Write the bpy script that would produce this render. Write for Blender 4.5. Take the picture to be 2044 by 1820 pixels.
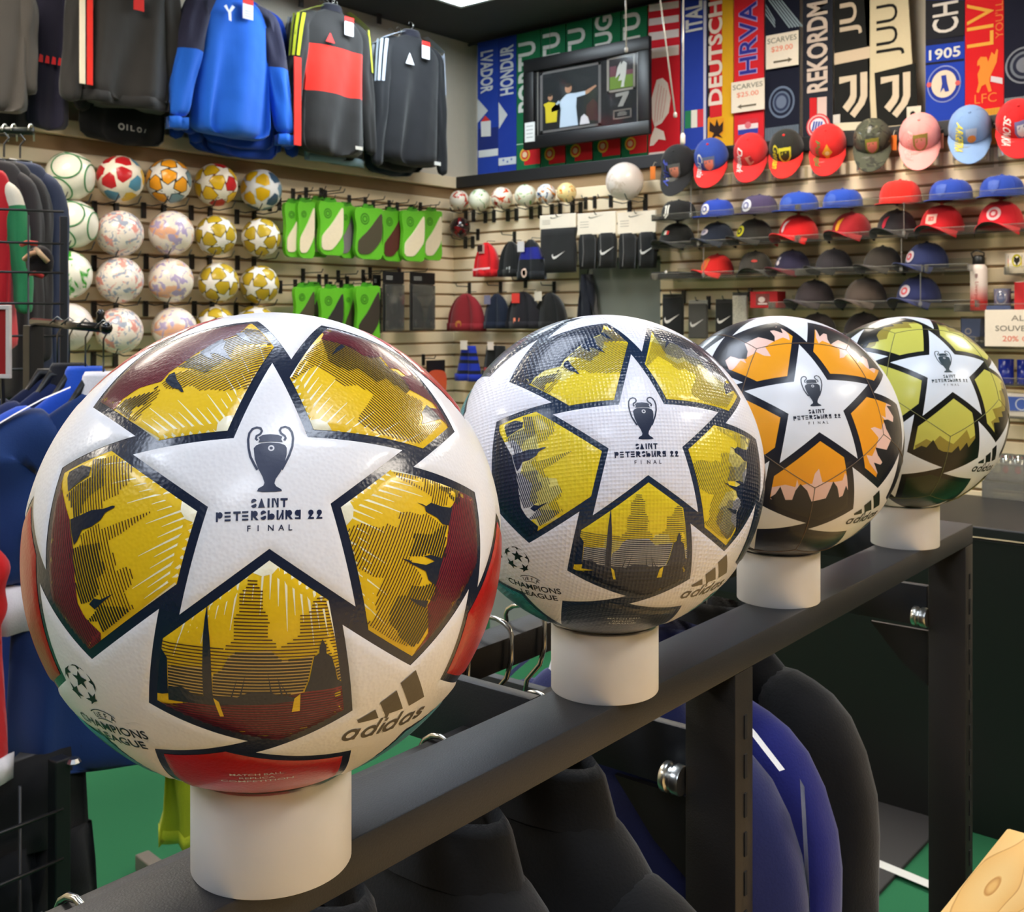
import bpy, bmesh, math, random
from mathutils import Vector, Matrix
from mathutils.geometry import delaunay_2d_cdt, tessellate_polygon
for _o in list(bpy.data.objects): bpy.data.objects.remove(_o)
SC = bpy.context.scene
COL = SC.collection
RND = random.Random(7)
PI = math.pi
# ---------------------------------------------------------------- camera (1.5 m above the floor, level, turned 40 degrees to the left of +Y)
FPX, PX, PY, EYE, YAW = 2150.0, 1022.0, 638.0, 1.5, math.radians(40)
CR, SR = math.cos(YAW), math.sin(YAW)
cam_d = bpy.data.cameras.new('camera')
cam = bpy.data.objects.new('camera', cam_d); COL.objects.link(cam)
cam.location = (0, 0, EYE); cam.rotation_euler = (PI/2, 0, YAW)
cam_d.sensor_width = 36; cam_d.lens = FPX/2044*36
cam_d.shift_x = 0; cam_d.shift_y = -(910-PY)/2044
cam_d.clip_start = .02; cam_d.clip_end = 60
cam_d.dof.use_dof = True; cam_d.dof.focus_distance = .52; cam_d.dof.aperture_fstop = 38
SC.camera = cam
# ---------------------------------------------------------------- world, exposure
wd = bpy.data.worlds.new('world'); SC.world = wd; wd.use_nodes = True
bg = wd.node_tree.nodes['Background']
bg.inputs[0].default_value = (1, .95, .88, 1); bg.inputs[1].default_value = .30
SC.view_settings.view_transform = 'Standard'; SC.view_settings.look = 'None'
SC.view_settings.exposure = 0.32; SC.view_settings.gamma = 1; SC.view_settings.use_curve_mapping = False
SC.cycles.use_denoising = True
SC.cycles.max_bounces = 8; SC.cycles.transparent_max_bounces = 16
LIGHT_POWER = 17.0            # emission of the ceiling light diffusers
CEIL = 3.30
LX, RY, RY2 = -4.69, 5.013, 5.27   # left slatwall face, right slatwall face, recessed wall above it
# ---------------------------------------------------------------- photo calibration: pixel -> ray -> point on a real plane
def ray(px, py):
    a = (px-PX)/FPX
    return Vector((a*CR-SR, a*SR+CR, -(py-PY)/FPX))
EYEV = Vector((0, 0, EYE))
def onX(px, py, X): d = ray(px, py); return EYEV + d*(X/d.x)
def onY(px, py, Y): d = ray(px, py); return EYEV + d*(Y/d.y)
def onZ(px, py, Z): d = ray(px, py); return EYEV + d*((Z-EYE)/d.z)
def onD(px, py, D): return EYEV + ray(px, py)*D
def depthY(px, Y): return Y/ray(px, 638).y
def depthX(px, X): return X/ray(px, 638).x
# ---------------------------------------------------------------- materials
def lin(c):
    if isinstance(c, str): c = [int(c[i:i+2], 16) for i in (0, 2, 4)]
    return tuple((v/255/12.92 if v/255 <= .04045 else ((v/255+.055)/1.055)**2.4) for v in c)+(1,)
MATS = {}
def M(col, kind='plain', rough=.6, metal=0.0, bump=0.0, scale=200.0, coat=0.0, var=.06, spec=.5, emit=0):
    key = (str(col), kind, rough, metal, bump, scale, coat, var, spec, emit)
    if key in MATS: return MATS[key]
    m = bpy.data.materials.new('%s_%s' % (kind, len(MATS))); m.use_nodes = True
    nt = m.node_tree; N = nt.nodes; L = nt.links; p = N['Principled BSDF']
    c = lin(col)
    tc = N.new('ShaderNodeTexCoord')
    no = N.new('ShaderNodeTexNoise'); no.inputs['Scale'].default_value = scale; no.inputs['Detail'].default_value = 3
    L.new(tc.outputs['Object'], no.inputs['Vector'])
    mx = N.new('ShaderNodeMix'); mx.data_type = 'RGBA'
    mx.inputs[6].default_value = tuple(v*(1-var) for v in c[:3])+(1,); mx.inputs[7].default_value = tuple(min(1, v*(1+var)) for v in c[:3])+(1,)
    L.new(no.outputs['Fac'], mx.inputs[0]); L.new(mx.outputs[2], p.inputs['Base Color'])
    p.inputs['Roughness'].default_value = rough; p.inputs['Metallic'].default_value = metal
    p.inputs['Specular IOR Level'].default_value = spec
    if coat: p.inputs['Coat Weight'].default_value = coat; p.inputs['Coat Roughness'].default_value = .12
    src = no.outputs['Fac']
    if kind == 'cloth':
        p.inputs['Sheen Weight'].default_value = .15
        fold = N.new('ShaderNodeTexNoise'); fold.inputs['Scale'].default_value = 9; fold.inputs['Detail'].default_value = 1
        L.new(tc.outputs['Object'], fold.inputs['Vector'])
        b0 = N.new('ShaderNodeBump'); b0.inputs['Strength'].default_value = .35; b0.inputs['Distance'].default_value = .02
        L.new(fold.outputs['Fac'], b0.inputs['Height']); L.new(b0.outputs['Normal'], p.inputs['Normal'])
    if kind in ('leather', 'dimple', 'hexdot'):
        vo = N.new('ShaderNodeTexVoronoi'); vo.inputs['Scale'].default_value = scale
        vo.inputs['Randomness'].default_value = 1.0 if kind == 'leather' else .12
        if kind == 'leather': vo.feature = 'SMOOTH_F1'; vo.inputs['Smoothness'].default_value = .6
        L.new(tc.outputs['Object'], vo.inputs['Vector']); src = vo.outputs['Distance']
    if bump:
        b = N.new('ShaderNodeBump'); b.inputs['Strength'].default_value = bump; b.inputs['Distance'].default_value = .6/scale
        L.new(src, b.inputs['Height'])
        if kind == 'cloth': L.new(b0.outputs['Normal'], b.inputs['Normal'])
        L.new(b.outputs['Normal'], p.inputs['Normal'])
    if emit:
        p.inputs['Emission Color'].default_value = c; p.inputs['Emission Strength'].default_value = emit
    MATS[key] = m
    return m
def cloth(c, rough=.85, var=.12): return M(c, 'cloth', rough, bump=.25, scale=420, var=var, spec=.25)
def plastic(c, rough=.35): return M(c, 'plastic', rough, scale=60, bump=.03)
def paper(c): return M(c, 'paper', .7, scale=90, var=.04, spec=.3)
def ink(c): return M(c, 'ink', .6, scale=120, var=.05, spec=.3)
def metal(c, rough=.3): return M(c, 'metal', rough, metal=1.0, scale=300, bump=.02)
def paint(c, rough=.4): return M(c, 'paint', rough, scale=250, bump=.06)
def clear_mat(name, tint, gloss=.12, haze=0.0):
    if name in MATS: return MATS[name]
    m = bpy.data.materials.new(name); m.use_nodes = True; nt = m.node_tree; N = nt.nodes; L = nt.links
    N.remove(N['Principled BSDF']); out = N['Material Output']
    tr = N.new('ShaderNodeBsdfTransparent'); tr.inputs[0].default_value = lin(tint)
    gl = N.new('ShaderNodeBsdfGlossy'); gl.inputs['Roughness'].default_value = .08
    fr = N.new('ShaderNodeLayerWeight'); fr.inputs['Blend'].default_value = gloss*2
    mx = N.new('ShaderNodeMixShader'); L.new(fr.outputs['Fresnel'], mx.inputs[0]); L.new(tr.outputs[0], mx.inputs[1]); L.new(gl.outputs[0], mx.inputs[2])
    last = mx
    if haze:
        df = N.new('ShaderNodeBsdfDiffuse'); df.inputs[0].default_value = lin((225, 222, 215))
        m2 = N.new('ShaderNodeMixShader'); m2.inputs[0].default_value = haze
        L.new(mx.outputs[0], m2.inputs[1]); L.new(df.outputs[0], m2.inputs[2]); last = m2
    L.new(last.outputs[0], out.inputs[0])
    MATS[name] = m; return m
ACRYLIC = clear_mat('acrylic_sheet', (244, 244, 240), .05, .02)
ACRYLIC_EDGE = clear_mat('acrylic_edge', (226, 226, 220), .12, .16)
CLEARBAG = clear_mat('clear_bag', (200, 200, 200), .3, .06)
# ---------------------------------------------------------------- mesh building
class MB:
    def __init__(s): s.v = []; s.f = []; s.m = []
    def add(s, v, f, T=None, mi=0):
        n = len(s.v)
        s.v += [tuple(T @ Vector(p)) for p in v] if T is not None else [tuple(p) for p in v]
        s.f += [tuple(i+n for i in q) for q in f]; s.m += [mi]*len(f); return s
    def box(s, c, d, T=None, mi=0, ch=0.0):
        x, y, z = (d[0]/2, d[1]/2, d[2]/2); cx, cy, cz = c
        if ch > 0:
            b = bmesh.new(); bmesh.ops.create_cube(b, size=1)
            for q in b.verts: q.co = Vector((q.co.x*d[0]+cx, q.co.y*d[1]+cy, q.co.z*d[2]+cz))
            bmesh.ops.bevel(b, geom=b.edges[:], offset=ch, segments=2, affect='EDGES', profile=.5)
            b.verts.index_update()
            s.add([q.co[:] for q in b.verts], [[q.index for q in f.verts] for f in b.faces], T, mi); b.free(); return s
        v = [(cx+i*x, cy+j*y, cz+k*z) for k in (-1, 1) for j in (-1, 1) for i in (-1, 1)]
        return s.add(v, [(0, 2, 3, 1), (4, 5, 7, 6), (0, 1, 5, 4), (2, 6, 7, 3), (0, 4, 6, 2), (1, 3, 7, 5)], T, mi)
    def loft(s, rings, T=None, mi=0, cap=True, closed=True, mfun=None):
        n = len(rings[0]); v = [p for r in rings for p in r]; f = []; ms = []
        for i in range(len(rings)-1):
            for j in range(n if closed else n-1):
                k = (j+1) % n
                f.append((i*n+j, i*n+k, (i+1)*n+k, (i+1)*n+j)); ms.append(mfun(i, j) if mfun else mi)
        if cap and closed:
            f.append(tuple(reversed(range(n)))); ms.append(mfun(0, 0) if mfun else mi)
            f.append(tuple(range((len(rings)-1)*n, len(rings)*n))); ms.append(mfun(len(rings)-2, 0) if mfun else mi)
        s.add(v, f, T, mi); s.m[-len(ms):] = ms; return s
    def lathe(s, prof, n=24, T=None, mi=0, cap=True):
        return s.loft([[(r*math.cos(2*PI*k/n), r*math.sin(2*PI*k/n), z) for k in range(n)] for r, z in prof], T, mi, cap)
    def tube(s, pts, r, n=8, T=None, mi=0):
        pts = [Vector(p) for p in pts]; rings = []
        rr = r if isinstance(r, (list, tuple)) else [r]*len(pts)
        a = None
        for i, p in enumerate(pts):
            t = (pts[min(i+1, len(pts)-1)]-pts[max(i-1, 0)]).normalized()
            if a is None:
                a = t.cross(Vector((0, 0, 1)))
                if a.length < .1: a = t.cross(Vector((1, 0, 0)))
            a = (a-t*a.dot(t)).normalized(); b = t.cross(a)
            rings.append([tuple(p+(a*math.cos(2*PI*k/n)+b*math.sin(2*PI*k/n))*rr[i]) for k in range(n)])
        return s.loft(rings, T, mi)
    def prism(s, poly, y0, y1, T=None, mi=0):
        """2-D outline in x,z extruded along y (y0 front)"""
        n = len(poly); ar = sum(poly[i][0]*poly[(i+1) % n][1]-poly[(i+1) % n][0]*poly[i][1] for i in range(n))
        if ar < 0: poly = poly[::-1]
        v = [(x, y0, z) for x, z in poly]+[(x, y1, z) for x, z in poly]
        f = [tuple(range(n)), tuple(range(2*n-1, n-1, -1))]+[(i, n+i, n+(i+1) % n, (i+1) % n) for i in range(n)]
        return s.add(v, f, T, mi)
    def ellipsoid(s, c, r, nu=16, nv=10, T=None, mi=0, v0=-PI/2, v1=PI/2):
        rings = []
        for i in range(nv+1):
            a = v0+(v1-v0)*i/nv; rings.append([(c[0]+r[0]*math.cos(a)*math.cos(2*PI*k/nu), c[1]+r[1]*math.cos(a)*math.sin(2*PI*k/nu), c[2]+r[2]*math.sin(a)) for k in range(nu)])
        return s.loft(rings, T, mi)
    def mesh(s, name, mats, smooth=False, sharp=None):
        me = bpy.data.meshes.new(name); me.from_pydata(s.v, [], s.f)
        mats = mats if isinstance(mats, (list, tuple)) else [mats]
        for m in mats: me.materials.append(m)
        if any(s.m): me.polygons.foreach_set('material_index', s.m)
        if smooth:
            me.polygons.foreach_set('use_smooth', [True]*len(s.f))
            if sharp: me.set_sharp_from_angle(angle=math.radians(sharp))
        me.update(); return me
def obj(name, mesh, mats=None, parent=None, loc=(0, 0, 0), rot=(0, 0, 0), smooth=False, sharp=None, label=None, kind=None):
    if isinstance(mesh, MB): mesh = mesh.mesh(name, mats, smooth, sharp)
    o = bpy.data.objects.new(name, mesh); COL.objects.link(o)
    o.location = loc; o.rotation_euler = rot
    if parent: o.parent = parent
    if label: o['label'] = label
    if kind: o['kind'] = kind
    return o
def tag(o, label, cat, group=None):
    o['label'] = label; o['category'] = cat
    if group: o['group'] = group
    return o
def thing(name, label, cat, loc=(0, 0, 0), rotz=0, group=None):
    o = bpy.data.objects.new(name, None); COL.objects.link(o); o.empty_display_size = .05
    o.location = loc; o.rotation_euler = (0, 0, rotz)
    return tag(o, label, cat, group)
def struct(o): o['kind'] = 'structure'; return o
# ---------------------------------------------------------------- flat print: text and polygons as thin meshes lying on a surface
TXT = {}
def text2d(s, bold=.0):
    """text outline as triangles, scaled to the unit box x 0..1, y 0..1 (cap height); returns verts, faces, aspect"""
    k = (s, bold)
    if k in TXT: return TXT[k]
    cu = bpy.data.curves.new('t', 'FONT'); cu.body = s; cu.offset = bold; cu.resolution_u = 3
    ob = bpy.data.objects.new('t', cu); COL.objects.link(ob)
    dg = bpy.context.evaluated_depsgraph_get(); me = bpy.data.meshes.new_from_object(ob.evaluated_get(dg))
    v = [(p.co.x, p.co.y) for p in me.vertices]; f = [tuple(p.vertices) for p in me.polygons]
    bpy.data.objects.remove(ob); bpy.data.curves.remove(cu); bpy.data.meshes.remove(me)
    x0 = min(p[0] for p in v); x1 = max(p[0] for p in v); y0 = min(p[1] for p in v); y1 = max(p[1] for p in v)
    TXT[k] = ([((x-x0)/(x1-x0), (y-y0)/(y1-y0)) for x, y in v], f, (x1-x0)/(y1-y0))
    return TXT[k]
def tri2d(poly):
    t = tessellate_polygon([[Vector((x, y, 0)) for x, y in poly]])
    out = []
    for a, b, c in t:
        A, B, Cc = poly[a], poly[b], poly[c]
        out.append((a, b, c) if (B[0]-A[0])*(Cc[1]-A[1])-(B[1]-A[1])*(Cc[0]-A[0]) > 0 else (a, c, b))
    return list(poly), out
def circ(cx, cy, rx, ry=None, n=24, a0=0, a1=2*PI):
    ry = rx if ry is None else ry
    full = abs(a1-a0-2*PI) < 1e-6
    return [(cx+rx*math.cos(a0+(a1-a0)*i/(n if full else n-1)), cy+ry*math.sin(a0+(a1-a0)*i/(n if full else n-1))) for i in range(n)]
def stroke2d(pts, w, closed=False):
    """quads along a polyline"""
    P = [Vector(p) for p in pts]; n = len(P); v = []; f = []
    for i, p in enumerate(P):
        a = P[(i-1) % n] if (i > 0 or closed) else p; b = P[(i+1) % n] if (i < n-1 or closed) else p
        t = (b-a).normalized(); q = Vector((-t.y, t.x))*(w/2)
        v += [tuple(p+q), tuple(p-q)]
    for i in range(n if closed else n-1):
        j = (i+1) % n; f.append((2*i, 2*i+1, 2*j+1, 2*j))
    return v, f
def star2d(cx, cy, r, rot=0, k=.4):
    return [(cx+(r if i % 2 == 0 else r*k)*math.sin(rot+i*PI/5), cy+(r if i % 2 == 0 else r*k)*math.cos(rot+i*PI/5)) for i in range(10)]
def shield2d(cx, cy, w, h):
    return [(cx-w/2, cy+h/2), (cx, cy+h*.56), (cx+w/2, cy+h/2), (cx+w*.47, cy-h*.05), (cx+w*.3, cy-h*.32), (cx, cy-h/2), (cx-w*.3, cy-h*.32), (cx-w*.47, cy-h*.05)]
def printing(name, shapes, fn, mat, parent, label=None):
    """shapes: list of (verts2d, faces) or polygons; fn maps 2-D to local 3-D"""
    mb = MB()
    for sh in shapes:
        v, f = sh if isinstance(sh, tuple) else tri2d(sh)
        mb.add([fn(x, y) for x, y in v], f)
    return obj(name, mb, mat, parent, label=label)
def txt_at(s, x, y, w, h, bold=0.0, rot=0):
    """text fitted in the box of width w (None: natural) and height h whose lower left corner is x,y; rot in quarter turns ccw"""
    v, f, a = text2d(s, bold)
    if w is None: w = a*h
    o = []
    for p, q in v:
        p, q = p*w, q*h
        if rot == 1: p, q = -q, p
        elif rot == -1: p, q = q, -p
        elif rot == 2: p, q = -p, -q
        o.append((x+p, y+q))
    return o, f
# ================================================================ the room
SLAT0, SLATP = 1.506, .0763
WALLC = (206, 194, 172)
wallm = M((216, 206, 188), 'wall_paint', .8, scale=30, bump=.02, var=.03)
slatm = M((238, 218, 184), 'slat_laminate', .5, scale=40, bump=.02, var=.03)
groovem = M((150, 122, 88), 'slat_groove', .8, scale=40)
blackm = paint((22, 22, 24), .5)
floorm = M((40, 98, 66), 'turf_carpet', .95, bump=.5, scale=300, var=.18, spec=.1)
fl = obj('floor', MB().box((-1.0, .5, -.03), (8.4, 11, .06)), floorm); struct(fl)
ce = obj('ceiling', MB().box((-1.0, .5, CEIL+.03), (8.4, 11, .06)), M((62, 61, 60), 'ceiling_paint', .85, scale=25, var=.05)); struct(ce)
# left wall: painted wall with slatwall boards from the floor to the black rail
wl = obj('wall_left', MB().box((LX-.09, .3, CEIL/2), (.1, 10, CEIL)), wallm); struct(wl)
obj('backing', MB().box((LX-.025, .3, 1.166), (.03, 10, 2.332)), groovem, wl)
wr = obj('wall_right', MB().box((-1.0, RY2+.05, CEIL/2), (8.4, .1, CEIL)), wallm); struct(wr)
obj('backing', MB().box((-.75, RY+.03, 1.166), (7.9, .04, 2.332)), groovem, wr)
NICHE = (onY(1156, 600, RY).x, onY(1318, 600, RY).x)
def slat_mesh(L, axis):
    h, t, c = SLATP-.0125, .012, .003
    sec = [(0, -h/2), (0, h/2), (t-c, h/2), (t, h/2-c), (t, -h/2+c), (t-c, -h/2)]
    if axis == 'L': return MB().loft([[(-.012+a, y, b) for a, b in sec] for y in (L[1], L[0])])
    return MB().loft([[(x, .012-a, b) for a, b in sec] for x in L])
lm = slat_mesh((-4.7, RY), 'L').mesh('slat', slatm)
r1 = slat_mesh((LX, NICHE[0]), 'R').mesh('slat', slatm); r2 = slat_mesh((NICHE[1], 3.2), 'R').mesh('slat', slatm); r3 = slat_mesh((LX, 3.2), 'R').mesh('slat', slatm)
for k in range(-19, 11):
    z = SLAT0+SLATP*(k+.5)
    if z+.04 > 2.335: continue
    obj('slat', lm, None, wl, (LX, 0, z))
    if 1.30 < z < 1.84:
        obj('slat', r1, None, wr, (0, RY, z)); obj('slat', r2, None, wr, (0, RY, z))
    else: obj('slat', r3, None, wr, (0, RY, z))
# grey recessed panel in the right slatwall
obj('recess_panel', MB().box(((NICHE[0]+NICHE[1])/2, RY+.006, 1.57), (NICHE[1]-NICHE[0], .012, .56)), M((112, 116, 108), 'grey_panel', .6, scale=20), wr, label='plain grey panel let into the slatted wall')
# black rails on top of the slatwalls and the ledge
t1 = obj('trim_1', MB().box((LX+.012, .3, 2.368), (.03, 10, .072), ch=.004), slatm); struct(t1)
t2 = obj('trim_2', MB().box((-.73, (RY-.012+RY2)/2, 2.368), (7.86, RY2-RY+.012, .072), ch=.004), blackm); struct(t2)
# wall opposite and behind the viewer
stockm = M((136, 127, 116), 'wall_stock', .8, scale=8, var=.25)
wb = obj('wall_back', MB().box((-1.0, -5.05, CEIL/2), (8.4, .1, CEIL)), stockm); struct(wb)
wx = obj('wall_front', MB().box((3.25, .3, CEIL/2), (.1, 11, CEIL)), stockm); struct(wx)
# ceiling lights
def ceiling_light(x0, y0, lab, lx=.6, ly=1.2, col=(255, 244, 226), k=1.0):
    t = thing('ceiling_light', lab, 'ceiling light', (x0+lx/2, y0+ly/2, CEIL-.02), 0, 'recessed ceiling panels')
    f = MB()
    for c, d in (((0, ly/2-.012, 0), (lx, .024, .04)), ((0, -ly/2+.012, 0), (lx, .024, .04)), ((lx/2-.012, 0, 0), (.024, ly-.048, .04)), ((-lx/2+.012, 0, 0), (.024, ly-.048, .04))): f.box(c, d)
    obj('frame', f, paint((215, 218, 220)), t)
    obj('diffuser', MB().box((0, 0, .004), (lx-.048, ly-.048, .016)), M(col, 'light_diffuser', .5, emit=LIGHT_POWER*k), t)
pc = onZ(920, 13, CEIL-.03)
ceiling_light(pc.x, pc.y-1.2, 'lit ceiling panel whose corner shows above the framed picture', col=(232, 246, 255))
for x, y, s in ((-1.9, 3.75, 'before the cap shelves'), (.3, 3.6, 'above the black counter'), (-3.6, 1.2, 'above the jerseys at far left'), (-1.5, .75, 'above the football rail'), (.55, .1, 'straight above the viewer'), (-3.5, -1.4, 'in the rear left corner behind the viewer'), (-1.2, -1.8, 'behind the viewer, rear middle'), (1.2, -1.9, 'behind the viewer, rear right'), (2.1, 1.8, 'near the right hand side wall')):
    ceiling_light(x-.3, y-.6, 'lit ceiling panel '+s, col=(228, 238, 255) if abs(x) < 1.6 and -2 < y < 1.5 else (255, 244, 228), k=.72 if -2 < y < 1.5 and abs(x) < 1.6 else 1.55)
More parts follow.
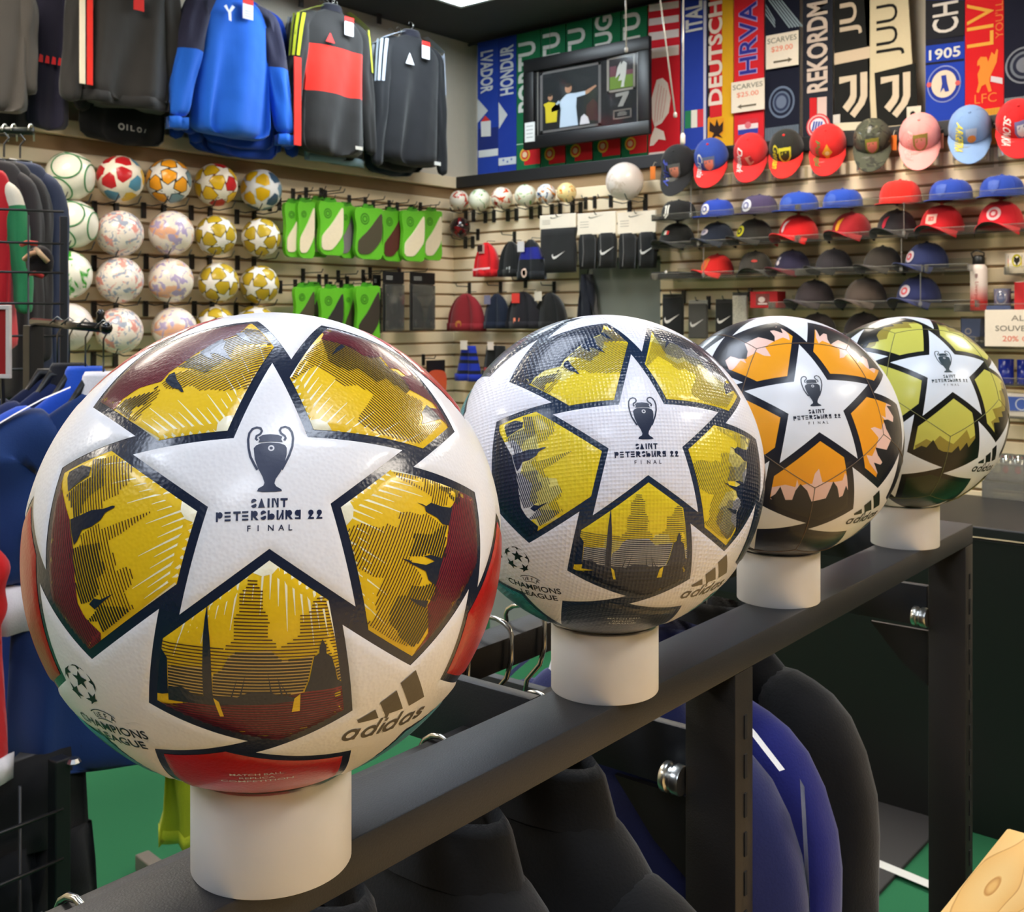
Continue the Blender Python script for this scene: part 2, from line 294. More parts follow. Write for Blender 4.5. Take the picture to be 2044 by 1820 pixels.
ART1 = {
 0: {'m': [[(30.9,-11.6),(29.0,-17.6),(18.6,-22.6),(8.0,-28.7),(-2.4,-28.4),(-14.7,-25.0),(-31.0,-20.5),(-30.9,-14.8),(-23.0,-11.4),(-18.8,-15.1),(-12.9,-11.7),(-6.4,-14.8),(-6.1,-20.5),(-0.5,-14.5),(6.0,-18.7),(7.6,-12.5),(10.4,-10.7),(16.7,-10.8),(21.0,-9.5),(29.0,-5.9)]],
  'h2': [[(29.0,-5.9),(22.2,-9.5),(17.3,-11.9),(10.4,-10.7),(6.3,-17.9),(0.6,-14.0),(-6.3,-16.6),(-12.8,-13.3),(-13.1,-7.2),(-3.0,-5.6),(-1.9,0.6),(7.5,0.6),(9.3,5.8),(17.5,7.3)]],
  'h1': [[(28.3,1.6),(28.3,-4.8),(17.5,7.3),(9.3,5.8),(7.5,0.6),(-1.9,0.6),(-3.0,-5.6),(-13.1,-7.2),(-20.0,-12.7),(-23.8,-4.2),(-26.1,1.9),(-30.0,-6.7),(-32.5,-15.3),(-31.9,8.7),(-23.8,16.8),(-17.1,22.2),(-8.7,25.4),(-6.9,22.0),(-6.1,15.2),(-4.8,8.4),(2.2,9.3),(5.6,14.6),(12.9,13.6),(20.2,13.6),(22.3,26.5),(23.9,26.0)]],
  'n': [[(-23.1,-5.5),(-22.2,-12.9),(-26.5,-14.5),(-30.9,-14.8),(-27.6,-3.4),(-26.5,0.0),(-25.0,-3.7)],[(20.7,-4.4),(21.0,-9.5),(18.9,-9.0),(19.0,-3.5),(19.1,2.6)]]},
 1: {'m': [[(32.0,-11.3),(34.9,-17.9),(25.2,-22.7),(11.8,-28.2),(-4.0,-21.8),(-21.1,-16.5),(-25.0,-16.4),(-19.4,-15.1),(-16.1,-11.0),(-11.0,-12.2),(-7.2,-10.1),(1.3,-8.7),(8.1,-9.0),(14.8,-7.6),(23.6,-7.5)]],
  'h2': [[(27.6,2.0),(32.7,-10.3),(29.1,-12.6),(25.1,-10.6),(26.1,-4.5),(27.4,-3.4),(26.3,1.0)],[(5.0,7.9),(7.7,0.3),(13.3,-4.2),(14.5,-6.9),(7.7,-8.0),(3.7,-10.7),(1.6,-9.3),(0.9,-1.4),(-1.2,1.1),(-3.5,6.6)],[(-12.3,0.4),(-10.9,-4.4),(-9.0,-6.9),(-7.4,-9.7),(-10.3,-15.5),(-13.5,-14.0),(-14.1,-9.5),(-16.8,-10.6),(-19.0,-16.5),(-29.9,-17.2),(-33.0,-14.9),(-31.6,-5.8),(-29.8,-3.0),(-28.6,2.1),(-25.1,4.1),(-17.8,3.8),(-16.2,0.1)]],
  'h1': [[(23.5,24.8),(30.4,2.5),(27.4,-3.4),(22.2,-4.6),(19.8,-0.6),(19.1,4.3),(21.6,4.9),(21.9,7.8),(22.0,20.1)],[(-6.2,35.7),(-2.7,33.3),(-0.4,30.3),(1.0,22.1),(3.5,20.8),(3.7,15.5),(9.4,17.2),(11.5,13.0),(12.6,6.9),(14.3,5.5),(13.3,-4.2),(7.7,0.3),(5.0,7.9),(-3.5,6.6),(-5.8,2.8),(-7.7,-2.4),(-10.8,-3.5),(-12.3,0.4),(-16.2,0.1),(-17.8,3.8),(-25.1,4.1),(-28.6,2.1),(-30.1,-2.5),(-33.5,-13.6),(-33.8,-3.1),(-32.7,10.5),(-27.4,9.4),(-24.7,11.7),(-19.8,13.4),(-14.7,13.3),(-16.2,17.3),(-15.8,26.3),(-9.2,33.1)]],
  'n': [[(16.2,10.8),(16.7,8.3),(16.8,6.3),(19.1,4.3),(20.1,-1.3),(21.9,-6.3),(23.6,-7.5),(14.8,-7.6),(13.8,-4.0),(14.9,-0.6),(14.7,5.7),(16.3,6.8)],[(-5.6,9.4),(-4.7,6.0),(-5.0,4.5),(-3.3,-2.1),(-0.4,-5.7),(-0.9,0.5),(0.9,-2.8),(2.0,-9.1),(-5.6,-10.3),(-8.0,-10.6),(-7.7,-6.1),(-5.4,-3.2),(-5.6,3.5),(-5.5,6.9)],[(-17.0,-0.5),(-15.6,-6.7),(-14.3,-10.4),(-17.2,-10.9),(-17.5,-5.8)]]},
 2: {'h1': [[(-34.8,8.1),(-19.2,8.4),(-13.0,8.6),(-11.0,7.3),(-10.8,9.8),(-8.2,10.4),(-8.9,20.0),(-7.1,20.8),(-7.7,28.1),(-5.1,31.0),(-5.3,33.9),(-1.8,34.1),(-1.6,31.2),(0.5,29.4),(1.0,21.9),(2.7,21.3),(2.9,18.7),(3.9,18.2),(3.0,17.1),(3.3,11.9),(6.0,11.1),(6.6,8.0),(13.2,12.2),(14.3,13.8),(14.0,20.3),(17.9,21.9),(18.6,25.6),(22.7,28.8),(27.0,13.0),(31.6,-3.2),(30.5,-1.1),(28.7,-0.4),(24.8,5.5),(22.7,10.4),(20.3,5.0),(19.2,4.3),(8.7,3.6),(4.7,7.4),(-7.2,6.7),(-9.7,4.5),(-11.7,-0.3),(-13.1,-2.2),(-18.3,-0.1),(-31.5,-1.4),(-31.9,1.7),(-34.8,5.1)]],
  'h2': [[(-7.2,6.7),(4.7,7.4),(8.7,3.6),(19.5,4.7),(18.2,-5.4),(16.6,-9.9),(-14.4,-11.9),(-14.8,-2.8),(-11.7,-0.3),(-9.7,4.5)],[(-31.5,-1.4),(-18.3,-0.1),(-17.9,-11.9),(-31.0,-12.6)],[(28.2,-0.3),(30.5,-1.1),(31.6,-3.2),(31.5,-7.0),(30.1,-6.2)]],
  'n': [[(-34.8,4.7),(-31.9,1.7),(-31.2,-13.2),(-38.1,-15.6),(-36.2,1.7)],[(-18.9,24.2),(-19.1,12.7),(-18.5,-0.6),(-17.7,-12.9),(-14.3,-12.4),(-15.8,4.8),(-16.6,10.9)],[(22.6,11.2),(22.1,9.6),(21.6,7.9),(21.7,5.8),(19.9,4.6),(19.4,0.8),(18.8,-4.5),(17.4,-9.5),(31.8,-9.5),(31.5,-7.5),(29.6,-6.1),(28.0,-0.3),(26.6,3.9),(24.4,5.5),(24.2,8.5),(23.3,9.9)],[(-31.2,-10.2),(-26.2,-9.1),(-23.7,-10.1),(-21.6,-11.8),(-17.5,-11.9),(-9.7,-10.9),(-5.9,-11.1),(-1.5,-8.6),(4.5,-8.6),(8.1,-10.1),(15.6,-11.7),(15.7,-13.2),(-31.1,-16.2)],[(-6.1,-2.5),(-8.2,-11.3),(-7.6,-11.2)],[(-3.4,-1.1),(-5.2,-10.8),(-4.6,-10.8)],[(3.9,-0.5),(5.5,-9.6),(6.1,-9.6)],[(7.3,-2.4),(9.2,-10.7),(10.0,-10.7)],[(7.0,-2.3),(11.4,-10.8),(12.0,-10.9)]],
  'm': [[(-36.2,-16.1),(-31.1,-16.0),(-12.8,-12.5),(-1.4,-10.7),(8.1,-10.9),(16.6,-9.9),(32.1,-8.3),(33.5,-16.1),(24.4,-25.2),(8.5,-29.8),(-4.8,-25.8),(-20.9,-21.8),(-33.5,-19.1)]],
  'y': [[(-14.2,-12.1),(-12.2,-13.6),(-10.3,-20.1),(-11.7,-20.3),(-13.6,-14.3)],[(16.0,-10.1),(16.4,-18.0),(13.5,-18.2),(14.0,-12.0)]]},
 3: {'m': [[(-35.6,-17.5),(-34.5,-14.2),(-25.2,-14.2),(-13.8,-12.9),(-4.8,-12.6),(4.9,-14.4),(16.3,-17.4),(22.1,-16.4),(30.1,-11.8),(31.6,-16.8),(31.0,-22.3),(20.7,-28.1),(9.4,-32.1),(-4.0,-28.0),(-18.3,-24.3),(-28.1,-20.7)]],
  'h2': [[(-34.3,-1.0),(-31.7,6.2),(-20.2,6.1),(-18.6,-1.8),(-16.4,-5.6),(-13.1,-6.5),(-13.2,-10.3),(-19.9,-11.9),(-24.3,-14.5),(-26.0,-8.0),(-26.3,-0.6)],[(-2.3,-9.0),(-0.2,0.4),(5.4,-0.5),(8.5,0.9),(10.5,-0.6),(11.2,-4.8),(14.5,-5.0),(16.6,-5.3),(17.7,-11.3),(17.4,-15.2),(13.0,-16.4),(7.4,-14.7),(3.1,-14.8),(-1.5,-15.5),(-2.8,-14.1)],[(20.1,-6.9),(22.0,-3.7),(24.1,2.1),(26.6,5.2),(28.7,-3.0),(30.3,-11.2),(25.7,-10.5),(24.0,-16.1),(22.3,-11.1)]],
  'h1': [[(-31.7,6.2),(-31.5,10.6),(-26.7,14.9),(-23.0,19.3),(-19.6,16.7),(-16.4,16.4),(-16.6,13.1),(-14.3,11.9),(-14.1,5.1),(-11.7,4.3),(-12.9,-5.9),(-16.4,-5.6),(-18.6,-1.8),(-20.2,6.1)],[(-6.6,-3.2),(-6.9,1.9),(-4.5,2.5),(-4.3,6.7),(-3.7,25.2),(-0.0,10.3),(0.5,4.6),(3.1,4.9),(7.5,5.3),(11.6,4.9),(11.4,8.6),(14.0,11.5),(18.3,9.2),(19.8,5.0),(26.7,6.8),(26.6,5.2),(24.1,2.1),(22.0,-3.7),(20.1,-6.9),(18.3,-5.5),(14.5,-5.0),(11.2,-4.8),(10.5,-0.6),(8.5,0.9),(5.4,-0.5),(-0.2,0.4),(-2.3,-9.0),(-5.9,-8.2)]],
  'n': [[(-13.6,-12.3),(-13.1,-6.5),(-12.9,-1.2),(-11.3,4.7),(-11.1,8.4),(-10.6,9.6),(-10.1,9.3),(-9.7,5.0),(-7.9,2.6),(-7.0,-2.0),(-7.5,-6.7),(-4.7,-9.7),(-3.7,-11.9),(-8.2,-12.3)],[(-34.3,-13.8),(-33.9,-6.1),(-30.4,-0.7),(-27.3,-1.8),(-26.5,-8.0),(-25.4,-13.5),(-32.0,-14.6)],[(18.5,-11.7),(17.3,-8.6),(18.7,-5.7),(18.6,0.9),(19.8,-5.0),(21.1,-9.9),(19.6,-11.0)]]},
 4: {'m': [[(31.5,-15.4),(21.2,-22.5),(1.3,-24.0),(-12.6,-23.3),(-27.3,-15.3),(-29.4,-11.5),(-24.9,-7.9),(-18.4,-7.4),(-9.5,-6.3),(-0.2,-3.8),(5.8,-2.8),(10.3,-0.3),(18.3,-5.9),(25.6,-7.4),(30.2,-6.1)]],
  'h2': [[(30.2,-6.1),(25.5,-5.9),(15.7,1.6),(10.6,0.5),(15.7,2.8),(20.0,5.7),(24.4,2.9),(28.4,5.9)],[(2.3,-3.2),(-7.2,-4.7),(-18.4,-7.4),(-20.5,-7.0),(-24.4,-6.7),(-30.9,-12.2),(-35.1,-7.7),(-34.2,3.6),(-34.3,7.4),(-21.2,0.8),(-15.2,6.8),(-4.1,9.6),(-2.3,4.7)]],
  'h1': [[(10.6,0.5),(4.7,-0.0),(-0.4,2.6),(-2.3,4.7),(-4.1,9.6),(-15.2,6.8),(-21.2,0.8),(-33.9,9.5),(-19.5,23.4),(-14.0,27.6),(-5.6,23.0),(-1.9,19.0),(1.5,16.8),(2.5,12.0),(8.3,8.7),(10.7,4.9)],[(28.4,5.9),(20.0,5.7),(16.0,2.3),(11.5,2.7),(15.7,7.0),(27.0,9.8)]],
  'n': [[(8.8,0.5),(6.5,-1.2),(4.3,-0.8),(5.5,4.7),(5.6,8.8),(6.3,12.9),(7.1,12.1),(7.2,10.0),(8.6,6.8),(9.1,2.5)],[(-8.0,-5.2),(-18.8,-8.5),(-19.1,-5.1),(-16.2,-0.8),(-15.6,5.9),(-15.4,10.1),(-12.7,1.0),(-10.7,-0.9),(-10.0,3.4),(-8.8,1.0),(-8.0,-3.8)],[(-25.0,-9.6),(-28.2,-8.7),(-27.5,-1.5),(-27.2,2.4),(-25.2,-3.1)]]},
}
ART3 = {'p':[[(-33.1,-13.2),(-32.8,-2.3),(-22.5,1.3),(-14.7,-0.1),(-14.0,6.2),(-12.2,0.8),(-6.2,3.2),(-2.4,3.3),(-1.2,11.4),(1.7,15.4),(5.2,4.7),(14.7,4.4),(21.8,5.3),(23.6,11.4),(28.1,4.7),(32.1,-9.2),(29.4,-11.9),(10.0,-11.2),(-0.1,-14.1),(-19.4,-14.8)]], 'd':[[(-42.6,-22.5),(-33.3,-11.6),(-29.5,-7.8),(-26.2,-0.6),(-21.1,-11.9),(-16.0,-11.2),(-14.4,-2.9),(-11.2,2.9),(-5.6,-2.4),(-1.1,-11.8),(9.7,-9.0),(13.9,5.1),(18.1,-0.1),(21.0,-9.2),(23.8,-8.0),(25.5,0.7),(31.2,-9.1),(42.0,-12.8),(43.4,-25.6),(26.4,-30.6),(8.4,-37.0),(-0.5,-34.6),(-19.0,-29.6),(-37.9,-24.8)]]}
ART4 = {'p':[[(-33.2,-12.9),(-22.7,-4.3),(-15.8,-7.1),(-10.3,0.1),(-3.2,-4.4),(4.0,-7.5),(10.0,-0.6),(16.5,6.9),(21.6,-2.3),(29.4,2.7),(36.2,-15.8),(-30.6,-19.9)]], 'd':[[(-36.6,-27.2),(-35.9,-19.0),(-26.6,-11.9),(-21.5,-13.0),(-16.1,-4.5),(-9.9,-13.5),(-4.6,-15.8),(4.0,-16.3),(9.6,-9.1),(12.5,-14.4),(18.3,-5.7),(21.4,-11.0),(27.8,-1.6),(37.5,-12.1),(46.4,-21.1),(40.3,-31.8),(5.9,-43.4),(-17.5,-36.2)]]}
TROPHY_BODY = [(-5.97,13.54),(-5.12,14.64),(-3.37,15.45),(-0.08,15.66),(3.22,15.34),(5.01,14.62),(5.72,13.48),(5.64,10.81),(5.02,8.06),(3.54,4.31),(1.84,1.71),(1.48,0.16),(2.11,-0.88),(3.85,-1.93),(4.1,-2.57),(2.13,-2.8),(-2.53,-2.81),(-4.49,-2.5),(-4.02,-1.49),(-2.31,-0.52),(-1.96,0.5),(-2.61,2.59),(-4.4,6.08),(-5.48,9.35)]
TROPHY_NECK = [(-4.32,17.82),(-2.94,18.81),(-0.13,19.05),(2.69,18.73),(4.11,17.99),(3.73,16.95),(4.24,15.78),(-0.09,16.09),(-4.39,15.77),(-3.91,16.92)]
TROPHY_HANDLES = [[(-4.67,16.65),(-5.32,17.27),(-5.1,18.44),(-3.72,19.29),(-3.23,20.49),(-3.78,21.74),(-5.08,22.1),(-6.62,21.55),(-7.71,19.77),(-8.04,17.1),(-7.74,13.62),(-7.0,10.24),(-5.68,7.46),(-4.51,5.28)],
 [(4.75,16.51),(5.32,17.4),(5.01,18.29),(3.59,19.49),(3.2,20.71),(3.72,21.79),(5.15,22.28),(6.58,21.68),(7.61,19.86),(7.98,17.45),(7.69,14.23),(6.53,10.54),(5.27,7.79),(3.91,5.11)]]
BARS = [[(-18.52,11.26),(-12.03,15.34),(-8.77,10.23),(-17.3,9.58)],
 [(-11.08,18.53),(-4.81,22.86),(2.33,11.37),(-4.25,11.19),(-4.17,8.97),(-5.84,9.16),(-5.69,10.39)],
 [(-3.91,26.14),(2.4,30.54),(13.05,12.99),(5.29,11.64)]]
# ================================================================ star-panel footballs
DEL = math.radians(3.9)
def sdir(rho, az):
    rho, az = math.radians(rho), math.radians(az)
    return Vector((math.sin(rho)*math.sin(az), -math.cos(rho), math.sin(rho)*math.cos(az)))
STARS = [sdir(0, 0)]+[sdir(63.435, 3.9+72*k) for k in range(5)]+[sdir(116.565, 39.9+72*k) for k in range(5)]+[sdir(180, 0)]
FACES = [(i, j, k) for i in range(12) for j in range(i) for k in range(j) if min(STARS[i].dot(STARS[j]), STARS[j].dot(STARS[k]), STARS[i].dot(STARS[k])) > .4]
def frame(c, up):
    c = c.normalized(); u = (up-c*up.dot(c)).normalized(); return (c, u.cross(c), u)
def gno(p, fr): w = p.dot(fr[0]); return (p.dot(fr[1])/w, p.dot(fr[2])/w)
def ung(x, y, fr): return (fr[0]+fr[1]*x+fr[2]*y).normalized()
def star_tips(i, rt, rn):
    n = STARS[i]; nb = [s for s in STARS if .4 < s.dot(n) < .9]
    t0 = (nb[0]-n*nb[0].dot(n)).normalized(); b0 = n.cross(t0)
    nb.sort(key=lambda s: math.atan2(s.dot(b0), s.dot(t0)))
    out = []
    for s in nb:
        t = (s-n*s.dot(n)).normalized()
        for a, r in ((DEL, rt), (DEL+PI/5, rn)):
            d = t*math.cos(a)+n.cross(t)*math.sin(a)
            out.append(n*math.cos(r)+d*math.sin(r))
    return out            # tip, notch, tip, notch ...
def line_off(p, q, b, inside):
    """line through p,q shifted by b towards the point inside; returns (normal, d)"""
    n = Vector((-(q[1]-p[1]), q[0]-p[0])).normalized(); d = n.dot(Vector(p))
    if n.dot(Vector(inside))-d < 0: n = -n; d = -d
    return n, d+b
def isect(a, b):
    (n1, d1), (n2, d2) = a, b; det = n1.x*n2.y-n1.y*n2.x
    return ((d1*n2.y-n1.y*d2)/det, (n1.x*d2-d1*n2.x)/det)
def panel_poly(f, rt, rn, b):
    c = (STARS[f[0]]+STARS[f[1]]+STARS[f[2]]).normalized()
    up = STARS[0] if c.dot(STARS[0]) > -.75 else Vector((0, 0, 1))
    fr = frame(c, up); items = []
    for i in f:
        t = star_tips(i, rt, rn); j = max(range(1, 10, 2), key=lambda q: t[q].dot(c))
        N = gno(t[j], fr); A = gno(t[j-1], fr); B = gno(t[(j+1) % 10], fr)
        phi = math.atan2(N[1], N[0])
        def da(P): return (math.atan2(P[1], P[0])-phi+PI) % (2*PI)-PI
        if da(A) > da(B): A, B = B, A
        items.append((phi, line_off(N, A, b, (0, 0)), line_off(N, B, b, (0, 0))))
    items.sort(key=lambda t: t[0]); poly = []
    for k in range(3):
        poly.append(isect(items[k][1], items[k][2])); poly.append(isect(items[k][2], items[(k+1) % 3][1]))
    return fr, poly
def inpoly(p, poly):
    x, y = p; c = False; n = len(poly)
    for i in range(n):
        (x1, y1), (x2, y2) = poly[i], poly[(i+1) % n]
        if (y1 > y) != (y2 > y) and x < (x2-x1)*(y-y1)/(y2-y1)+x1: c = not c
    return c
def edist(p, poly):
    b = 9.; x, y = p; n = len(poly)
    for i in range(n):
        (x1, y1), (x2, y2) = poly[i], poly[(i+1) % n]
        dx, dy = x2-x1, y2-y1; l = dx*dx+dy*dy
        t = max(0, min(1, ((x-x1)*dx+(y-y1)*dy)/l)) if l else 0
        d = (x-x1-t*dx)**2+(y-y1-t*dy)**2
        if d < b: b = d
    return math.sqrt(b)
def clip(poly, conv):
    """Sutherland-Hodgman against a convex ccw polygon"""
    out = list(poly); n = len(conv)
    for i in range(n):
        (ax, ay), (bx, by) = conv[i], conv[(i+1) % n]; inp = out; out = []
        def s(p): return (bx-ax)*(p[1]-ay)-(by-ay)*(p[0]-ax)
        for j in range(len(inp)):
            p, q = inp[j-1], inp[j]; sp, sq = s(p), s(q)
            if (sp < 0) != (sq < 0):
                t = sp/(sp-sq); out.append((p[0]+t*(q[0]-p[0]), p[1]+t*(q[1]-p[1])))
            if sq >= 0: out.append(q)
        if not out: return []
    return out
def cdt_fill(poly, step):
    b = []; n = len(poly)
    for i in range(n):
        (x1, y1), (x2, y2) = poly[i], poly[(i+1) % n]
        k = max(1, int(math.hypot(x2-x1, y2-y1)/step+.5))
        b += [(x1+(x2-x1)*q/k, y1+(y2-y1)*q/k) for q in range(k)]
    x0 = min(p[0] for p in b); x1 = max(p[0] for p in b); y0 = min(p[1] for p in b); y1 = max(p[1] for p in b)
    g = []; r = 0; y = y0
    while y < y1:
        x = x0+(step/2 if r % 2 else 0)
        while x < x1:
            if inpoly((x, y), poly) and edist((x, y), poly) > step*.45: g.append((x, y))
            x += step
        y += step*.87; r += 1
    res = delaunay_2d_cdt([Vector(p) for p in b+g], [], [list(range(len(b)))], 1, 1e-7)
    V = [tuple(v) for v in res[0]]; F = []
    for f in res[2]:
        cx = sum(V[i][0] for i in f)/len(f); cy = sum(V[i][1] for i in f)/len(f)
        if inpoly((cx, cy), poly): F.append(tuple(f))
    return V, F
def hatch(polys, sp, th, conv, step=.03, grow=None):
    """horizontal stripes covering the polygons; thickness th (fraction of the spacing)"""
    V = []; F = []; conv_y = [p[1] for p in conv]; y0, y1 = min(conv_y), max(conv_y)
    k = int(y0/sp)-1
    while k*sp < y1:
        y = k*sp; k += 1; w = sp*(th if grow is None else th+(grow-th)*(y1-y)/(y1-y0))/2
        for poly in polys:
            xs = []; n = len(poly)
            for i in range(n):
                (xa, ya), (xb, yb) = poly[i], poly[(i+1) % n]
                if (ya > y) != (yb > y): xs.append(xa+(xb-xa)*(y-ya)/(yb-ya))
            xs.sort()
            for a, b in zip(xs[::2], xs[1::2]):
                if b-a < .004: continue
                m = max(1, int((b-a)/step)); base = len(V)
                for q in range(m+1): x = a+(b-a)*q/m; V += [(x, y-w), (x, y+w)]
                F += [(base+2*q, base+2*q+2, base+2*q+3, base+2*q+1) for q in range(m)]
    return V, F
BALL_CACHE = {}
def ball_meshes(style, R, step, key):
    if key in BALL_CACHE: return BALL_CACHE[key]
    rt, rn = math.radians(style.get('rt', 30.9)), math.radians(style.get('rn', 12.85))
    ph, pw = style['puff'], style['pw']
    nu, nv = (96, 48) if step < .05 else (28, 16)
    core = MB().ellipsoid((0, 0, 0), (R*(1-ph-.0006),)*3, nu, nv).mesh('seam_layer', style['core'], True)
    stars = []; panels = []
    for i in range(12):
        fr = frame(STARS[i], Vector((0, 0, 1)) if abs(STARS[i].z) < .95 else Vector((1, 0, 0)))
        poly = [gno(p, fr) for p in star_tips(i, rt, rn)]
        V, F = cdt_fill(poly, step)
        mb = MB(); mb.add([ung(x, y, fr)*(R*(1-ph+ph*min(1, edist((x, y), poly)/pw)**.5)) for x, y in V], F)
        stars.append(mb.mesh('star_panel', style['star'], True))
    for f in FACES:
        fr, poly = panel_poly(f, rt, rn, style['band']); V, F = cdt_fill(poly, step)
        mb = MB(); mb.add([ung(x, y, fr)*(R*(1-ph+ph*min(1, edist((x, y), poly)/pw)**.5)) for x, y in V], F)
        ring = fr[0].dot(STARS[0]); cls = 0 if ring > .7 else 1 if ring > 0 else 2 if ring > -.7 else 3
        panels.append((mb.mesh('colour_panel', style['panels'][cls], True), fr, poly, cls, (math.degrees(math.atan2(fr[0].x, fr[0].z)) % 360)))
    BALL_CACHE[key] = (core, stars, panels); return BALL_CACHE[key]
def cam_to_world(v): return Vector((CR*v[0]-SR*v[2], SR*v[0]+CR*v[2], -v[1]))
def star_ball(name, label, loc, rot, style, R=.11, step=.14, key=None, group=None, art=None):
    core, stars, panels = ball_meshes(style, R, step, key or style['name'])
    t = thing(name, label, 'ball', loc, 0, group)
    t.rotation_euler = rot.to_euler() if not isinstance(rot, tuple) else rot
    obj('seam_layer', core, None, t)
    for m in stars: obj('star_panel', m, None, t)
    for m, fr, poly, cls, az in panels:
        p = obj('colour_panel', m, None, t)
        if art and cls == 0: art(p, fr, poly, round((az-39.9)/72) % 5, R, style)
        elif art and style.get('mid_art') and cls == 1: style['mid_art'](p, fr, poly, round((az-39.9)/72) % 5, R, style)
    return t
def leather(c, rough=.32, b=.12, sc=620, coat=.25): return M(c, 'leather', rough, bump=b, scale=sc, coat=coat, var=.03)
def dimple(c, rough=.3): return M(c, 'dimple', rough, bump=.35, scale=430, coat=.3, var=.03)
def glossy(c, rough=.28): return M(c, 'glossy_skin', rough, scale=70, bump=.04, coat=.1, var=.03, spec=.32)
NAVY1 = leather((20, 30, 52), .26, .1)
ST1 = dict(name='ball_one', core=NAVY1, star=leather((236, 234, 236)), puff=.0058, pw=.022, band=.0375,
           panels=[leather((232, 190, 22)), leather((172, 14, 18)), leather((70, 140, 160)), leather((172, 14, 18))],
           c=dict(h1=(74, 40, 20), h2=(30, 20, 24), h2bg=(222, 184, 104), n=(10, 26, 48), m=(128, 26, 46), ml=(62, 10, 34), y=(232, 190, 22), ray=(243, 236, 205)), sk=leather)
ST2 = dict(name='ball_two', core=dimple((18, 40, 68)), star=dimple((232, 232, 242)), puff=.0050, pw=.02, band=.0375,
           panels=[dimple((232, 206, 40)), dimple((36, 48, 66)), dimple((40, 130, 140)), dimple((36, 48, 66))],
           c=dict(h1=(96, 92, 60), h2=(52, 62, 84), h2bg=(206, 206, 206), n=(14, 36, 66), m=(16, 38, 70), ml=(10, 24, 46), y=(232, 206, 40), ray=(232, 206, 40)), sk=dimple)
ST3 = dict(name='ball_three', core=glossy((30, 32, 44)), star=glossy((232, 234, 240)), puff=.0012, pw=.01, band=.062,
           panels=[glossy((244, 164, 40)), glossy((38, 38, 42)), glossy((110, 170, 180)), glossy((38, 38, 42))])
ST4 = dict(name='ball_four', core=glossy((16, 18, 18)), star=glossy((226, 234, 244)), puff=.0012, pw=.01, band=.06,
           panels=[glossy((202, 200, 92)), glossy((26, 44, 26)), glossy((190, 186, 80)), glossy((26, 34, 30))])
def surf(fr, poly, R, style, off):
    ph, pw = style['puff'], style['pw']
    return lambda x, y: ung(x, y, fr)*(R*(1-ph+ph*min(1, edist((x, y), poly)/pw)**.5)+off)
def art_skyline(p, fr, poly, k, R, style):
    """the printed city skyline: hatched clouds, solid towers, the dark red ground and the pale rays"""
    c = style['c']; sk = style['sk']; A = ART1[k]
    if sum(poly[i-1][0]*poly[i][1]-poly[i][0]*poly[i-1][1] for i in range(6)) < 0: poly = poly[::-1]
    def grow(x, y):      # the print runs on under the panel's edge
        if y < -.13 and edist((x, y), poly) < (.1 if inpoly((x, y), poly) else 1): k = math.hypot(x, y); return (x*(1+.13/k), y*(1+.13/k))
        return (x, y)
    def S(n): return [q for q in (clip([grow(x/100, y/100) if n == 'm' else (x/100, y/100) for x, y in L], poly) for L in A.get(n, [])) if len(q) > 2]
    def put(name, shapes, col, off):
        mb = MB(); fn = surf(fr, poly, R, style, off)
        for V, F in shapes: mb.add([fn(x, y) for x, y in V], F)
        if mb.f: obj(name, mb, sk(col), p, smooth=True)
    up = max(q[1] for q in poly)
    if style['name'] == 'ball_one':      # pale glow and rays at the star notch
        rays = []
        apex = (0.0, up)
        gl = clip([(-.09, up+.02), (.09, up+.02), (.035, up-.05), (0, up-.062), (-.035, up-.05)], poly)
        if len(gl) > 2: rays.append(cdt_fill(gl, .02))
        for i in range(19):
            x = (i-9)*.027; ang = x*1.1; ytop = up+.01-abs(x)*.72; L = .165+.05*math.cos(i*2.1)
            q = clip([(x-.0058, ytop+.01), (x+.0058, ytop+.01), (x+math.tan(ang)*L*.9+.0007, ytop-L), (x+math.tan(ang)*L*.9-.0007, ytop-L)], poly)
            if len(q) > 2: rays.append(cdt_fill(q, .05))
        put('ray_print', rays, c['ray'], .00006)
    else:
        pal = clip([(-.3, -.02), (-.2, .0), (-.2, .06), (-.1, .05), (-.05, -.02), (.05, .03), (.08, .1), (.16, .1), (.2, .0), (.3, .02), (.3, -.12), (.1, -.14), (-.1, -.1), (-.3, -.14)], poly)
        put('pale_print', [cdt_fill(pal, .03)], (226, 214, 122), .00006)
        pal = clip([(-.22, -.09), (-.12, -.04), (-.02, -.1), (.06, -.05), (.14, -.1), (.24, -.06), (.26, -.2), (-.24, -.2)], poly)
        put('white_print', [cdt_fill(pal, .03)], (214, 214, 216), .0001)
    if k == 2: put('cream_print', [cdt_fill(q, .03) for q in S('h2')], c['h2bg'], .0001)
    low = clip([(-.6, -.19), (-.6, -.6), (.6, -.6), (.6, -.19)], poly)
    put('ground_print', [cdt_fill(q, .03) for q in S('m')]+([cdt_fill(low, .03)] if len(low) > 2 else []), c['m'], .00012)
    put('thin_hatching', [hatch(S('h1'), .0127, .36, poly)], c['h1'], .00016)
    put('thick_hatching', [hatch(S('h2'), .0127, .62, poly)], c['h2'], .0002)
    put('ground_hatching', [hatch(S('m'), .0118, .25, poly, grow=.55)], c['ml'], .0002)
    for q in S('n'): put('tower_print', [cdt_fill(q, .03)], c['n'], .00026)
    for q in S('y'): put('light_print', [cdt_fill(q, .03)], c['y'], .0003)
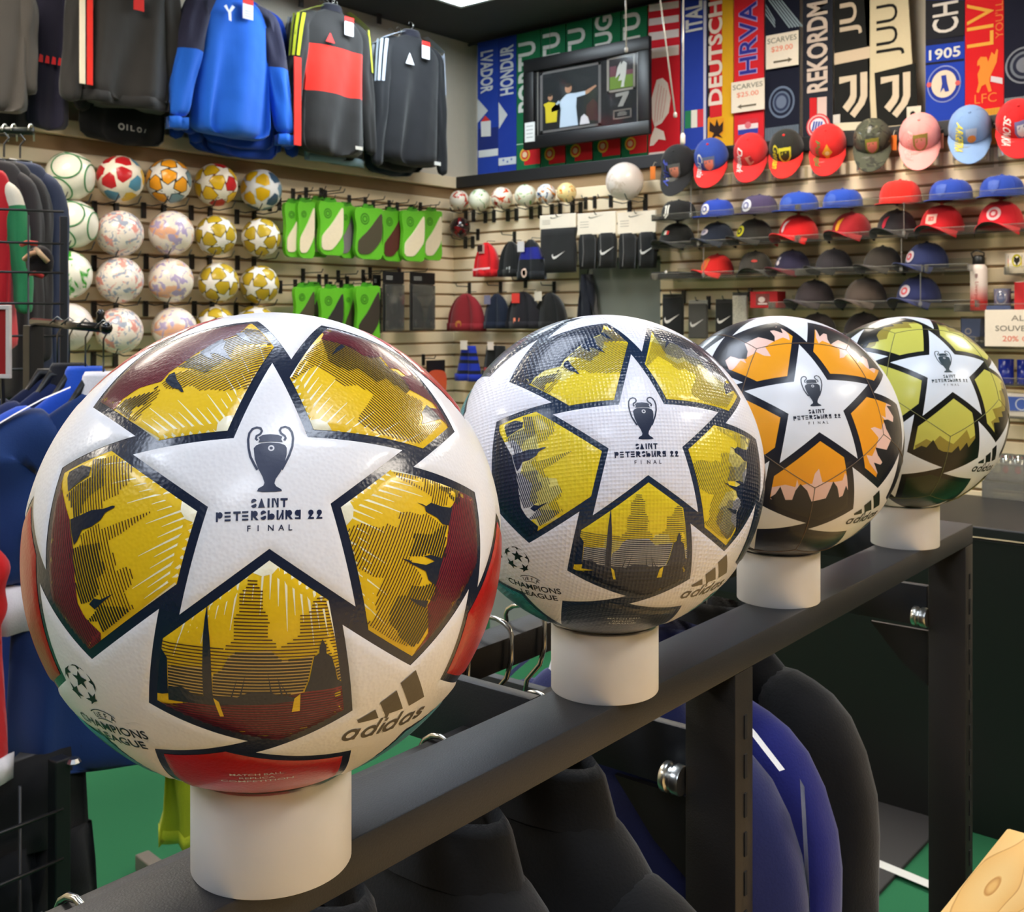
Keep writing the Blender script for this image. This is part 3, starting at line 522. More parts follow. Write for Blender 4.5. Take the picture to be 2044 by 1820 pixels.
def art_simple(ART, pc, dc):
    def go(p, fr, poly, k, R, style):
        if sum(poly[i-1][0]*poly[i][1]-poly[i][0]*poly[i-1][1] for i in range(6)) < 0: poly = poly[::-1]
        fl = -1 if k in (1, 4) else 1
        def put(name, L, col, off):
            mb = MB(); fn = surf(fr, poly, R, style, off)
            for po in L:
                q = clip([(x/100*fl*(1.0 if k == 2 else .9+.05*k), y/100+(.02*math.sin(k*3) if k != 2 else 0)) for x, y in po][::fl], poly)
                if len(q) > 2: mb.add(*(lambda V, F: ([fn(x, y) for x, y in V], F))(*cdt_fill(q, .03)))
            # everything beyond the skyline is dark
            low = min(min(y for _, y in po) for po in L)/100
            if name == 'dark_print':
                q = clip([(-.6, low+.05), (.6, low+.05), (.6, -.6), (-.6, -.6)], poly)
                if len(q) > 2: mb.add(*(lambda V, F: ([fn(x, y) for x, y in V], F))(*cdt_fill(q, .03)))
            if mb.f: obj(name, mb, glossy(col), p, smooth=True)
        put('skyline_print', ART['p'], pc, .00007); put('dark_print', ART['d'], dc, .00014)
    return go
# ---- printing shared by the four display balls, in the plane of the front star or in an anchored frame
GLYPH = {'T': [[(0, .76), (.95, .76), (.95, 1), (0, 1)], [(.34, 0), (.62, 0), (.62, .8), (.34, .8)]],
 'I': [[(.1, 0), (.38, 0), (.38, 1), (.1, 1)]], 'A': [[(0, 0), (.9, 0), (.5, 1), (.4, 1)]],
 'N': [[(0, 0), (.25, 0), (.25, 1), (0, 1)], [(.65, 0), (.9, 0), (.9, 1), (.65, 1)], [(.2, 1), (.42, 1), (.72, .3), (.72, .0)]],
 'U': [[(0, 0), (.25, 0), (.25, 1), (0, 1)], [(.65, 0), (.9, 0), (.9, 1), (.65, 1)], [(.22, 0), (.42, 0), (.68, .5), (.68, .85)]],
 'P': [[(0, -.05), (.26, -.05), (.26, 1), (0, 1)], circ(.52, .66, .36, .34, 18)],
 'E': [[(0, 0), (.8, 0), (.8, .21), (0, .21)], [(0, .39), (.8, .39), (.8, .6), (0, .6)], [(0, .79), (.8, .79), (.8, 1), (0, 1)]],
 'R': [[(0, 0), (.24, 0), (.24, 1), (0, 1)], circ(.5, .68, .36, .32, 18), [(.2, .42), (.55, .42), (.98, 0), (.62, 0)]],
 'S': [circ(.44, .72, .36, .28, 16, .1, PI+.75), circ(.44, .28, .36, .28, 16, PI+.1, 2*PI+.75)],
 'B': [[(0, 0), (.25, 0), (.25, 1), (0, 1)], circ(.52, .33, .38, .33, 18)],
 'G': [circ(.42, .68, .36, .32, 18), [(.6, 0), (.85, 0), (.85, 1), (.6, 1)], [(.1, .02), (.62, .02), (.62, .2), (.1, .2)]],
 '2': [circ(.42, .7, .36, .3, 18), [(0, 0), (.85, 0), (.85, .2), (.4, .2), (.62, .42), (.5, .52), (.3, .45)]], ' ': []}
def glyph_line(s, x0, x1, y0, y1):
    wd = {'I': .48, ' ': .45, 'S': .8}; adv = [wd.get(ch, .95)+.18 for ch in s]; W = sum(adv)-.18; k = (x1-x0)/W; x = x0; out = []
    for ch, a in zip(s, adv):
        out += [[(x+px*k, y0+py*(y1-y0)) for px, py in q] for q in GLYPH[ch]]; x += a*k
    return out
def anchored(c, ex):
    c = Vector(c).normalized(); ex = Vector(ex); ex = (ex-c*ex.dot(c)).normalized(); return (c, ex, c.cross(ex))
A_CHAMP = anchored((-0.5689, -0.3618, -0.7386), (0.749, -0.5989, -0.2835))
A_ADI = anchored((0.4457, -0.3751, -0.8128), (0.8376, 0.4951, 0.2309))
A_MATCH = anchored((-0.0421, -0.32, -0.9465), (0.9985, -0.0471, -0.0282))
FRONT = (STARS[0], Vector((1, 0, 0)), Vector((0, 0, 1)))
def ring2d(cx, cy, ro, ri, n=22):
    v = []; f = []
    for i in range(n):
        a = 2*PI*i/n; v += [(cx+ro*math.cos(a), cy+ro*math.sin(a)), (cx+ri*math.cos(a), cy+ri*math.sin(a))]
        j = (i+1) % n; f.append((2*i, 2*j, 2*j+1, 2*i+1))
    return v, f
def sheared(shapes, k, y0=0):
    return [([(x+(y-y0)*k, y) for x, y in s[0]], s[1]) if isinstance(s, tuple) else [(x+(y-y0)*k, y) for x, y in s] for s in shapes]
def ball_print(t, R, dark, third, trophy=True, mcol=(200, 204, 206), adi=(84, 76, 64), emblem=True):
    off = .0002
    def P(name, shapes, fr, col, lab=None):
        mb = MB()
        for s in shapes:
            v, f = s if isinstance(s, tuple) else (cdt_fill(s, 2.2) if len(s) > 3 and max(abs(s[0][0]-p[0])+abs(s[0][1]-p[1]) for p in s) > 6 else tri2d(s))
            mb.add([ung(x/100, y/100, fr)*(R+off) for x, y in v], f)
        return obj(name, mb, M(col, 'print_ink', .35, scale=500, bump=.05, var=.05), t, label=lab)
    P('trophy_print', [TROPHY_BODY, TROPHY_NECK]+[stroke2d(h, .85) for h in TROPHY_HANDLES], FRONT, dark, 'dark printed trophy cup with two looping handles')
    P('trophy_mark', [ring2d(0.2, 13.4, 1.15, .6)], FRONT, (215, 215, 222))
    P('lettering', glyph_line('SAINT', -6.6, 6.1, -8.3, -5.1)+glyph_line('PETERSBURG 22', -18.6, 18.8, -12.6, -9.3), FRONT, dark)
    fin = []
    for i, ch in enumerate('FINAL'): fin.append(txt_at(ch, -7.65+i*3.55, -16.5, None, 2.1, .012))
    P('lettering', fin, FRONT, dark)
    if emblem:
        # starball emblem: the ball's own star pattern seen face on
        em = []; tl = sdir(18, 200)
        efr = frame(tl, Vector((0, 0, 1)))
        for i in range(12):
            if STARS[i].dot(tl) < .12: continue
            q = star_tips(i, math.radians(29), math.radians(12.0))
            em.append([(-6.5+p.dot(efr[1])*9.2, 19.6+p.dot(efr[2])*9.2) for p in q])
        P('emblem_print', em, A_CHAMP, (16, 20, 24), 'dark round star emblem')
        P('lettering', [txt_at('CHAMPIONS', -17.9, -2.4, 35.8, 4.7, .012), txt_at('LEAGUE', -10.4, -8.9, 24.4, 4.7, .012)], A_CHAMP, (16, 20, 24))
        u = []
        for i, ch in enumerate('UEFA'):
            a = (i-1.5)*.33; u.append(sheared([txt_at(ch, -.9+9*math.sin(a), 5.6+9*(math.cos(a)-1)*.8, None, 2.4, .01)], 0)[0])
        u += [stroke2d([(-.3+10*math.sin(a/10), 9.2+10*(math.cos(a/10)-1)) for a in range(-7, 8)], .45), stroke2d([(-.3+10*math.sin(a/10), 4.7+10*(math.cos(a/10)-1)) for a in range(-4, 5)], .45)]
        P('lettering', u, A_CHAMP, (16, 20, 24))
    # three slanted bars over a round lower-case word
    P('logo_print', BARS, A_ADI, adi, 'dark logo of three slanted bars')
    g = []; h = 3.1
    def ring(cx): g.append(ring2d(cx, h*.98, h*1.08, h*.58))
    def stem(x, y1): g.append([(x, 0), (x+1.25, 0), (x+1.25, y1), (x, y1)])
    ring(-18.6); stem(-16.7, 6.1); ring(-10.4); stem(-8.5, 9.6); stem(-5.6, 6.1); stem(-5.6+.0, 9.6) if False else None
    g.append([(-5.6, 7.1), (-4.35, 7.1), (-4.35, 8.8), (-5.6, 8.8)])
    ring(-.6); stem(1.3, 9.6); ring(7.6); stem(9.5, 6.1)
    g.append(txt_at('s', 12.3, -.1, 4.6, 6.2, .03))
    P('lettering', sheared(g, .12), A_ADI, adi)
    if third:
        P('lettering', [txt_at('MATCH BALL', -9.8, 2.6, 19.8, 1.9, .01), txt_at('REPLICA', -6.4, -.6, 13.2, 1.9, .01), txt_at(third, -13.4 if len(third) > 8 else -8, -4.0, 27 if len(third) > 8 else 16, 2.0, .01)], A_MATCH, mcol)
def seams(t, R, col):
    cs = [(STARS[f[0]]+STARS[f[1]]+STARS[f[2]]).normalized() for f in FACES]
    m = MB()
    for i in range(20):
        for j in range(i):
            if cs[i].dot(cs[j]) > .7:
                pts = [(cs[i].lerp(cs[j], q/10)).normalized()*(R*1.0002) for q in range(11)]
                m.tube(pts, [.0004]*11, 5)
    obj('stitched_seam', m, M(col, 'seam_thread', .6, scale=900, bump=.3), t, smooth=True)
CENT = {1: (-.1149, .105, .516), 2: (.0651, .1068, .757), 3: (.2465, .1078, .9974), 4: (.4531, .1059, 1.2422)}
ROTM = {1: ((0.9784, 0.0724, -0.1934), (0.0089, 0.9208, 0.3899), (0.2063, -0.3833, 0.9003)),
        2: ((0.9876, 0.052, -0.148), (0.0006, 0.9422, 0.3349), (0.1568, -0.3309, 0.9305)),
        3: ((0.9963, 0.0692, -0.0503), (-0.0479, 0.9383, 0.3424), (0.0709, -0.3387, 0.9382)),
        4: ((0.9931, 0.0633, -0.0988), (-0.0078, 0.8758, 0.4825), (0.1171, -0.4784, 0.8703))}
def rot_of(k):
    m = ROTM[k]; cx, cy, cz = [cam_to_world([m[r][c] for r in range(3)]) for c in range(3)]
    return Matrix((cx, cz, -cy)).transposed()      # local x right, y away, z up
RAILZ = 1.242; BALLZ = 1.3935
BALLPOS = {}
for k in CENT:
    w = EYEV+cam_to_world(CENT[k]); BALLPOS[k] = Vector((w.x, w.y, BALLZ))
LABS = {1: 'largest football, white stars, gold skyline panels, dark red base, nearest on rail',
        2: 'white dimpled football with yellow panels and navy skyline, second along the rail',
        3: 'white and orange stitched football with black skyline, third along the rail',
        4: 'glossy white and lime green football at the far rail end'}
b1 = star_ball('football', LABS[1], BALLPOS[1], rot_of(1), ST1, step=.024, key='h1', group='display footballs on the rail', art=art_skyline)
b2 = star_ball('football', LABS[2], BALLPOS[2], rot_of(2), ST2, step=.03, key='h2', group='display footballs on the rail', art=art_skyline)
b3 = star_ball('football', LABS[3], BALLPOS[3], rot_of(3), ST3, step=.035, key='h3', group='display footballs on the rail', art=art_simple(ART3, (240, 200, 186), (40, 40, 44)))
b4 = star_ball('football', LABS[4], BALLPOS[4], rot_of(4), ST4, step=.04, key='h4', group='display footballs on the rail', art=art_simple(ART4, (150, 136, 56), (16, 20, 18)))
ball_print(b1, .11, (24, 34, 66), 'COMPETITION')
ball_print(b2, .11, (22, 34, 62), 'LEAGUE')
ball_print(b3, .11, (36, 42, 56), None, adi=(26, 26, 28), emblem=False)
ball_print(b4, .11, (40, 62, 72), None, adi=(26, 28, 28), emblem=False)
seams(b3, .11, (104, 84, 66)); seams(b4, .11, (110, 112, 72))
# white rings that carry the balls
ringm = M((226, 222, 218), 'white_plastic', .55, scale=90, bump=.03, var=.02)
RL = {1: 'widest looking white ring stand under the nearest ball', 2: 'white ring stand under the yellow and navy ball', 3: 'white ring stand under the orange ball', 4: 'white ring stand under the lime green ball'}
for k in CENT:
    p = BALLPOS[k]; h = BALLZ-math.sqrt(.11**2-.0345**2)-RAILZ-.0005
    prof = [(.0345, 0), (.0372, 0), (.0376, .0006), (.0376, h-.0012), (.0372, h-.0004), (.0358, h), (.0345, h-.0006), (.0345, 0)]
    o = obj('ring_stand', MB().lathe(prof, 64, cap=False), ringm, None, (p.x, p.y, RAILZ), smooth=True, sharp=40)
    tag(o, RL[k], 'stand', 'ring stands on the rail')
# ================================================================ garments (front faces local -Y, hangs from local z = 0 at the hook)
def subd(o):
    m = o.modifiers.new('soft', 'SUBSURF'); m.levels = 1; m.render_levels = 1; return o
def seg_ring(cx, cy, z, rx, ry, n, fold=0.0, ph=0.0, pw=2.4):
    o = []
    for k in range(n):
        a = 2*PI*k/n; c, s = math.cos(a), math.sin(a)
        x = abs(c)**(2/pw)*rx*(1 if c >= 0 else -1); y = abs(s)**(2/pw)*ry*(1 if s >= 0 else -1)
        q = fold*math.sin(5*a+ph)+fold*.6*math.sin(9*a+2.1*ph)
        o.append((cx+x*(1+q*.25), cy+y+q*ry*1.6, z))
    return o
def tilt_ring(cx, cz, r, k, n, ry=None):
    """ring across the top of a sleeve, leaning outwards"""
    o = []
    for q in range(n):
        a = 2*PI*q/n; o.append((cx+r*math.cos(a)*.55, (ry or r*.8)*math.sin(a), cz+r*math.cos(a)*.8*(1 if k > 0 else -1)))
    return o
def hanger(parent, w, ztop, col=(24, 24, 26), hook=True, wood=False, drop=.075):
    m = MB(); pts = [(-w, 0, ztop-drop-.05), (-w*.55, 0, ztop-drop*.6-.035), (-.03, 0, ztop-.012), (.03, 0, ztop-.012), (w*.55, 0, ztop-drop*.6-.035), (w, 0, ztop-drop-.05)]
    m.tube(pts, [.006, .009, .011, .011, .009, .006], 6)
    o = obj('hanger', m, plastic(col, .3), parent, smooth=True)
    if hook:
        h = MB(); h.tube([(0, 0, ztop-.004), (0, 0, ztop+.03)]+[(.019*math.cos(a)-.019*0, 0, ztop+.05+.019*math.sin(a)) for a in [-.9+q*.42 for q in range(10)]], .0021, 6)
        obj('hook', h, metal((190, 188, 180), .25), o, smooth=True)
    return o
def garment(t, w, h, body, sleeve=None, slv=None, neck=.075, drop=.075, dep=.045, cuff=None, bands=None, side=None, stripes=None, collar=None, hem=None, fold=.35, hang=True, spread=.05, sw=.062, seed=0, zip_=None, sl_bands=None, cuffh=.05):
    """jacket or shirt of half shoulder width w and length h; bands: [(z_from, z_to, material index)] on the body"""
    n = 32; rings = []; mats = [body]+[b for b in (bands or {}).get('mats', [])]
    zs = [(0.0, neck*.8, dep*.6), (-.012, neck, dep*.75), (-.035, neck+.35*(w-neck), dep*.85), (-drop, w*.93, dep), (-drop-.05, w*.97, dep*1.15)]
    for q in range(1, 9): zs.append((-drop-.05-(h-drop-.05)*q/8, w*(.95-.03*math.sin(q*.6)), dep*(1.15-.02*q)))
    for i, (z, rx, ry) in enumerate(zs): rings.append(seg_ring(0, 0, z, rx, ry, n, fold*max(0, (i-3))/9, seed+i*.25))
    def mf(i, j):
        if not bands: return 0
        z = (zs[i][0]+zs[i+1][0])/2
        for z0, z1, mi in bands['z']:
            if z1 <= z < z0: return mi
        return 0
    b = MB().loft(rings, mfun=mf); subd(obj('body', b, mats, t, smooth=True))
    for s in (-1, 1):
        m = MB(); L = slv or h*.86; R = []
        K = 9
        for i in range(K+1):
            u = i/K; x = s*(w*.86+spread*(1.3*u**.8)); z = -drop*.85-(L-drop)*u; r = sw*(1-.42*u)
            if i == 0:
                for xs, zf, rs in ((.45, .30, .5), (.66, .52, .72), (.84, .80, .88)): R.append(tilt_ring(s*(w*xs+spread*.3*(xs > .8)), -drop*zf-r*rs*.62, r*rs, s*(.5-.35*xs), 14, min(r*rs*.8, dep*1.3)))
            else: R.append(seg_ring(x+s*.004*math.sin(i*1.7+seed), -.004*math.sin(i*1.3+seed), z, r, min(r*.8, dep*1.35), 14, fold*.5, seed+i*.6, 2))
        sm = [sleeve or body]+(sl_bands['mats'] if sl_bands else [])
        def mf2(i, j):
            if sl_bands:
                for u0, u1, mi in sl_bands['u']:
                    if u0 <= (i-1.5)/K < u1: return mi
            return 0
        so = subd(obj('sleeve', m.loft(R, mfun=mf2), sm, t, smooth=True))
        if cuff:
            c = MB().loft([[(p[0]*1.0+(p[0]-s*(w*.86+spread*1.3))*.05, p[1]*1.05, p[2]) for p in R[-1]], [(p[0], p[1]*1.05, p[2]-cuffh) for p in R[-1]]])
            obj('cuff', c, cuff, so, smooth=True)
        if stripes:
            cols, u1 = stripes
            for q, cm in enumerate(cols):
                st = MB(); v = []; f = []
                for i in range(0, K+1):
                    if i/K > u1: break
                    u = i/K; r = sw*(1-.42*u)*1.04; x = s*(w*.86+spread*(1.3*u**.8)); z = -drop*.85-(L-drop)*u
                    for d in (-1, 1):
                        a = (q-(len(cols)-1)/2)*.5+d*.15-PI/2*0+(-.55)
                        v.append((x+s*r*math.cos(a)*.98, min(r*.8, dep*1.35)*math.sin(a)*1.0-.0015, z))
                    if i: e = len(v); f.append((e-4, e-3, e-1, e-2))
                # over the shoulder to the neck
                v2 = []; f2 = []
                for i in range(4):
                    u = i/3; x = s*(neck+.01+(w*.86+sw*.45-neck)*u); z = -.012-drop*.80*u**1.2+.012
                    y0 = -dep*.55-(q-(len(cols)-1)/2)*-.014
                    v2 += [(x, y0-.005, z+.004), (x, y0+.006, z+.006)]
                    if i: e = len(v2); f2.append((e-4, e-3, e-1, e-2))
                st.add(v, f); st.add(v2, f2)
                obj('stripe', st, cm, so)
    if collar:
        c = MB().loft([seg_ring(0, 0, -.012, neck*.95, dep*.8, 18, 0, 0, 2), seg_ring(0, 0, .022, neck*.8, dep*.7, 18, 0, 0, 2), seg_ring(0, 0, .03, neck*.7, dep*.6, 18, 0, 0, 2), seg_ring(0, 0, 0, neck*.66, dep*.55, 18, 0, 0, 2)], cap=False)
        obj('collar', c, collar, t, smooth=True)
    if hem:
        obj('hem', MB().loft([[(p[0]*1.01, p[1]*1.04, p[2]+.03) for p in rings[-1]], [(p[0]*1.0, p[1]*1.02, p[2]-.012) for p in rings[-1]]]), hem, t, smooth=True)
    if zip_:
        obj('zip', MB().box((0, -dep*1.19, -h*.45-.02), (.007, .003, h*.85)), zip_, t)
    if hang: hanger(t, w*.78, .012, drop=drop)
    return t
# ================================================================ the display rack with the rail
RACKROT = .0235
rk = thing('display_rack', 'matte black steel rack whose top rail carries four footballs', 'rack', (-.4215, 0, 0), RACKROT)
railm = M((33, 35, 40), 'powder_coat', .5, bump=.25, scale=900, var=.35); dark = M((24, 21, 19), 'powder_coat_dark', .5, bump=.2, scale=700, var=.2)
def rl(x, y, z): return (x, y, z)      # rack coordinates: x across (towards the viewer's right), y along the rail
def rail_mesh(y0, y1, w=.052, h=.0245):
    return MB().box((0, (y0+y1)/2, RAILZ-h/2), (w, y1-y0, h), ch=.0016)
obj('rail', rail_mesh(-.25, 1.418), railm, rk, smooth=True, sharp=40)
def post(y0, x0=-.0195, name='post'):
    p = obj(name, MB().box((.003, y0+.0155, (RAILZ-.0245)/2), (.0455, .031, RAILZ-.0245), ch=.0012), dark, rk, smooth=True, sharp=40)
    sm = MB().box((0, 0, 0), (.0012, .0042, .019)).mesh('slot', M((6, 6, 6), 'slot_void', .9))
    for k in range(34): obj('slot', sm, None, p, (.0262, y0+.0165, RAILZ-.07-k*.0315))
    return p
for y in (.769, 1.387, .151): post(y)
def arm(y, z, L, hh=.05, bolt=True, flange=True):
    a = obj('cross_arm', MB().box((-.026-L/2, y, z-hh/2), (L, .011, hh), ch=.001), railm, rk, smooth=True, sharp=40)
    return a
arm(.575, RAILZ, .15, .052); arm(1.36, RAILZ, .15, .052)
for y in (.789, 1.407, .171):
    arm(y, 1.158, .30, .052)
    g = MB().prism([(-.026, 1.10), (-.10, 1.10), (-.06, 1.055), (-.026, 1.03)], y-.003, y+.003); obj('bracket', g, dark, rk)
    bo = MB(); T = Matrix.Translation((-.020, y-.022, 1.122)) @ Matrix.Rotation(-PI/2, 4, 'Y')
    bo.lathe([(.0115, 0), (.0125, .002), (.0125, .007), (.0105, .0085), (.0105, .011), (.0125, .0125), (.0125, .017), (.011, .0185)], 20, T=T)
    obj('bolt', bo, metal((206, 206, 200), .28), rk, smooth=True, sharp=50, label='zinc bolt head on the post')
hb = obj('hang_bar', MB().box((-.142, .965, RAILZ-.0125), (.03, .80, .025), ch=.0014), dark, rk, smooth=True, sharp=40)
obj('hang_bar', MB().box((-.078, .36, RAILZ-.042), (.02, .80, .02), ch=.0014), dark, rk, smooth=True, sharp=40)
obj('base_foot', MB().box((0, .65, .012), (.10, 1.6, .024)), dark, rk)
def rackpt(x, y, z): return (-.4215+x*math.cos(RACKROT)-y*math.sin(RACKROT), y*math.cos(RACKROT)+x*math.sin(RACKROT), z)
BLK = cloth((14, 14, 15)); BLK2 = cloth((19, 19, 20)); NVY = cloth((26, 34, 84)); NVY2 = cloth((20, 24, 62)); WHT = cloth((224, 224, 228))
SP = 1.2
def rack_garment(y, lab, zt, w, h, body, **kw):
    p = rackpt(-.142, y, zt)
    t = thing('jacket', lab, 'jacket', p, PI+RACKROT-kw.pop('turn', 0), 'jackets hung on the black rack')
    garment(t, w, h, body, hang=False, **kw); hanger(t, w*.6, .004, drop=kw.get('drop', .1))
    return t
def rg(x, y, *a, **k):
    t = rack_garment(y, *a, **k); t.location = rackpt(x, y, a[1]); return t
rg(-.078, .13, 'black padded jacket on the rack below the nearest ball', 1.142, .15, .78, BLK, drop=.1, dep=.042, sw=.062, collar=BLK2, seed=1, zip_=metal((70, 70, 72)), spread=.03)
rg(-.078, .27, 'black jacket with gathered collar hanging below the rail between the first two balls', 1.142, .15, .78, BLK2, drop=.10, dep=.042, sw=.066, collar=BLK2, seed=2, zip_=metal((70, 70, 72)), spread=.03)
rg(-.078, .41, 'black jacket with broad sleeve under the second ring stand', 1.142, .15, .80, BLK, drop=.10, dep=.042, sw=.066, collar=BLK, seed=3, spread=.03)
rg(-.078, .535, 'black jacket second from the slotted post on the rack', 1.142, .15, .8, BLK2, drop=.10, dep=.04, sw=.064, collar=BLK2, seed=4, spread=.03)
rg(-.078, .645, 'black jacket hanging just left of the slotted post', 1.142, .145, .8, BLK, drop=.10, dep=.04, sw=.062, collar=BLK2, seed=8, spread=.03)
PIP = [cloth((226, 228, 234))]
rg(-.142, .845, 'navy tracksuit top with white piping, front one right of the slotted post', 1.168, .145, .74, cloth((30, 36, 84)), drop=.08, dep=.04, sw=.062, stripes=(PIP, .55), collar=WHT, seed=5, spread=.03)
rg(-.142, .925, 'bright navy tracksuit top behind the piped one on the rack', 1.168, .145, .78, cloth((24, 30, 104)), drop=.08, dep=.03, sw=.06, collar=NVY2, seed=6, spread=.03)
rg(-.142, 1.03, 'plain black jacket, rearmost garment right of the slotted post', 1.168, .145, .86, BLK, drop=.075, dep=.03, sw=.06, collar=BLK2, seed=7, spread=.03)
# bare wire hanger hooks over the hang bar
for i, (px, py) in enumerate(((944, 1300), (1004, 1262), (1078, 1240))):
    q = onZ(px, py, RAILZ+.004); yy = q.y
    t = thing('hanger_hook', ('chrome hanger hook at the left end of the bar behind the rail', 'chrome hanger hook in the middle of the bar behind the rail', 'chrome hanger hook on the bar beside the second ball')[i], 'hanger', rackpt(-.142, yy, RAILZ), RACKROT, 'hanger hooks behind the rail')
    h = MB(); pts = [(-.02, .004, -.012)]+[(-.021*math.cos(a), .002, .004+.018*math.sin(a)*.6) for a in [q2*PI/7 for q2 in range(8)]]+[(.022, 0, -.016), (.019, -.002, -.030), (.006, -.003, -.045), (.0, -.003, -.075)]
    h.tube(pts, .0021, 8); obj('wire', h, metal((200, 196, 186), .22), t, smooth=True)
    obj('stem', MB().lathe([(.006, -.085), (.007, -.08), (.007, -.07), (.004, -.066)], 10), plastic((18, 18, 20)), t)
# ================================================================ floor things seen past the rail
mat = obj('floor_mat', MB().box((-1.62, 2.98, .006), (1.1, .60, .012), ch=.003), M((44, 43, 44), 'rubber_mat', .8, bump=.3, scale=500)); tag(mat, 'flat dark grey rubber mat lying against the black counter', 'mat')
tp = obj('tape_strip', MB().box((-1.02, 2.885, .0135), (.62, .036, .001), T=Matrix.Translation((-1.02, 2.885, 0)) @ Matrix.Rotation(-.15, 4, 'Z') @ Matrix.Translation((1.02, -2.885, 0))), M((196, 198, 196), 'cloth_tape', .6, scale=300, bump=.1)); tag(tp, 'strip of pale grey tape across the dark mat edge', 'tape')
# black counter in front of the right wall
ct = thing('counter', 'long black shop counter below the cap shelves', 'counter', (-.1, 3.28, 0))
blkp = M((12, 13, 12), 'black_laminate', .45, scale=40)
obj('front_panel', MB().box((0, .012, .43), (3.9, .024, .86), ch=.003), blkp, ct); obj('top', MB().box((0, .27, .885), (3.94, .58, .03), ch=.004), M((34, 33, 34), 'counter_top', .35, scale=60), ct)
obj('side_panel', MB().box((-1.94, .28, .43), (.024, .5, .86)), blkp, ct); obj('side_panel', MB().box((1.94, .28, .43), (.024, .5, .86)), blkp, ct)
obj('kick_plate', MB().box((0, .03, .04), (3.86, .01, .08)), blkp, ct)
# pale pine table top, corner in the frame
q = onZ(2010, 1650, .90)
tb = thing('wooden_table', 'pale pine table with visible grain, corner at the lower right', 'table', (q.x, q.y, 0))
pine = bpy.data.materials.new('pine_wood'); pine.use_nodes = True
_n = pine.node_tree.nodes; _l = pine.node_tree.links
tc = _n.new('ShaderNodeTexCoord'); mp = _n.new('ShaderNodeMapping'); mp.inputs['Scale'].default_value = (9, 2.2, 9); mp.inputs['Rotation'].default_value = (0, 0, .25)
nz = _n.new('ShaderNodeTexNoise'); nz.inputs['Scale'].default_value = 1.6; nz.inputs['Detail'].default_value = 1; nz.inputs['Distortion'].default_value = .6
mu = _n.new('ShaderNodeMath'); mu.operation = 'MULTIPLY'; mu.inputs[1].default_value = 7
fr_ = _n.new('ShaderNodeMath'); fr_.operation = 'FRACT'
cr = _n.new('ShaderNodeValToRGB'); cr.color_ramp.elements[0].color = lin((234, 196, 130)); cr.color_ramp.elements[1].color = lin((230, 186, 116))
e = cr.color_ramp.elements.new(.9); e.color = lin((226, 180, 108)); e = cr.color_ramp.elements.new(.965); e.color = lin((188, 132, 66))
_l.new(tc.outputs['Object'], mp.inputs[0]); _l.new(mp.outputs[0], nz.inputs['Vector']); _l.new(nz.outputs['Fac'], mu.inputs[0]); _l.new(mu.outputs[0], fr_.inputs[0]); _l.new(fr_.outputs[0], cr.inputs[0]); _l.new(cr.outputs[0], _n['Principled BSDF'].inputs['Base Color']); _n['Principled BSDF'].inputs['Roughness'].default_value = .45
obj('table_top', MB().box((.75, -.85, .88), (1.5, 1.7, .04), ch=.004), pine, tb, smooth=True, sharp=40)  # unseen part of the top enlarged to bounce warm light onto the balls
for x, y in ((.06, -.06), (1.44, -.06), (.06, -1.64), (1.44, -1.64)): obj('leg', MB().box((x, y, .43), (.06, .06, .86), ch=.003), pine, tb)
obj('apron', MB().box((.75, -.06, .81), (1.32, .022, .09)), pine, tb); obj('apron', MB().box((.06, -.85, .81), (.022, 1.52, .09)), pine, tb)
# grey cabinet standing on the floor beyond the rack
q = onZ(972, 1300, 0); q2 = onZ(1110, 1290, 0)
gb = thing('grey_cabinet', 'plain grey low cabinet on the green floor beyond the rack', 'cabinet', (q.x, q.y+.02, 0), YAW)
gm = M((138, 142, 140), 'grey_laminate', .6, scale=30)
obj('body', MB().box((.22, .2, .22), (.44, .4, .40), ch=.004), gm, gb); obj('top', MB().box((.22, .2, .43), (.46, .42, .024), ch=.004), gm, gb); obj('plinth', MB().box((.22, .2, .012), (.4, .36, .024)), M((60, 62, 62), 'grey_plinth', .7), gb)
# ================================================================ left wall
ROT_L = PI/2     # things facing local -Y turned to face +X
# ---- jackets above the black rail
def tag_card(t, x, y, z, h=.095, w=.06):
    c = obj('price_tag', MB().box((x, y, z), (w, .002, h)), paper((226, 226, 230)), t, rot=(0, 0, 0), label='white and red price tag')
    obj('header', MB().box((x, y-.0015, z+h*.38), (w*1.02, .002, h*.26)), paper((222, 40, 34)), c)
    for k in range(3): obj('print_line', MB().box((x, y-.0015, z-.01-k*.012), (w*.6, .001, .003)), paper((170, 170, 176)), c)
def wall_jacket(px, py, w, h, lab, off, body, **kw):
    """px,py: neck of the jacket in the photograph; off: distance from the wall"""
    p = onX(px, py, LX+off)
    tg = kw.pop('tag', None); logo = kw.pop('logo', None); turn = kw.pop('turn', 0)
    t = thing('jacket', lab, 'jacket', p, ROT_L+turn, 'jackets hung above the left slatwall')
    garment(t, w, h, body, **kw)
    if tg: tag_card(t, tg, -kw.get('dep', .045)*1.45, -.085)
    return t, p
DK = cloth((46, 44, 43)); DK2 = cloth((38, 37, 37)); CRM = cloth((226, 214, 190)); RED = cloth((222, 44, 32)); BLUE = cloth((28, 98, 206)); DNVY = cloth((42, 42, 66)); YEL = cloth((196, 206, 44)); GREY = cloth((150, 154, 160)); LGREY = cloth((186, 196, 214)); ORG = cloth((208, 74, 22)); INK = cloth((24, 24, 36))
def hgt(px, y0, y1, off):
    a = onX(px, y0, LX+off); b = onX(px, y1, LX+off); return a.z-b.z
def wid(x0, x1, off):
    return abs(onX(x1, 300, LX+off).y-onX(x0, 300, LX+off).y)
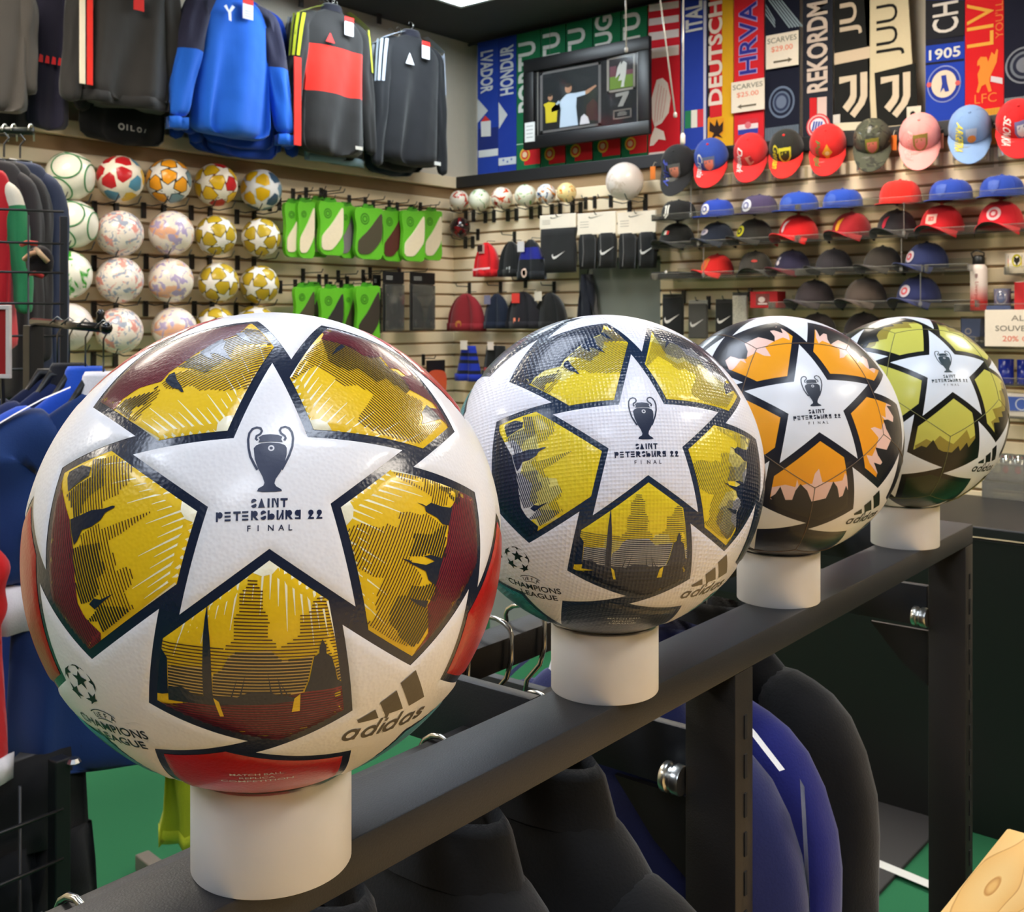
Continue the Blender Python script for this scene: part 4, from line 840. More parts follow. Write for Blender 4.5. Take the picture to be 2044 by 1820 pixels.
# 1: charcoal garment cut by the left frame edge
t, p = wall_jacket(-30, -70, wid(-120, 58, .30)/2, hgt(0, -70, 220, .30), 'charcoal grey jacket at the left edge of the jacket row', .30, cloth((66, 62, 58)), spread=.02, seed=11)
t, p = wall_jacket(-30, -60, wid(-120, 60, .16)/2, hgt(0, -60, 268, .16), 'black jacket hanging behind the charcoal one at the left edge',   .16, cloth((16, 16, 20)), dep=.025, spread=.02, seed=12)
# 2: dark navy with red letters, between
t, p = wall_jacket(96, -60, wid(56, 140, .18)/2, hgt(90, -60, 262, .18), 'dark navy top with red print between two charcoal jackets', .18, cloth((34, 32, 50)), dep=.028, spread=.0, sw=.05, seed=13, slv=.3)
for k in range(4): printing('worn_lettering', [[(-.065+.028*k, -hgt(90, -60, 132, .18)), (-.045+.028*k, -hgt(90, -60, 132, .18)), (-.045+.028*k, -hgt(90, -60, 118, .18)), (-.058+.028*k, -hgt(90, -60, 116, .18))]], lambda x, z: (x, -.045, z), ink((200, 40, 44)), t)
# 3: black track jacket with cream and red sleeve stripes
t, p = wall_jacket(252, -90, wid(158, 335, .30)/2, hgt(250, -90, 208, .30), 'black track jacket with one cream and one red sleeve stripe', .30, DK, spread=.06, sw=.075, slv=hgt(250, -90, 228, .30), seed=14, dep=.06, hem=DK2)
for i, (c, a) in enumerate(((CRM, -.10), (RED, .0))):
    st = MB(); x0 = -wid(158, 252, .30)
    st.box((x0-.022+i*.034, -.068, -hgt(250, -90, 60, .30)), (.026, .006, hgt(250, -60, 200, .3)), ch=.002)
    obj('stripe', st, c, t)
p2 = onX(276, 8, LX+.38); obj('price_tag', MB().box((p2.y-p.y, -.085, p2.z-p.z), (.05, .003, .06)), paper((212, 40, 34)), t)
t, p = wall_jacket(252, -60, wid(180, 345, .14)/2, hgt(250, -60, 292, .14), 'black sweatshirt with pale hem lettering behind the track jacket',   .14, cloth((14, 14, 16)), dep=.026, spread=.03, seed=15)
zz = -hgt(250, -60, 258, .14)
for k, sh in enumerate(([ring2d(-.05, zz, .016, .009)], [[(-.025, zz-.014), (-.018, zz-.014), (-.018, zz+.014), (-.025, zz+.014)]], [[(-.005, zz-.014), (.016, zz-.014), (.016, zz-.008), (.002, zz-.008), (.002, zz+.012), (-.005, zz+.012)]], [ring2d(.04, zz-.003, .013, .007)], [[(.062, zz-.014), (.069, zz-.014), (.075, zz+.004), (.07, zz+.006)]])): printing('worn_lettering', sh, lambda x, z: (x, -.045, z), ink((150, 146, 140)), t)
# 4: blue training top
t, p = wall_jacket(466, -12, wid(400, 544, .34)/2, hgt(466, -12, 278, .34), 'bright blue training top with navy shoulders and white chest logo', .34, BLUE, sleeve=DNVY, slv=hgt(466, -8, 262, .34), sl_bands=dict(mats=[BLUE], u=[(.5, 1.1, 1)]), collar=BLUE, spread=.10, sw=.085, dep=.06, tag=.02, seed=16, cuff=BLUE)
yk = MB()
for s in (-1, 1): yk.add([(s*.06, -.058, .004), (s*.19, -.068, -.085), (s*.185, -.071, -.16), (s*.14, -.073, -.06)], [(0, 1, 2, 3) if s > 0 else (0, 3, 2, 1)])
obj('shoulder_panel', yk, DNVY, t)
printing('logo_print', [[(-.112, -.098), (-.098, -.088), (-.084, -.112), (-.066, -.084), (-.05, -.09), (-.072, -.118), (-.07, -.16), (-.084, -.158), (-.088, -.122)]], lambda x, z: (x, -.083, z), ink((225, 228, 235)), t)
for i, (dx, dz) in enumerate(((14, 300), (24, 322), (-12, 312))):
    t, p = wall_jacket(466+dx, -2, wid(400, 540, .24-.05*i)/2, hgt(466, -2, dz, .24-.05*i), ('blue training top directly behind the front blue one', 'blue training top last in the blue row, longest', 'blue training top third in the blue row')[i], .24-.05*i, cloth((18, 62, 168)), dep=.018, slv=hgt(466, -2, dz-8, .24), spread=.09, sw=.07, seed=20+i)
# 5: black top, red chest band, yellow shoulder stripes
H5 = hgt(660, 18, 310, .34)
t, p = wall_jacket(662, 22, wid(600, 728, .34)/2, H5, 'black training top with red chest band and lime shoulder stripes', .34, DK2, bands=dict(mats=[RED], z=[(-H5*.30, -H5*.555, 1)]), stripes=([YEL, YEL, YEL], .42), collar=INK, spread=.07, sw=.062, dep=.055, tag=.05, seed=25, slv=hgt(640, 22, 306, .34))
st = MB().box((-wid(585, 662, .34)-.012, -.050, -H5*.68), (.045, .006, H5*.58), ch=.002); obj('stripe', st, RED, t, label='red lower sleeve stripe')
printing('logo_print', [[(-.105, -H5*.25), (-.075, -H5*.185), (-.045, -H5*.25)]], lambda x, z: (x, -.078, z), ink((220, 44, 40)), t)
obj('hem_label', MB().box((.12, -.08, -H5*.93), (.05, .002, .018)), paper((190, 186, 176)), t)
for i, (dx, c, lab) in enumerate(((-10, cloth((96, 88, 84)), 'grey striped training top behind the lime shouldered one'), (-18, cloth((70, 66, 66)), 'dark taupe training top, last one in the lime shouldered row'))):
    wall_jacket(662+dx, 30, wid(600, 724, .22-.09*i)/2, hgt(650, 30, 322, .22-.09*i), lab, .20-.09*i, c, dep=.02, stripes=([GREY], .5), spread=.05, seed=27+i)
t, p = wall_jacket(668, 30, wid(608, 728, .28)/2, hgt(650, 30, 326, .28), 'black top with pale blue hem showing under the red banded one',  .255, cloth((18, 20, 24)), dep=.018, hem=cloth((120, 146, 158)), spread=.05, seed=30)
# 6: black top with white shoulder stripes
H6 = hgt(820, 68, 330, .34)
t, p = wall_jacket(820, 72, wid(766, 880, .34)/2, H6, 'black training top with three white shoulder stripes, right end of row', .34, cloth((24, 25, 29)), stripes=([LGREY, LGREY, LGREY], .42), collar=INK, spread=.05, sw=.06, dep=.055, tag=.04, seed=33, slv=hgt(820, 70, 345, .34))
printing('logo_print', [[(-.115, -H6*.25), (-.085, -H6*.165), (-.05, -H6*.25)]], lambda x, z: (x, -.078, z), ink((220, 222, 226)), t)
obj('hem_label', MB().box((.14, -.075, -H6*.96), (.05, .002, .02)), paper((200, 200, 196)), t)
wall_jacket(796, 82, wid(748, 850, .24)/2, hgt(800, 82, 345, .24), 'black training top with grey stripes behind the white striped one',  .23, cloth((28, 28, 31)), dep=.025, stripes=([GREY, LGREY], .45), spread=.04, seed=34)
wall_jacket(780, 84, wid(738, 836, .13)/2, hgt(800, 84, 350, .13), 'dark slate top hanging closest to the wall at the row end',  .13, cloth((30, 42, 60)), dep=.025, spread=.03, seed=35)
# face-out arms
for i, (px, py) in enumerate(((300, -60), (466, -20), (598, 8), (662, 12), (754, 42), (820, 60))):
    a = onX(px, py, LX)
    t = thing('wall_bracket', ('chrome display arm above the striped track jacket', 'chrome display arm holding the blue training tops', 'bare bracket between the blue and red banded tops', 'chrome display arm holding the lime shouldered tops', 'empty chrome arm high on the wall between two black tops', 'chrome display arm holding the white striped tops')[i], 'display arm', (LX, a.y, a.z+.06), 0, 'display arms high on the left wall')
    obj('plate', MB().box((.012, 0, -.02), (.014, .03, .12), ch=.003), plastic((70, 66, 62)), t)
    L = .14 if i == 2 else .42
    ar = MB().tube([(.015, 0, .0), (L, 0, .03)], .006, 8); obj('arm', ar, metal((180, 176, 168), .3), t, smooth=True)
    if L > .2:
        for k in range(4): obj('stop_ball', MB().ellipsoid((L-.09*k, 0, .036-.006*k), (.008,)*3, 8, 6), metal((200, 196, 188), .25), t, smooth=True)
# dark rail with silver hanger tips at the far left
# ---- footballs on holders
WARMW = (236, 226, 208)
def skin(name, base, spots, sc=9.0, thr=.56, wid_=.06, rough=.25):
    """printed skin: coloured blotches from noise over a white base"""
    m = bpy.data.materials.new(name); m.use_nodes = True; nt = m.node_tree; N = nt.nodes; L = nt.links; p = N['Principled BSDF']
    tc = N.new('ShaderNodeTexCoord'); cur = None
    for i, (c, s, th, off) in enumerate(spots):
        mp = N.new('ShaderNodeMapping'); mp.inputs['Location'].default_value = off; L.new(tc.outputs['Object'], mp.inputs[0])
        no = N.new('ShaderNodeTexNoise'); no.inputs['Scale'].default_value = s; no.inputs['Detail'].default_value = 3; no.inputs['Distortion'].default_value = 1.2; L.new(mp.outputs[0], no.inputs['Vector'])
        mr = N.new('ShaderNodeMapRange'); mr.inputs[1].default_value = th; mr.inputs[2].default_value = th+wid_; L.new(no.outputs['Fac'], mr.inputs[0])
        mx = N.new('ShaderNodeMix'); mx.data_type = 'RGBA'; mx.inputs[7].default_value = lin(c); L.new(mr.outputs[0], mx.inputs[0])
        if cur: L.new(cur, mx.inputs[6])
        else: mx.inputs[6].default_value = lin(base)
        cur = mx.outputs[2]
    L.new(cur, p.inputs['Base Color']); p.inputs['Roughness'].default_value = rough; p.inputs['Coat Weight'].default_value = .3
    return m
def wst(name, star, pan, core, **k): return dict(name=name, core=glossy(core), star=glossy(star), puff=.004, pw=.03, band=k.get('band', .04), panels=[glossy(c) for c in pan])
WST = {'gold': wst('w_gold', (236, 230, 222), [(190, 160, 40)]*4, (60, 50, 20), band=.03),
       'ygred': wst('w_ygred', (238, 226, 208), [(222, 176, 30), (190, 30, 34), (222, 176, 30), (190, 30, 34)], (110, 50, 30), band=.03),
       'orange': wst('w_orange', (236, 230, 222), [(240, 160, 34), (240, 160, 34), (120, 150, 160), (40, 44, 50)], (40, 42, 50), band=.045),
       'redblue': wst('w_redblue', (238, 226, 206), [(190, 34, 40), (86, 142, 168), (222, 176, 40), (86, 142, 168)], (232, 220, 200), band=.03),
       'bluey': wst('w_bluey', (230, 228, 226), [(224, 176, 24), (60, 84, 106), (120, 150, 168), (60, 84, 106)], (190, 196, 200), band=.03)}
SK_RB = skin('skin_red_blue', (238, 226, 214), [((222, 150, 138), 20, .54, (0, 0, 0)), ((160, 166, 182), 26, .53, (3, 1, 0))])
SK_OP = skin('skin_orange_purple', (238, 226, 212), [((234, 176, 142), 9, .57, (1, 0, 2)), ((178, 162, 198), 22, .54, (5, 2, 0))])
SK_GR = skin('skin_green_red', (236, 232, 218), [((60, 160, 50), 12, .55, (0, 2, 0)), ((206, 60, 40), 9, .6, (2, 2, 2))])
SK_MX = skin('skin_faint', (226, 214, 206), [((150, 156, 168), 8, .62, (2, 5, 1)), ((206, 190, 176), 14, .6, (0, 1, 4))])
holdm = plastic((24, 23, 22)); clearm = ACRYLIC_EDGE
def holder(p, R, wall, name_lab, group):
    """two black plates on the slats with bent wire arms cradling a ball; p ball centre"""
    rot = ROT_L if wall == 'L' else 0
    base = Vector((LX, p.y, p.z)) if wall == 'L' else Vector((p.x, RY, p.z))
    d = (p.x-LX) if wall == 'L' else (RY-p.y)
    t = thing('ball_holder', name_lab, 'ball holder', (base.x, base.y, p.z-R), rot, group)
    for s in (-1, 1):
        x = s*R*.52
        obj('plate', MB().box((x, -.006, -.028), (.024, .012, .075), ch=.002), holdm, t)
        obj('arm', MB().tube([(x, -.01, -.0), (x, -d*.6, -.012), (x, -d-R*.55, -.006), (x, -d-R*.8, R*.24)], .003, 6), holdm, t, smooth=True)
    return t
def plain_ball(name, lab, p, R, m, group, lines=None, lcol=None, rot=(0, 0, 0), valve=True):
    t = thing(name, lab, 'ball', p, 0, group); t.rotation_euler = rot
    obj('skin', MB().ellipsoid((0, 0, 0), (R,)*3, 32, 20), m, t, smooth=True)
    if lines:
        for L in lines:
            q = MB().tube([Vector(d).normalized()*(R*1.001) for d in L], [R*.034]*len(L), 5); obj('printed_line', q, lcol, t, smooth=True)
    obj('valve', MB().ellipsoid((0, 0, R*.985), (R*.05, R*.05, R*.02), 8, 6), plastic((60, 60, 60)), t)
    return t
def arc(c, r, a0, a1, n=12):
    c = Vector(c).normalized(); u = c.orthogonal().normalized(); v = c.cross(u)
    return [c*math.cos(r)+(u*math.cos(a0+(a1-a0)*i/(n-1))+v*math.sin(a0+(a1-a0)*i/(n-1)))*math.sin(r) for i in range(n)]
GL = [arc((.9, -.35, .45), .62, 0, 2*PI, 26), arc((.5, .8, -.1), .6, 0, 2*PI, 26), arc((.45, -.6, -.7), .6, 0, 2*PI, 26), arc((-.6, -.3, .7), .6, 0, 2*PI, 26), arc((.1, .3, .95), .55, 0, 2*PI, 26)]
GB = 'footballs on the left wall'; GH = 'black ball holders on the slatwall'
rows = [
 [(140, 352, 'line', 'white football with green curved lines, top left of the ball wall'), (240, 357, 'redblue', 'football with red and light blue panels in the top row'), (337, 362, 'orange', 'football with orange panels and black edges in the top row'), (431, 369, 'ygred', 'football with gold front panels and red accents in the top row'), (521, 379, 'bluey', 'football with yellow and slate blue panels, top row right end')],
 [(146, 447, 'line', 'white football with green curved lines, second row behind the grid'), (239, 466, 'rb', 'white football with faint red and blue scribble, second row'), (342, 465, 'op', 'white football with orange and purple scribble, second row'), (431, 470, 'gold', 'white star football with gold panels, second row'), (521, 474, 'gold', 'white star football with gold panels, right end of second row')],
 [(134, 548, 'gr', 'white football with green and red markings, third row left end'), (239, 559, 'rb', 'white football with red and blue scribble, third row'), (341, 560, 'op', 'white football with purple scribble, third row'), (436, 564, 'gold', 'white star football with gold panels, third row'), (518, 568, 'gold', 'white star football with gold panels, right end of third row')],
 [(136, 652, 'mx', 'pale football behind the hanger arm, bottom row'), (238, 660, 'rb', 'white football with orange red scribble, just above the largest ball'), (348, 657, 'op', 'pale football with faint orange blotch, partly hidden behind the largest ball'), (430, 652, 'gold', 'gold panelled football barely showing over the largest ball'), (510, 648, 'gold', 'gold panelled football, top edge showing over the largest ball right of centre')]]
for r, row in enumerate(rows):
    for c, (px, py, st, lab) in enumerate(row):
        R = .106 if st not in ('gold',) else .10
        p = onX(px, py, LX+.135)
        rotv = (RND.uniform(-.5, .5), RND.uniform(-.4, .4), PI/2-.9+RND.uniform(-.3, .3))
        if st in WST: star_ball('football', lab, p, rotv, WST[st], R=R, step=.12, key=WST[st]['name'], group=GB)
        elif st == 'line': plain_ball('football', lab, p, R, M((236, 230, 214), 'ball_skin', .3, scale=60, coat=.3), GB, GL, glossy((60, 130, 76)), rot=(0, 0, -.3))
        else: plain_ball('football', lab, p, R, {'rb': SK_RB, 'op': SK_OP, 'gr': SK_GR, 'mx': SK_MX}[st], GB, rot=rotv)
        ords = ('first', 'second', 'third', 'fourth', 'fifth')
        holder(p, R, 'L', 'black two pronged holder under the %s ball of the %s row' % (ords[c], ('top', 'second', 'third', 'bottom')[r]), GH)
# ---- green shin guard packs on pegs
SHIN = [(-.5, .42), (-.42, .5), (-.1, .47), (.2, .5), (.46, .5), (.5, .44), (.46, .2), (.44, -.1), (.5, -.36), (.4, -.5), (.1, -.49), (-.3, -.5), (-.5, -.38), (-.46, -.1), (-.42, .1), (-.5, .3)]
def fillet(poly, it=2):
    for _ in range(it):
        o = []; n = len(poly)
        for i in range(n):
            (a, b), (c, d) = poly[i], poly[(i+1) % n]; o += [(a*.75+c*.25, b*.75+d*.25), (a*.25+c*.75, b*.25+d*.75)]
        poly = o
    return poly
GRN = plastic((96, 178, 38), .35); GRN2 = plastic((62, 140, 28), .35); CRE = plastic((222, 204, 172), .5)
def peg(t, z, L, col=(20, 20, 20)):
    obj('peg_plate', MB().box((0, -.005, z-.01), (.022, .01, .07), ch=.002), plastic(col), t)
    obj('peg_wire', MB().tube([(0, -.008, z), (0, -L, z), (0, -L-.012, z+.018)], .0028, 6), plastic(col), t, smooth=True)
def shin_pack(px0, px1, py0, py1, off, lab, insert=CRE, group='green shin guard packs', peg_=True, dark_=False, turn=0):
    a = onX(px0, (py0+py1)/2, LX+off); b = onX(px1, (py0+py1)/2, LX+off)
    top = onX((px0+px1)/2, py0, LX+off); bot = onX((px0+px1)/2, py1, LX+off)
    w, h = abs(b.y-a.y)/2*1.02, (top.z-bot.z); cx, cz = (a.y+b.y)/2, (top.z+bot.z)/2
    w *= 2
    t = thing('shin_guard_pack', lab, 'shin guards', (LX, cx, cz), ROT_L+turn, group)
    sh = fillet([(x*w, z*h) for x, z in SHIN]); d = off
    m = MB().prism(sh, -d-.012, -d+.012); obj('pouch', m, GRN, t)
    ins = fillet([(-.40*w, -.40*h), (-.10*w, -.41*h), (.06*w, -.37*h), (.36*w, -.17*h), (.44*w, -.06*h), (.45*w, .30*h), (.43*w, .41*h), (.34*w, .36*h), (.0*w, .08*h), (-.36*w, -.13*h), (-.40*w, -.2*h)], 1)
    obj('window', MB().prism(ins, -d-.016, -d-.010), insert, t)
    lg = circ(-.1*w, .3*h, .17*w, .085*h, 18)
    printing('logo_print', [ring2d(-.16*w, .27*h, .15*w, .12*w), ring2d(-.16*w, .27*h, .085*w, .055*w)], lambda x, z: (x, -d-.0135, z), ink((50, 110, 24)), t)
    obj('hang_tab', MB().prism([(-.05, h*.46), (.05, h*.46), (.03, h*.46+.03), (-.03, h*.46+.03)], -d-.004, -d+.004), GRN2, t)
    peg(t, h*.5+.012, d+.03)
    return t
BRN = plastic((70, 62, 44), .5); RDK = plastic((84, 34, 28), .5)
for i, (x0, x1, y0, y1, off, ins) in enumerate(((566, 604, 404, 514, .20, CRE), (592, 626, 402, 516, .22, CRE), (618, 652, 398, 514, .16, CRE), (634, 684, 402, 510, .24, CRE), (676, 706, 410, 516, .17, plastic((120, 110, 110), .5)), (706, 762, 414, 518, .22, BRN), (760, 802, 420, 522, .18, RDK), (800, 846, 420, 522, .22, CRE), (842, 880, 420, 520, .16, CRE))):
    shin_pack(x0, x1, y0, y1, off, 'green shin guard pack, %s upper peg row' % ('first', 'second', 'third', 'fourth with broad cream window,', 'fifth, with white tag,', 'sixth, with brown window,', 'seventh, with dark red window,', 'eighth, with cream window,', 'last')[i], ins)
for i, (x0, x1, y0, y1, off, ins) in enumerate(((586, 626, 572, 666, .2, BRN), (612, 640, 570, 660, .16, BRN), (636, 684, 574, 690, .24, plastic((40, 38, 36), .5)), (684, 708, 574, 680, .16, BRN), (708, 756, 570, 690, .22, plastic((52, 44, 36), .5)))):
    shin_pack(x0, x1, y0, y1, off, 'green shin guard pack, %s lower peg row above the largest ball' % ('leftmost', 'second', 'third, with dark window,', 'fourth', 'last, with dark window,')[i], ins)
# bare pegs over the packs
for i, (px, py) in enumerate(((584, 385), (610, 383), (640, 384), (648, 388), (696, 398), (728, 402), (744, 410), (776, 408), (792, 412), (820, 418), (838, 412), (604, 545), (636, 556), (650, 556), (674, 548), (692, 560), (725, 560))):
    a = onX(px, py, LX)
    t = thing('peg_hook', 'thin black peg hook over the green packs, peg %s from the left of its row' % ('one two three four five six seven eight nine ten eleven one two three four five six'.split()[i]) if False else 'thin black peg hook over the %s row of green packs, %s from the left' % ('upper' if i < 11 else 'lower', 'first second third fourth fifth sixth seventh eighth ninth tenth eleventh first second third fourth fifth sixth'.split()[i]), 'peg hook', (LX, a.y, a.z), ROT_L, 'peg hooks over the green packs')
    peg(t, 0, .16)
# black accessory packs
SIL = metal((196, 190, 182), .3)
def black_pack(px0, px1, py0, py1, off, lab, wall='L', group='clear fronted black packs'):
    a = onX(px0, (py0+py1)/2, LX+off); b = onX(px1, (py0+py1)/2, LX+off); top = onX((px0+px1)/2, py0, LX+off); bot = onX((px0+px1)/2, py1, LX+off)
    w, h = abs(b.y-a.y), top.z-bot.z
    t = thing('accessory_pack', lab, 'accessory pack', (LX, (a.y+b.y)/2, (top.z+bot.z)/2), ROT_L, group)
    obj('header_card', MB().box((0, -off, h*.4), (w, .004, h*.2), ch=.001), plastic((18, 18, 18)), t)
    obj('tray', MB().box((0, -off+.006, -h*.1), (w*.94, .012, h*.8), ch=.004), plastic((48, 46, 44), .3), t)
    obj('clear_front', MB().box((0, -off-.012, -h*.1), (w*.9, .006, h*.76), ch=.003), CLEARBAG, t)
    for s in (-1, 1):
        obj('stud', MB().lathe([(.006, 0), (.011, .01), (.011, .03), (.004, .04), (.004, h*.5), (.009, h*.52), (.006, h*.56)], 10, T=Matrix.Translation((s*w*.3, -off-.003, -h*.42))), SIL, t, smooth=True)
    obj('pad', MB().ellipsoid((.0, -off-.002, -.02), (w*.2, .012, h*.2), 14, 8), plastic((30, 28, 28), .4), t, smooth=True)
    for k in range(3): obj('print_line', MB().box((-w*.2, -off-.0025, h*(.42-.025*k)), (w*.3, .001, h*.008)), ink((170, 168, 160)), t)
    peg(t, h*.52, off+.03)
for i, (x0, x1, y0, y1, off) in enumerate(((744, 760, 548, 668, .12), (764, 806, 542, 662, .2), (818, 868, 544, 660, .2))):
    black_pack(x0, x1, y0, y1, off, ('narrow black pack beside the lower green packs', 'black pack with clear front and silver studs, nearer the green packs', 'black pack with clear front and silver studs, nearer the corner')[i])
t = thing('glove_pack', 'black and orange glove pack hanging low by the corner', 'gloves', (LX, onX(872, 745, LX+.12).y, onX(872, 745, LX+.12).z), ROT_L)
obj('card', MB().box((0, -.11, .03), (.16, .006, .1), ch=.001), plastic((30, 28, 22)), t); obj('glove', MB().prism(fillet([(-.07, -.14), (.07, -.14), (.08, -.02), (.05, .02), (-.06, .02), (-.08, -.04)]), -.13, -.1), plastic((206, 84, 50)), t)
peg(t, .09, .1)
# ================================================================ right wall: caps
def cap_shape(w, h, flat):
    e1, e2 = (3.4, 2.6) if flat else (2.3, 2.1)
    def rad(z):
        u = max(0, min(.999, z/h)); return (1-u**e1)**(1/e2)
    return rad
def cap(lab, p, w, crown, brim=None, under=None, flat=False, yaw=0, pitch=0, group='caps on the acrylic shelves', hf=.66, emblem=None, text=None, curve=.05, blen=.068, ech=0.0):
    h = w*hf; rad = cap_shape(w, h, flat); rx, ry = w/2, w*.55
    t = thing('cap', lab, 'cap', p, 0, group); t.rotation_euler = (pitch, 0, yaw)
    rings = []
    for k in range(9):
        z = h*(k/8)**.8 if k < 8 else h; r = rad(z) if k < 8 else .04
        rings.append([(rx*r*math.cos(2*PI*q/28), ry*r*math.sin(2*PI*q/28), z) for q in range(28)])
    cm = crown if not isinstance(crown, tuple) else cloth(crown)
    bm_ = cm if brim is None else cloth(brim)
    obj('crown', MB().loft(rings), cm, t, smooth=True)
    obj('button', MB().ellipsoid((0, 0, h), (w*.04, w*.04, w*.025), 10, 6), bm_, t, smooth=True)
    nu, nv = 16, 5; V = []; F = []; mi = []
    def bp(i, j, d):
        u = -1+2*i/nu; v = j/nv; x = u*rx*.97*(1+.03*v); yb = -ry*math.sqrt(max(0, 1-(u*.95)**2))
        y = yb-v*blen*(w/.17)*math.sqrt(max(0, 1-u*u*.92)); z = .004-(0 if flat else curve*(w/.17)*(u*u)*(.35+.65*v))-(0.004 if flat else -.006)*v+(0 if flat else .012)-d
        return (x, y, z)
    m = MB(); top = [[bp(i, j, 0) for i in range(nu+1)] for j in range(nv+1)]; bot = [[bp(i, j, .0035) for i in range(nu+1)] for j in range(nv+1)]
    m.loft(top, closed=False); m.loft([r[::-1] for r in bot], closed=False, mi=1)
    rim = top[-1]; rb = bot[-1]; m.loft([rim, rb], closed=False)
    m.m[:nu*nv] = [0]*(nu*nv); m.m[nu*nv:2*nu*nv] = [1]*(nu*nv); m.m[2*nu*nv:] = [0]*(len(m.f)-2*nu*nv)
    obj('brim', m, [bm_, cloth(under) if under else bm_], t, smooth=True)
    st = MB()
    for k in range(6):
        a = PI/2+k*PI/3; st.tube([(rx*rad(z*h)*math.cos(a)*1.004, ry*rad(z*h)*math.sin(a)*1.004, z*h) for z in (.0, .25, .5, .7, .85, .95)], .0011, 4)
    obj('seam', st, cm, t)
    def on(x, z):
        zz = z+h*.42; r = max(.12, rad(zz)); a = x/(rx*r)
        return (rx*r*math.sin(a)*1.012, -ry*r*math.cos(a)*1.012-.0015, zz)
    if emblem:
        for n, (sh, c) in enumerate(emblem):
            q = []
            for s in sh:
                s = s if isinstance(s, tuple) else cdt_fill([(x*w, y*w) for x, y in s], w*.08)
                if isinstance(sh[0], tuple): s = ([(x*w, y*w) for x, y in s[0]], s[1])
                q.append(s)
            e_ = MB()
            for v, f in q: e_.add([tuple(Vector(on(x+ech*w, z))*(1+.004*n)) for x, z in v], f)
            obj('emblem', e_, ink(c), t)
    if text:
        for s, x0, z0, tw, th, c, rot in text:
            v, f = txt_at(s, x0*w, z0*w, tw*w, th*w, .012, rot); e_ = MB()
            def tp(x, z):
                if z+h*.42 > .006: return tuple(Vector(on(x, z))*1.004)
                vv = (.006-(z+h*.42)); u = max(-.96, min(.96, x/rx)); q = -ry*math.sqrt(1-(u*.95)**2)
                return (x, q-vv, .0075-(0 if flat else curve*(w/.17)*u*u*(.35+.65*min(1, vv/.07)))+.006*vv/.07+(0 if flat else .012))
            e_.add([tp(x, z) for x, z in v], f); obj('lettering', e_, ink(c), t)
    return t
ROUND = lambda r, cx=0, cy=.0: [circ(cx, cy, r, r, 20)]
RINGE = lambda c1, c2, r=.16, cx=0, cy=.0: [(ROUND(r, cx, cy), c1), (ROUND(r*.62, cx, cy), c2), (ROUND(r*.3, cx, cy), c1)]
SHLD = lambda c1, c2, w=.36, h=.42, cx=0, cy=0: [([shield2d(cx, cy, w, h)], c1), ([shield2d(cx, cy, w*.72, h*.7)], c2)]
CAPOFF = .135
def shelf_z(px, py): return onY(px, py, RY-CAPOFF).z
SHZ = {2: 2.013, 3: 1.867, 4: 1.709, 5: 1.554, 6: 1.398}
def shelf_cap(row, px, wpx, lab, crown, **kw):
    d = depthY(px, RY-CAPOFF); w = wpx*d/FPX*.93
    p = onY(px, 400, RY-CAPOFF); lift = kw.pop('lift', .0 if kw.get('flat') else .018)
    return cap(lab, (p.x, RY-CAPOFF, SHZ[row]+.0045+lift), w, crown, **kw)
K_ = (24, 24, 24); BL = (38, 66, 166); RD = (214, 32, 34); NV = (38, 46, 80); PR = (70, 60, 92)
J_ = lambda c: [([[(-.06, .16), (.04, .16), (.04, -.1), (-.04, -.17), (-.09, -.12), (-.02, -.07), (-.02, .11), (-.06, .11)], [(.07, .17), (.12, .17), (.12, -.12), (.0, -.24), (-.03, -.2), (.07, -.1)]], c)]
S_ = 'second shelf row'
shelf_cap(2, 1355, 72, 'black flat brimmed cap with white J shaped badge, upper shelf left end', K_, flat=True, yaw=-.25, emblem=J_((222, 218, 206)), hf=.62)
shelf_cap(2, 1432, 68, 'royal blue cap with round white badge on the upper shelf', BL, flat=True, yaw=-.3, emblem=RINGE((226, 220, 214), (60, 70, 150), .17), hf=.6)
shelf_cap(2, 1516, 74, 'dusty purple cap with round white badge on the upper shelf', PR, flat=True, yaw=-.3, emblem=RINGE((206, 206, 216), (110, 110, 150), .18), hf=.6)
shelf_cap(2, 1595, 80, 'plain blue cap on the upper shelf, left one of the touching pair', (34, 70, 168), flat=True, yaw=-.2, emblem=[(ROUND(.15), (58, 88, 176))], hf=.56)
shelf_cap(2, 1682, 80, 'plain blue cap on the upper shelf, right one of the touching pair', (34, 70, 168), flat=True, yaw=-.2, emblem=[(ROUND(.15), (58, 88, 176))], hf=.56)
shelf_cap(2, 1797, 84, 'tall plain red cap on the upper shelf', (216, 38, 28), under=K_, flat=True, yaw=-.1, hf=.66)
shelf_cap(2, 1898, 86, 'blue cap with faint tonal badge right of the plain red cap', (36, 66, 160), under=K_, flat=True, yaw=-.15, emblem=[([shield2d(0, 0, .26, .3)], (62, 88, 170))], hf=.58)
shelf_cap(2, 2000, 88, 'blue cap with faint badge at the right frame edge, upper shelf', (36, 66, 160), under=K_, flat=True, yaw=-.1, emblem=[([shield2d(0, 0, .26, .3)], (62, 88, 170))], hf=.58)
shelf_cap(3, 1352, 74, 'black cap with small green white and red patch, lower left of the J cap', (26, 27, 27), yaw=-.2, emblem=[([[(-.12, .1), (-.04, .12), (-.04, -.0), (-.1, -.02)]], (36, 100, 60)), ([[(-.04, .12), (.05, .12), (.05, 0), (-.04, 0)]], (226, 222, 212)), ([[(.05, .12), (.13, .1), (.12, .0), (.05, 0)]], (206, 50, 46))])
shelf_cap(3, 1432, 70, 'dark navy cap with pale oval badge, second shelf', (32, 38, 54), yaw=-.4, emblem=[([circ(-.02, .05, .17, .1)], (190, 178, 184)), ([circ(-.02, .05, .1, .05)], (120, 112, 130))])
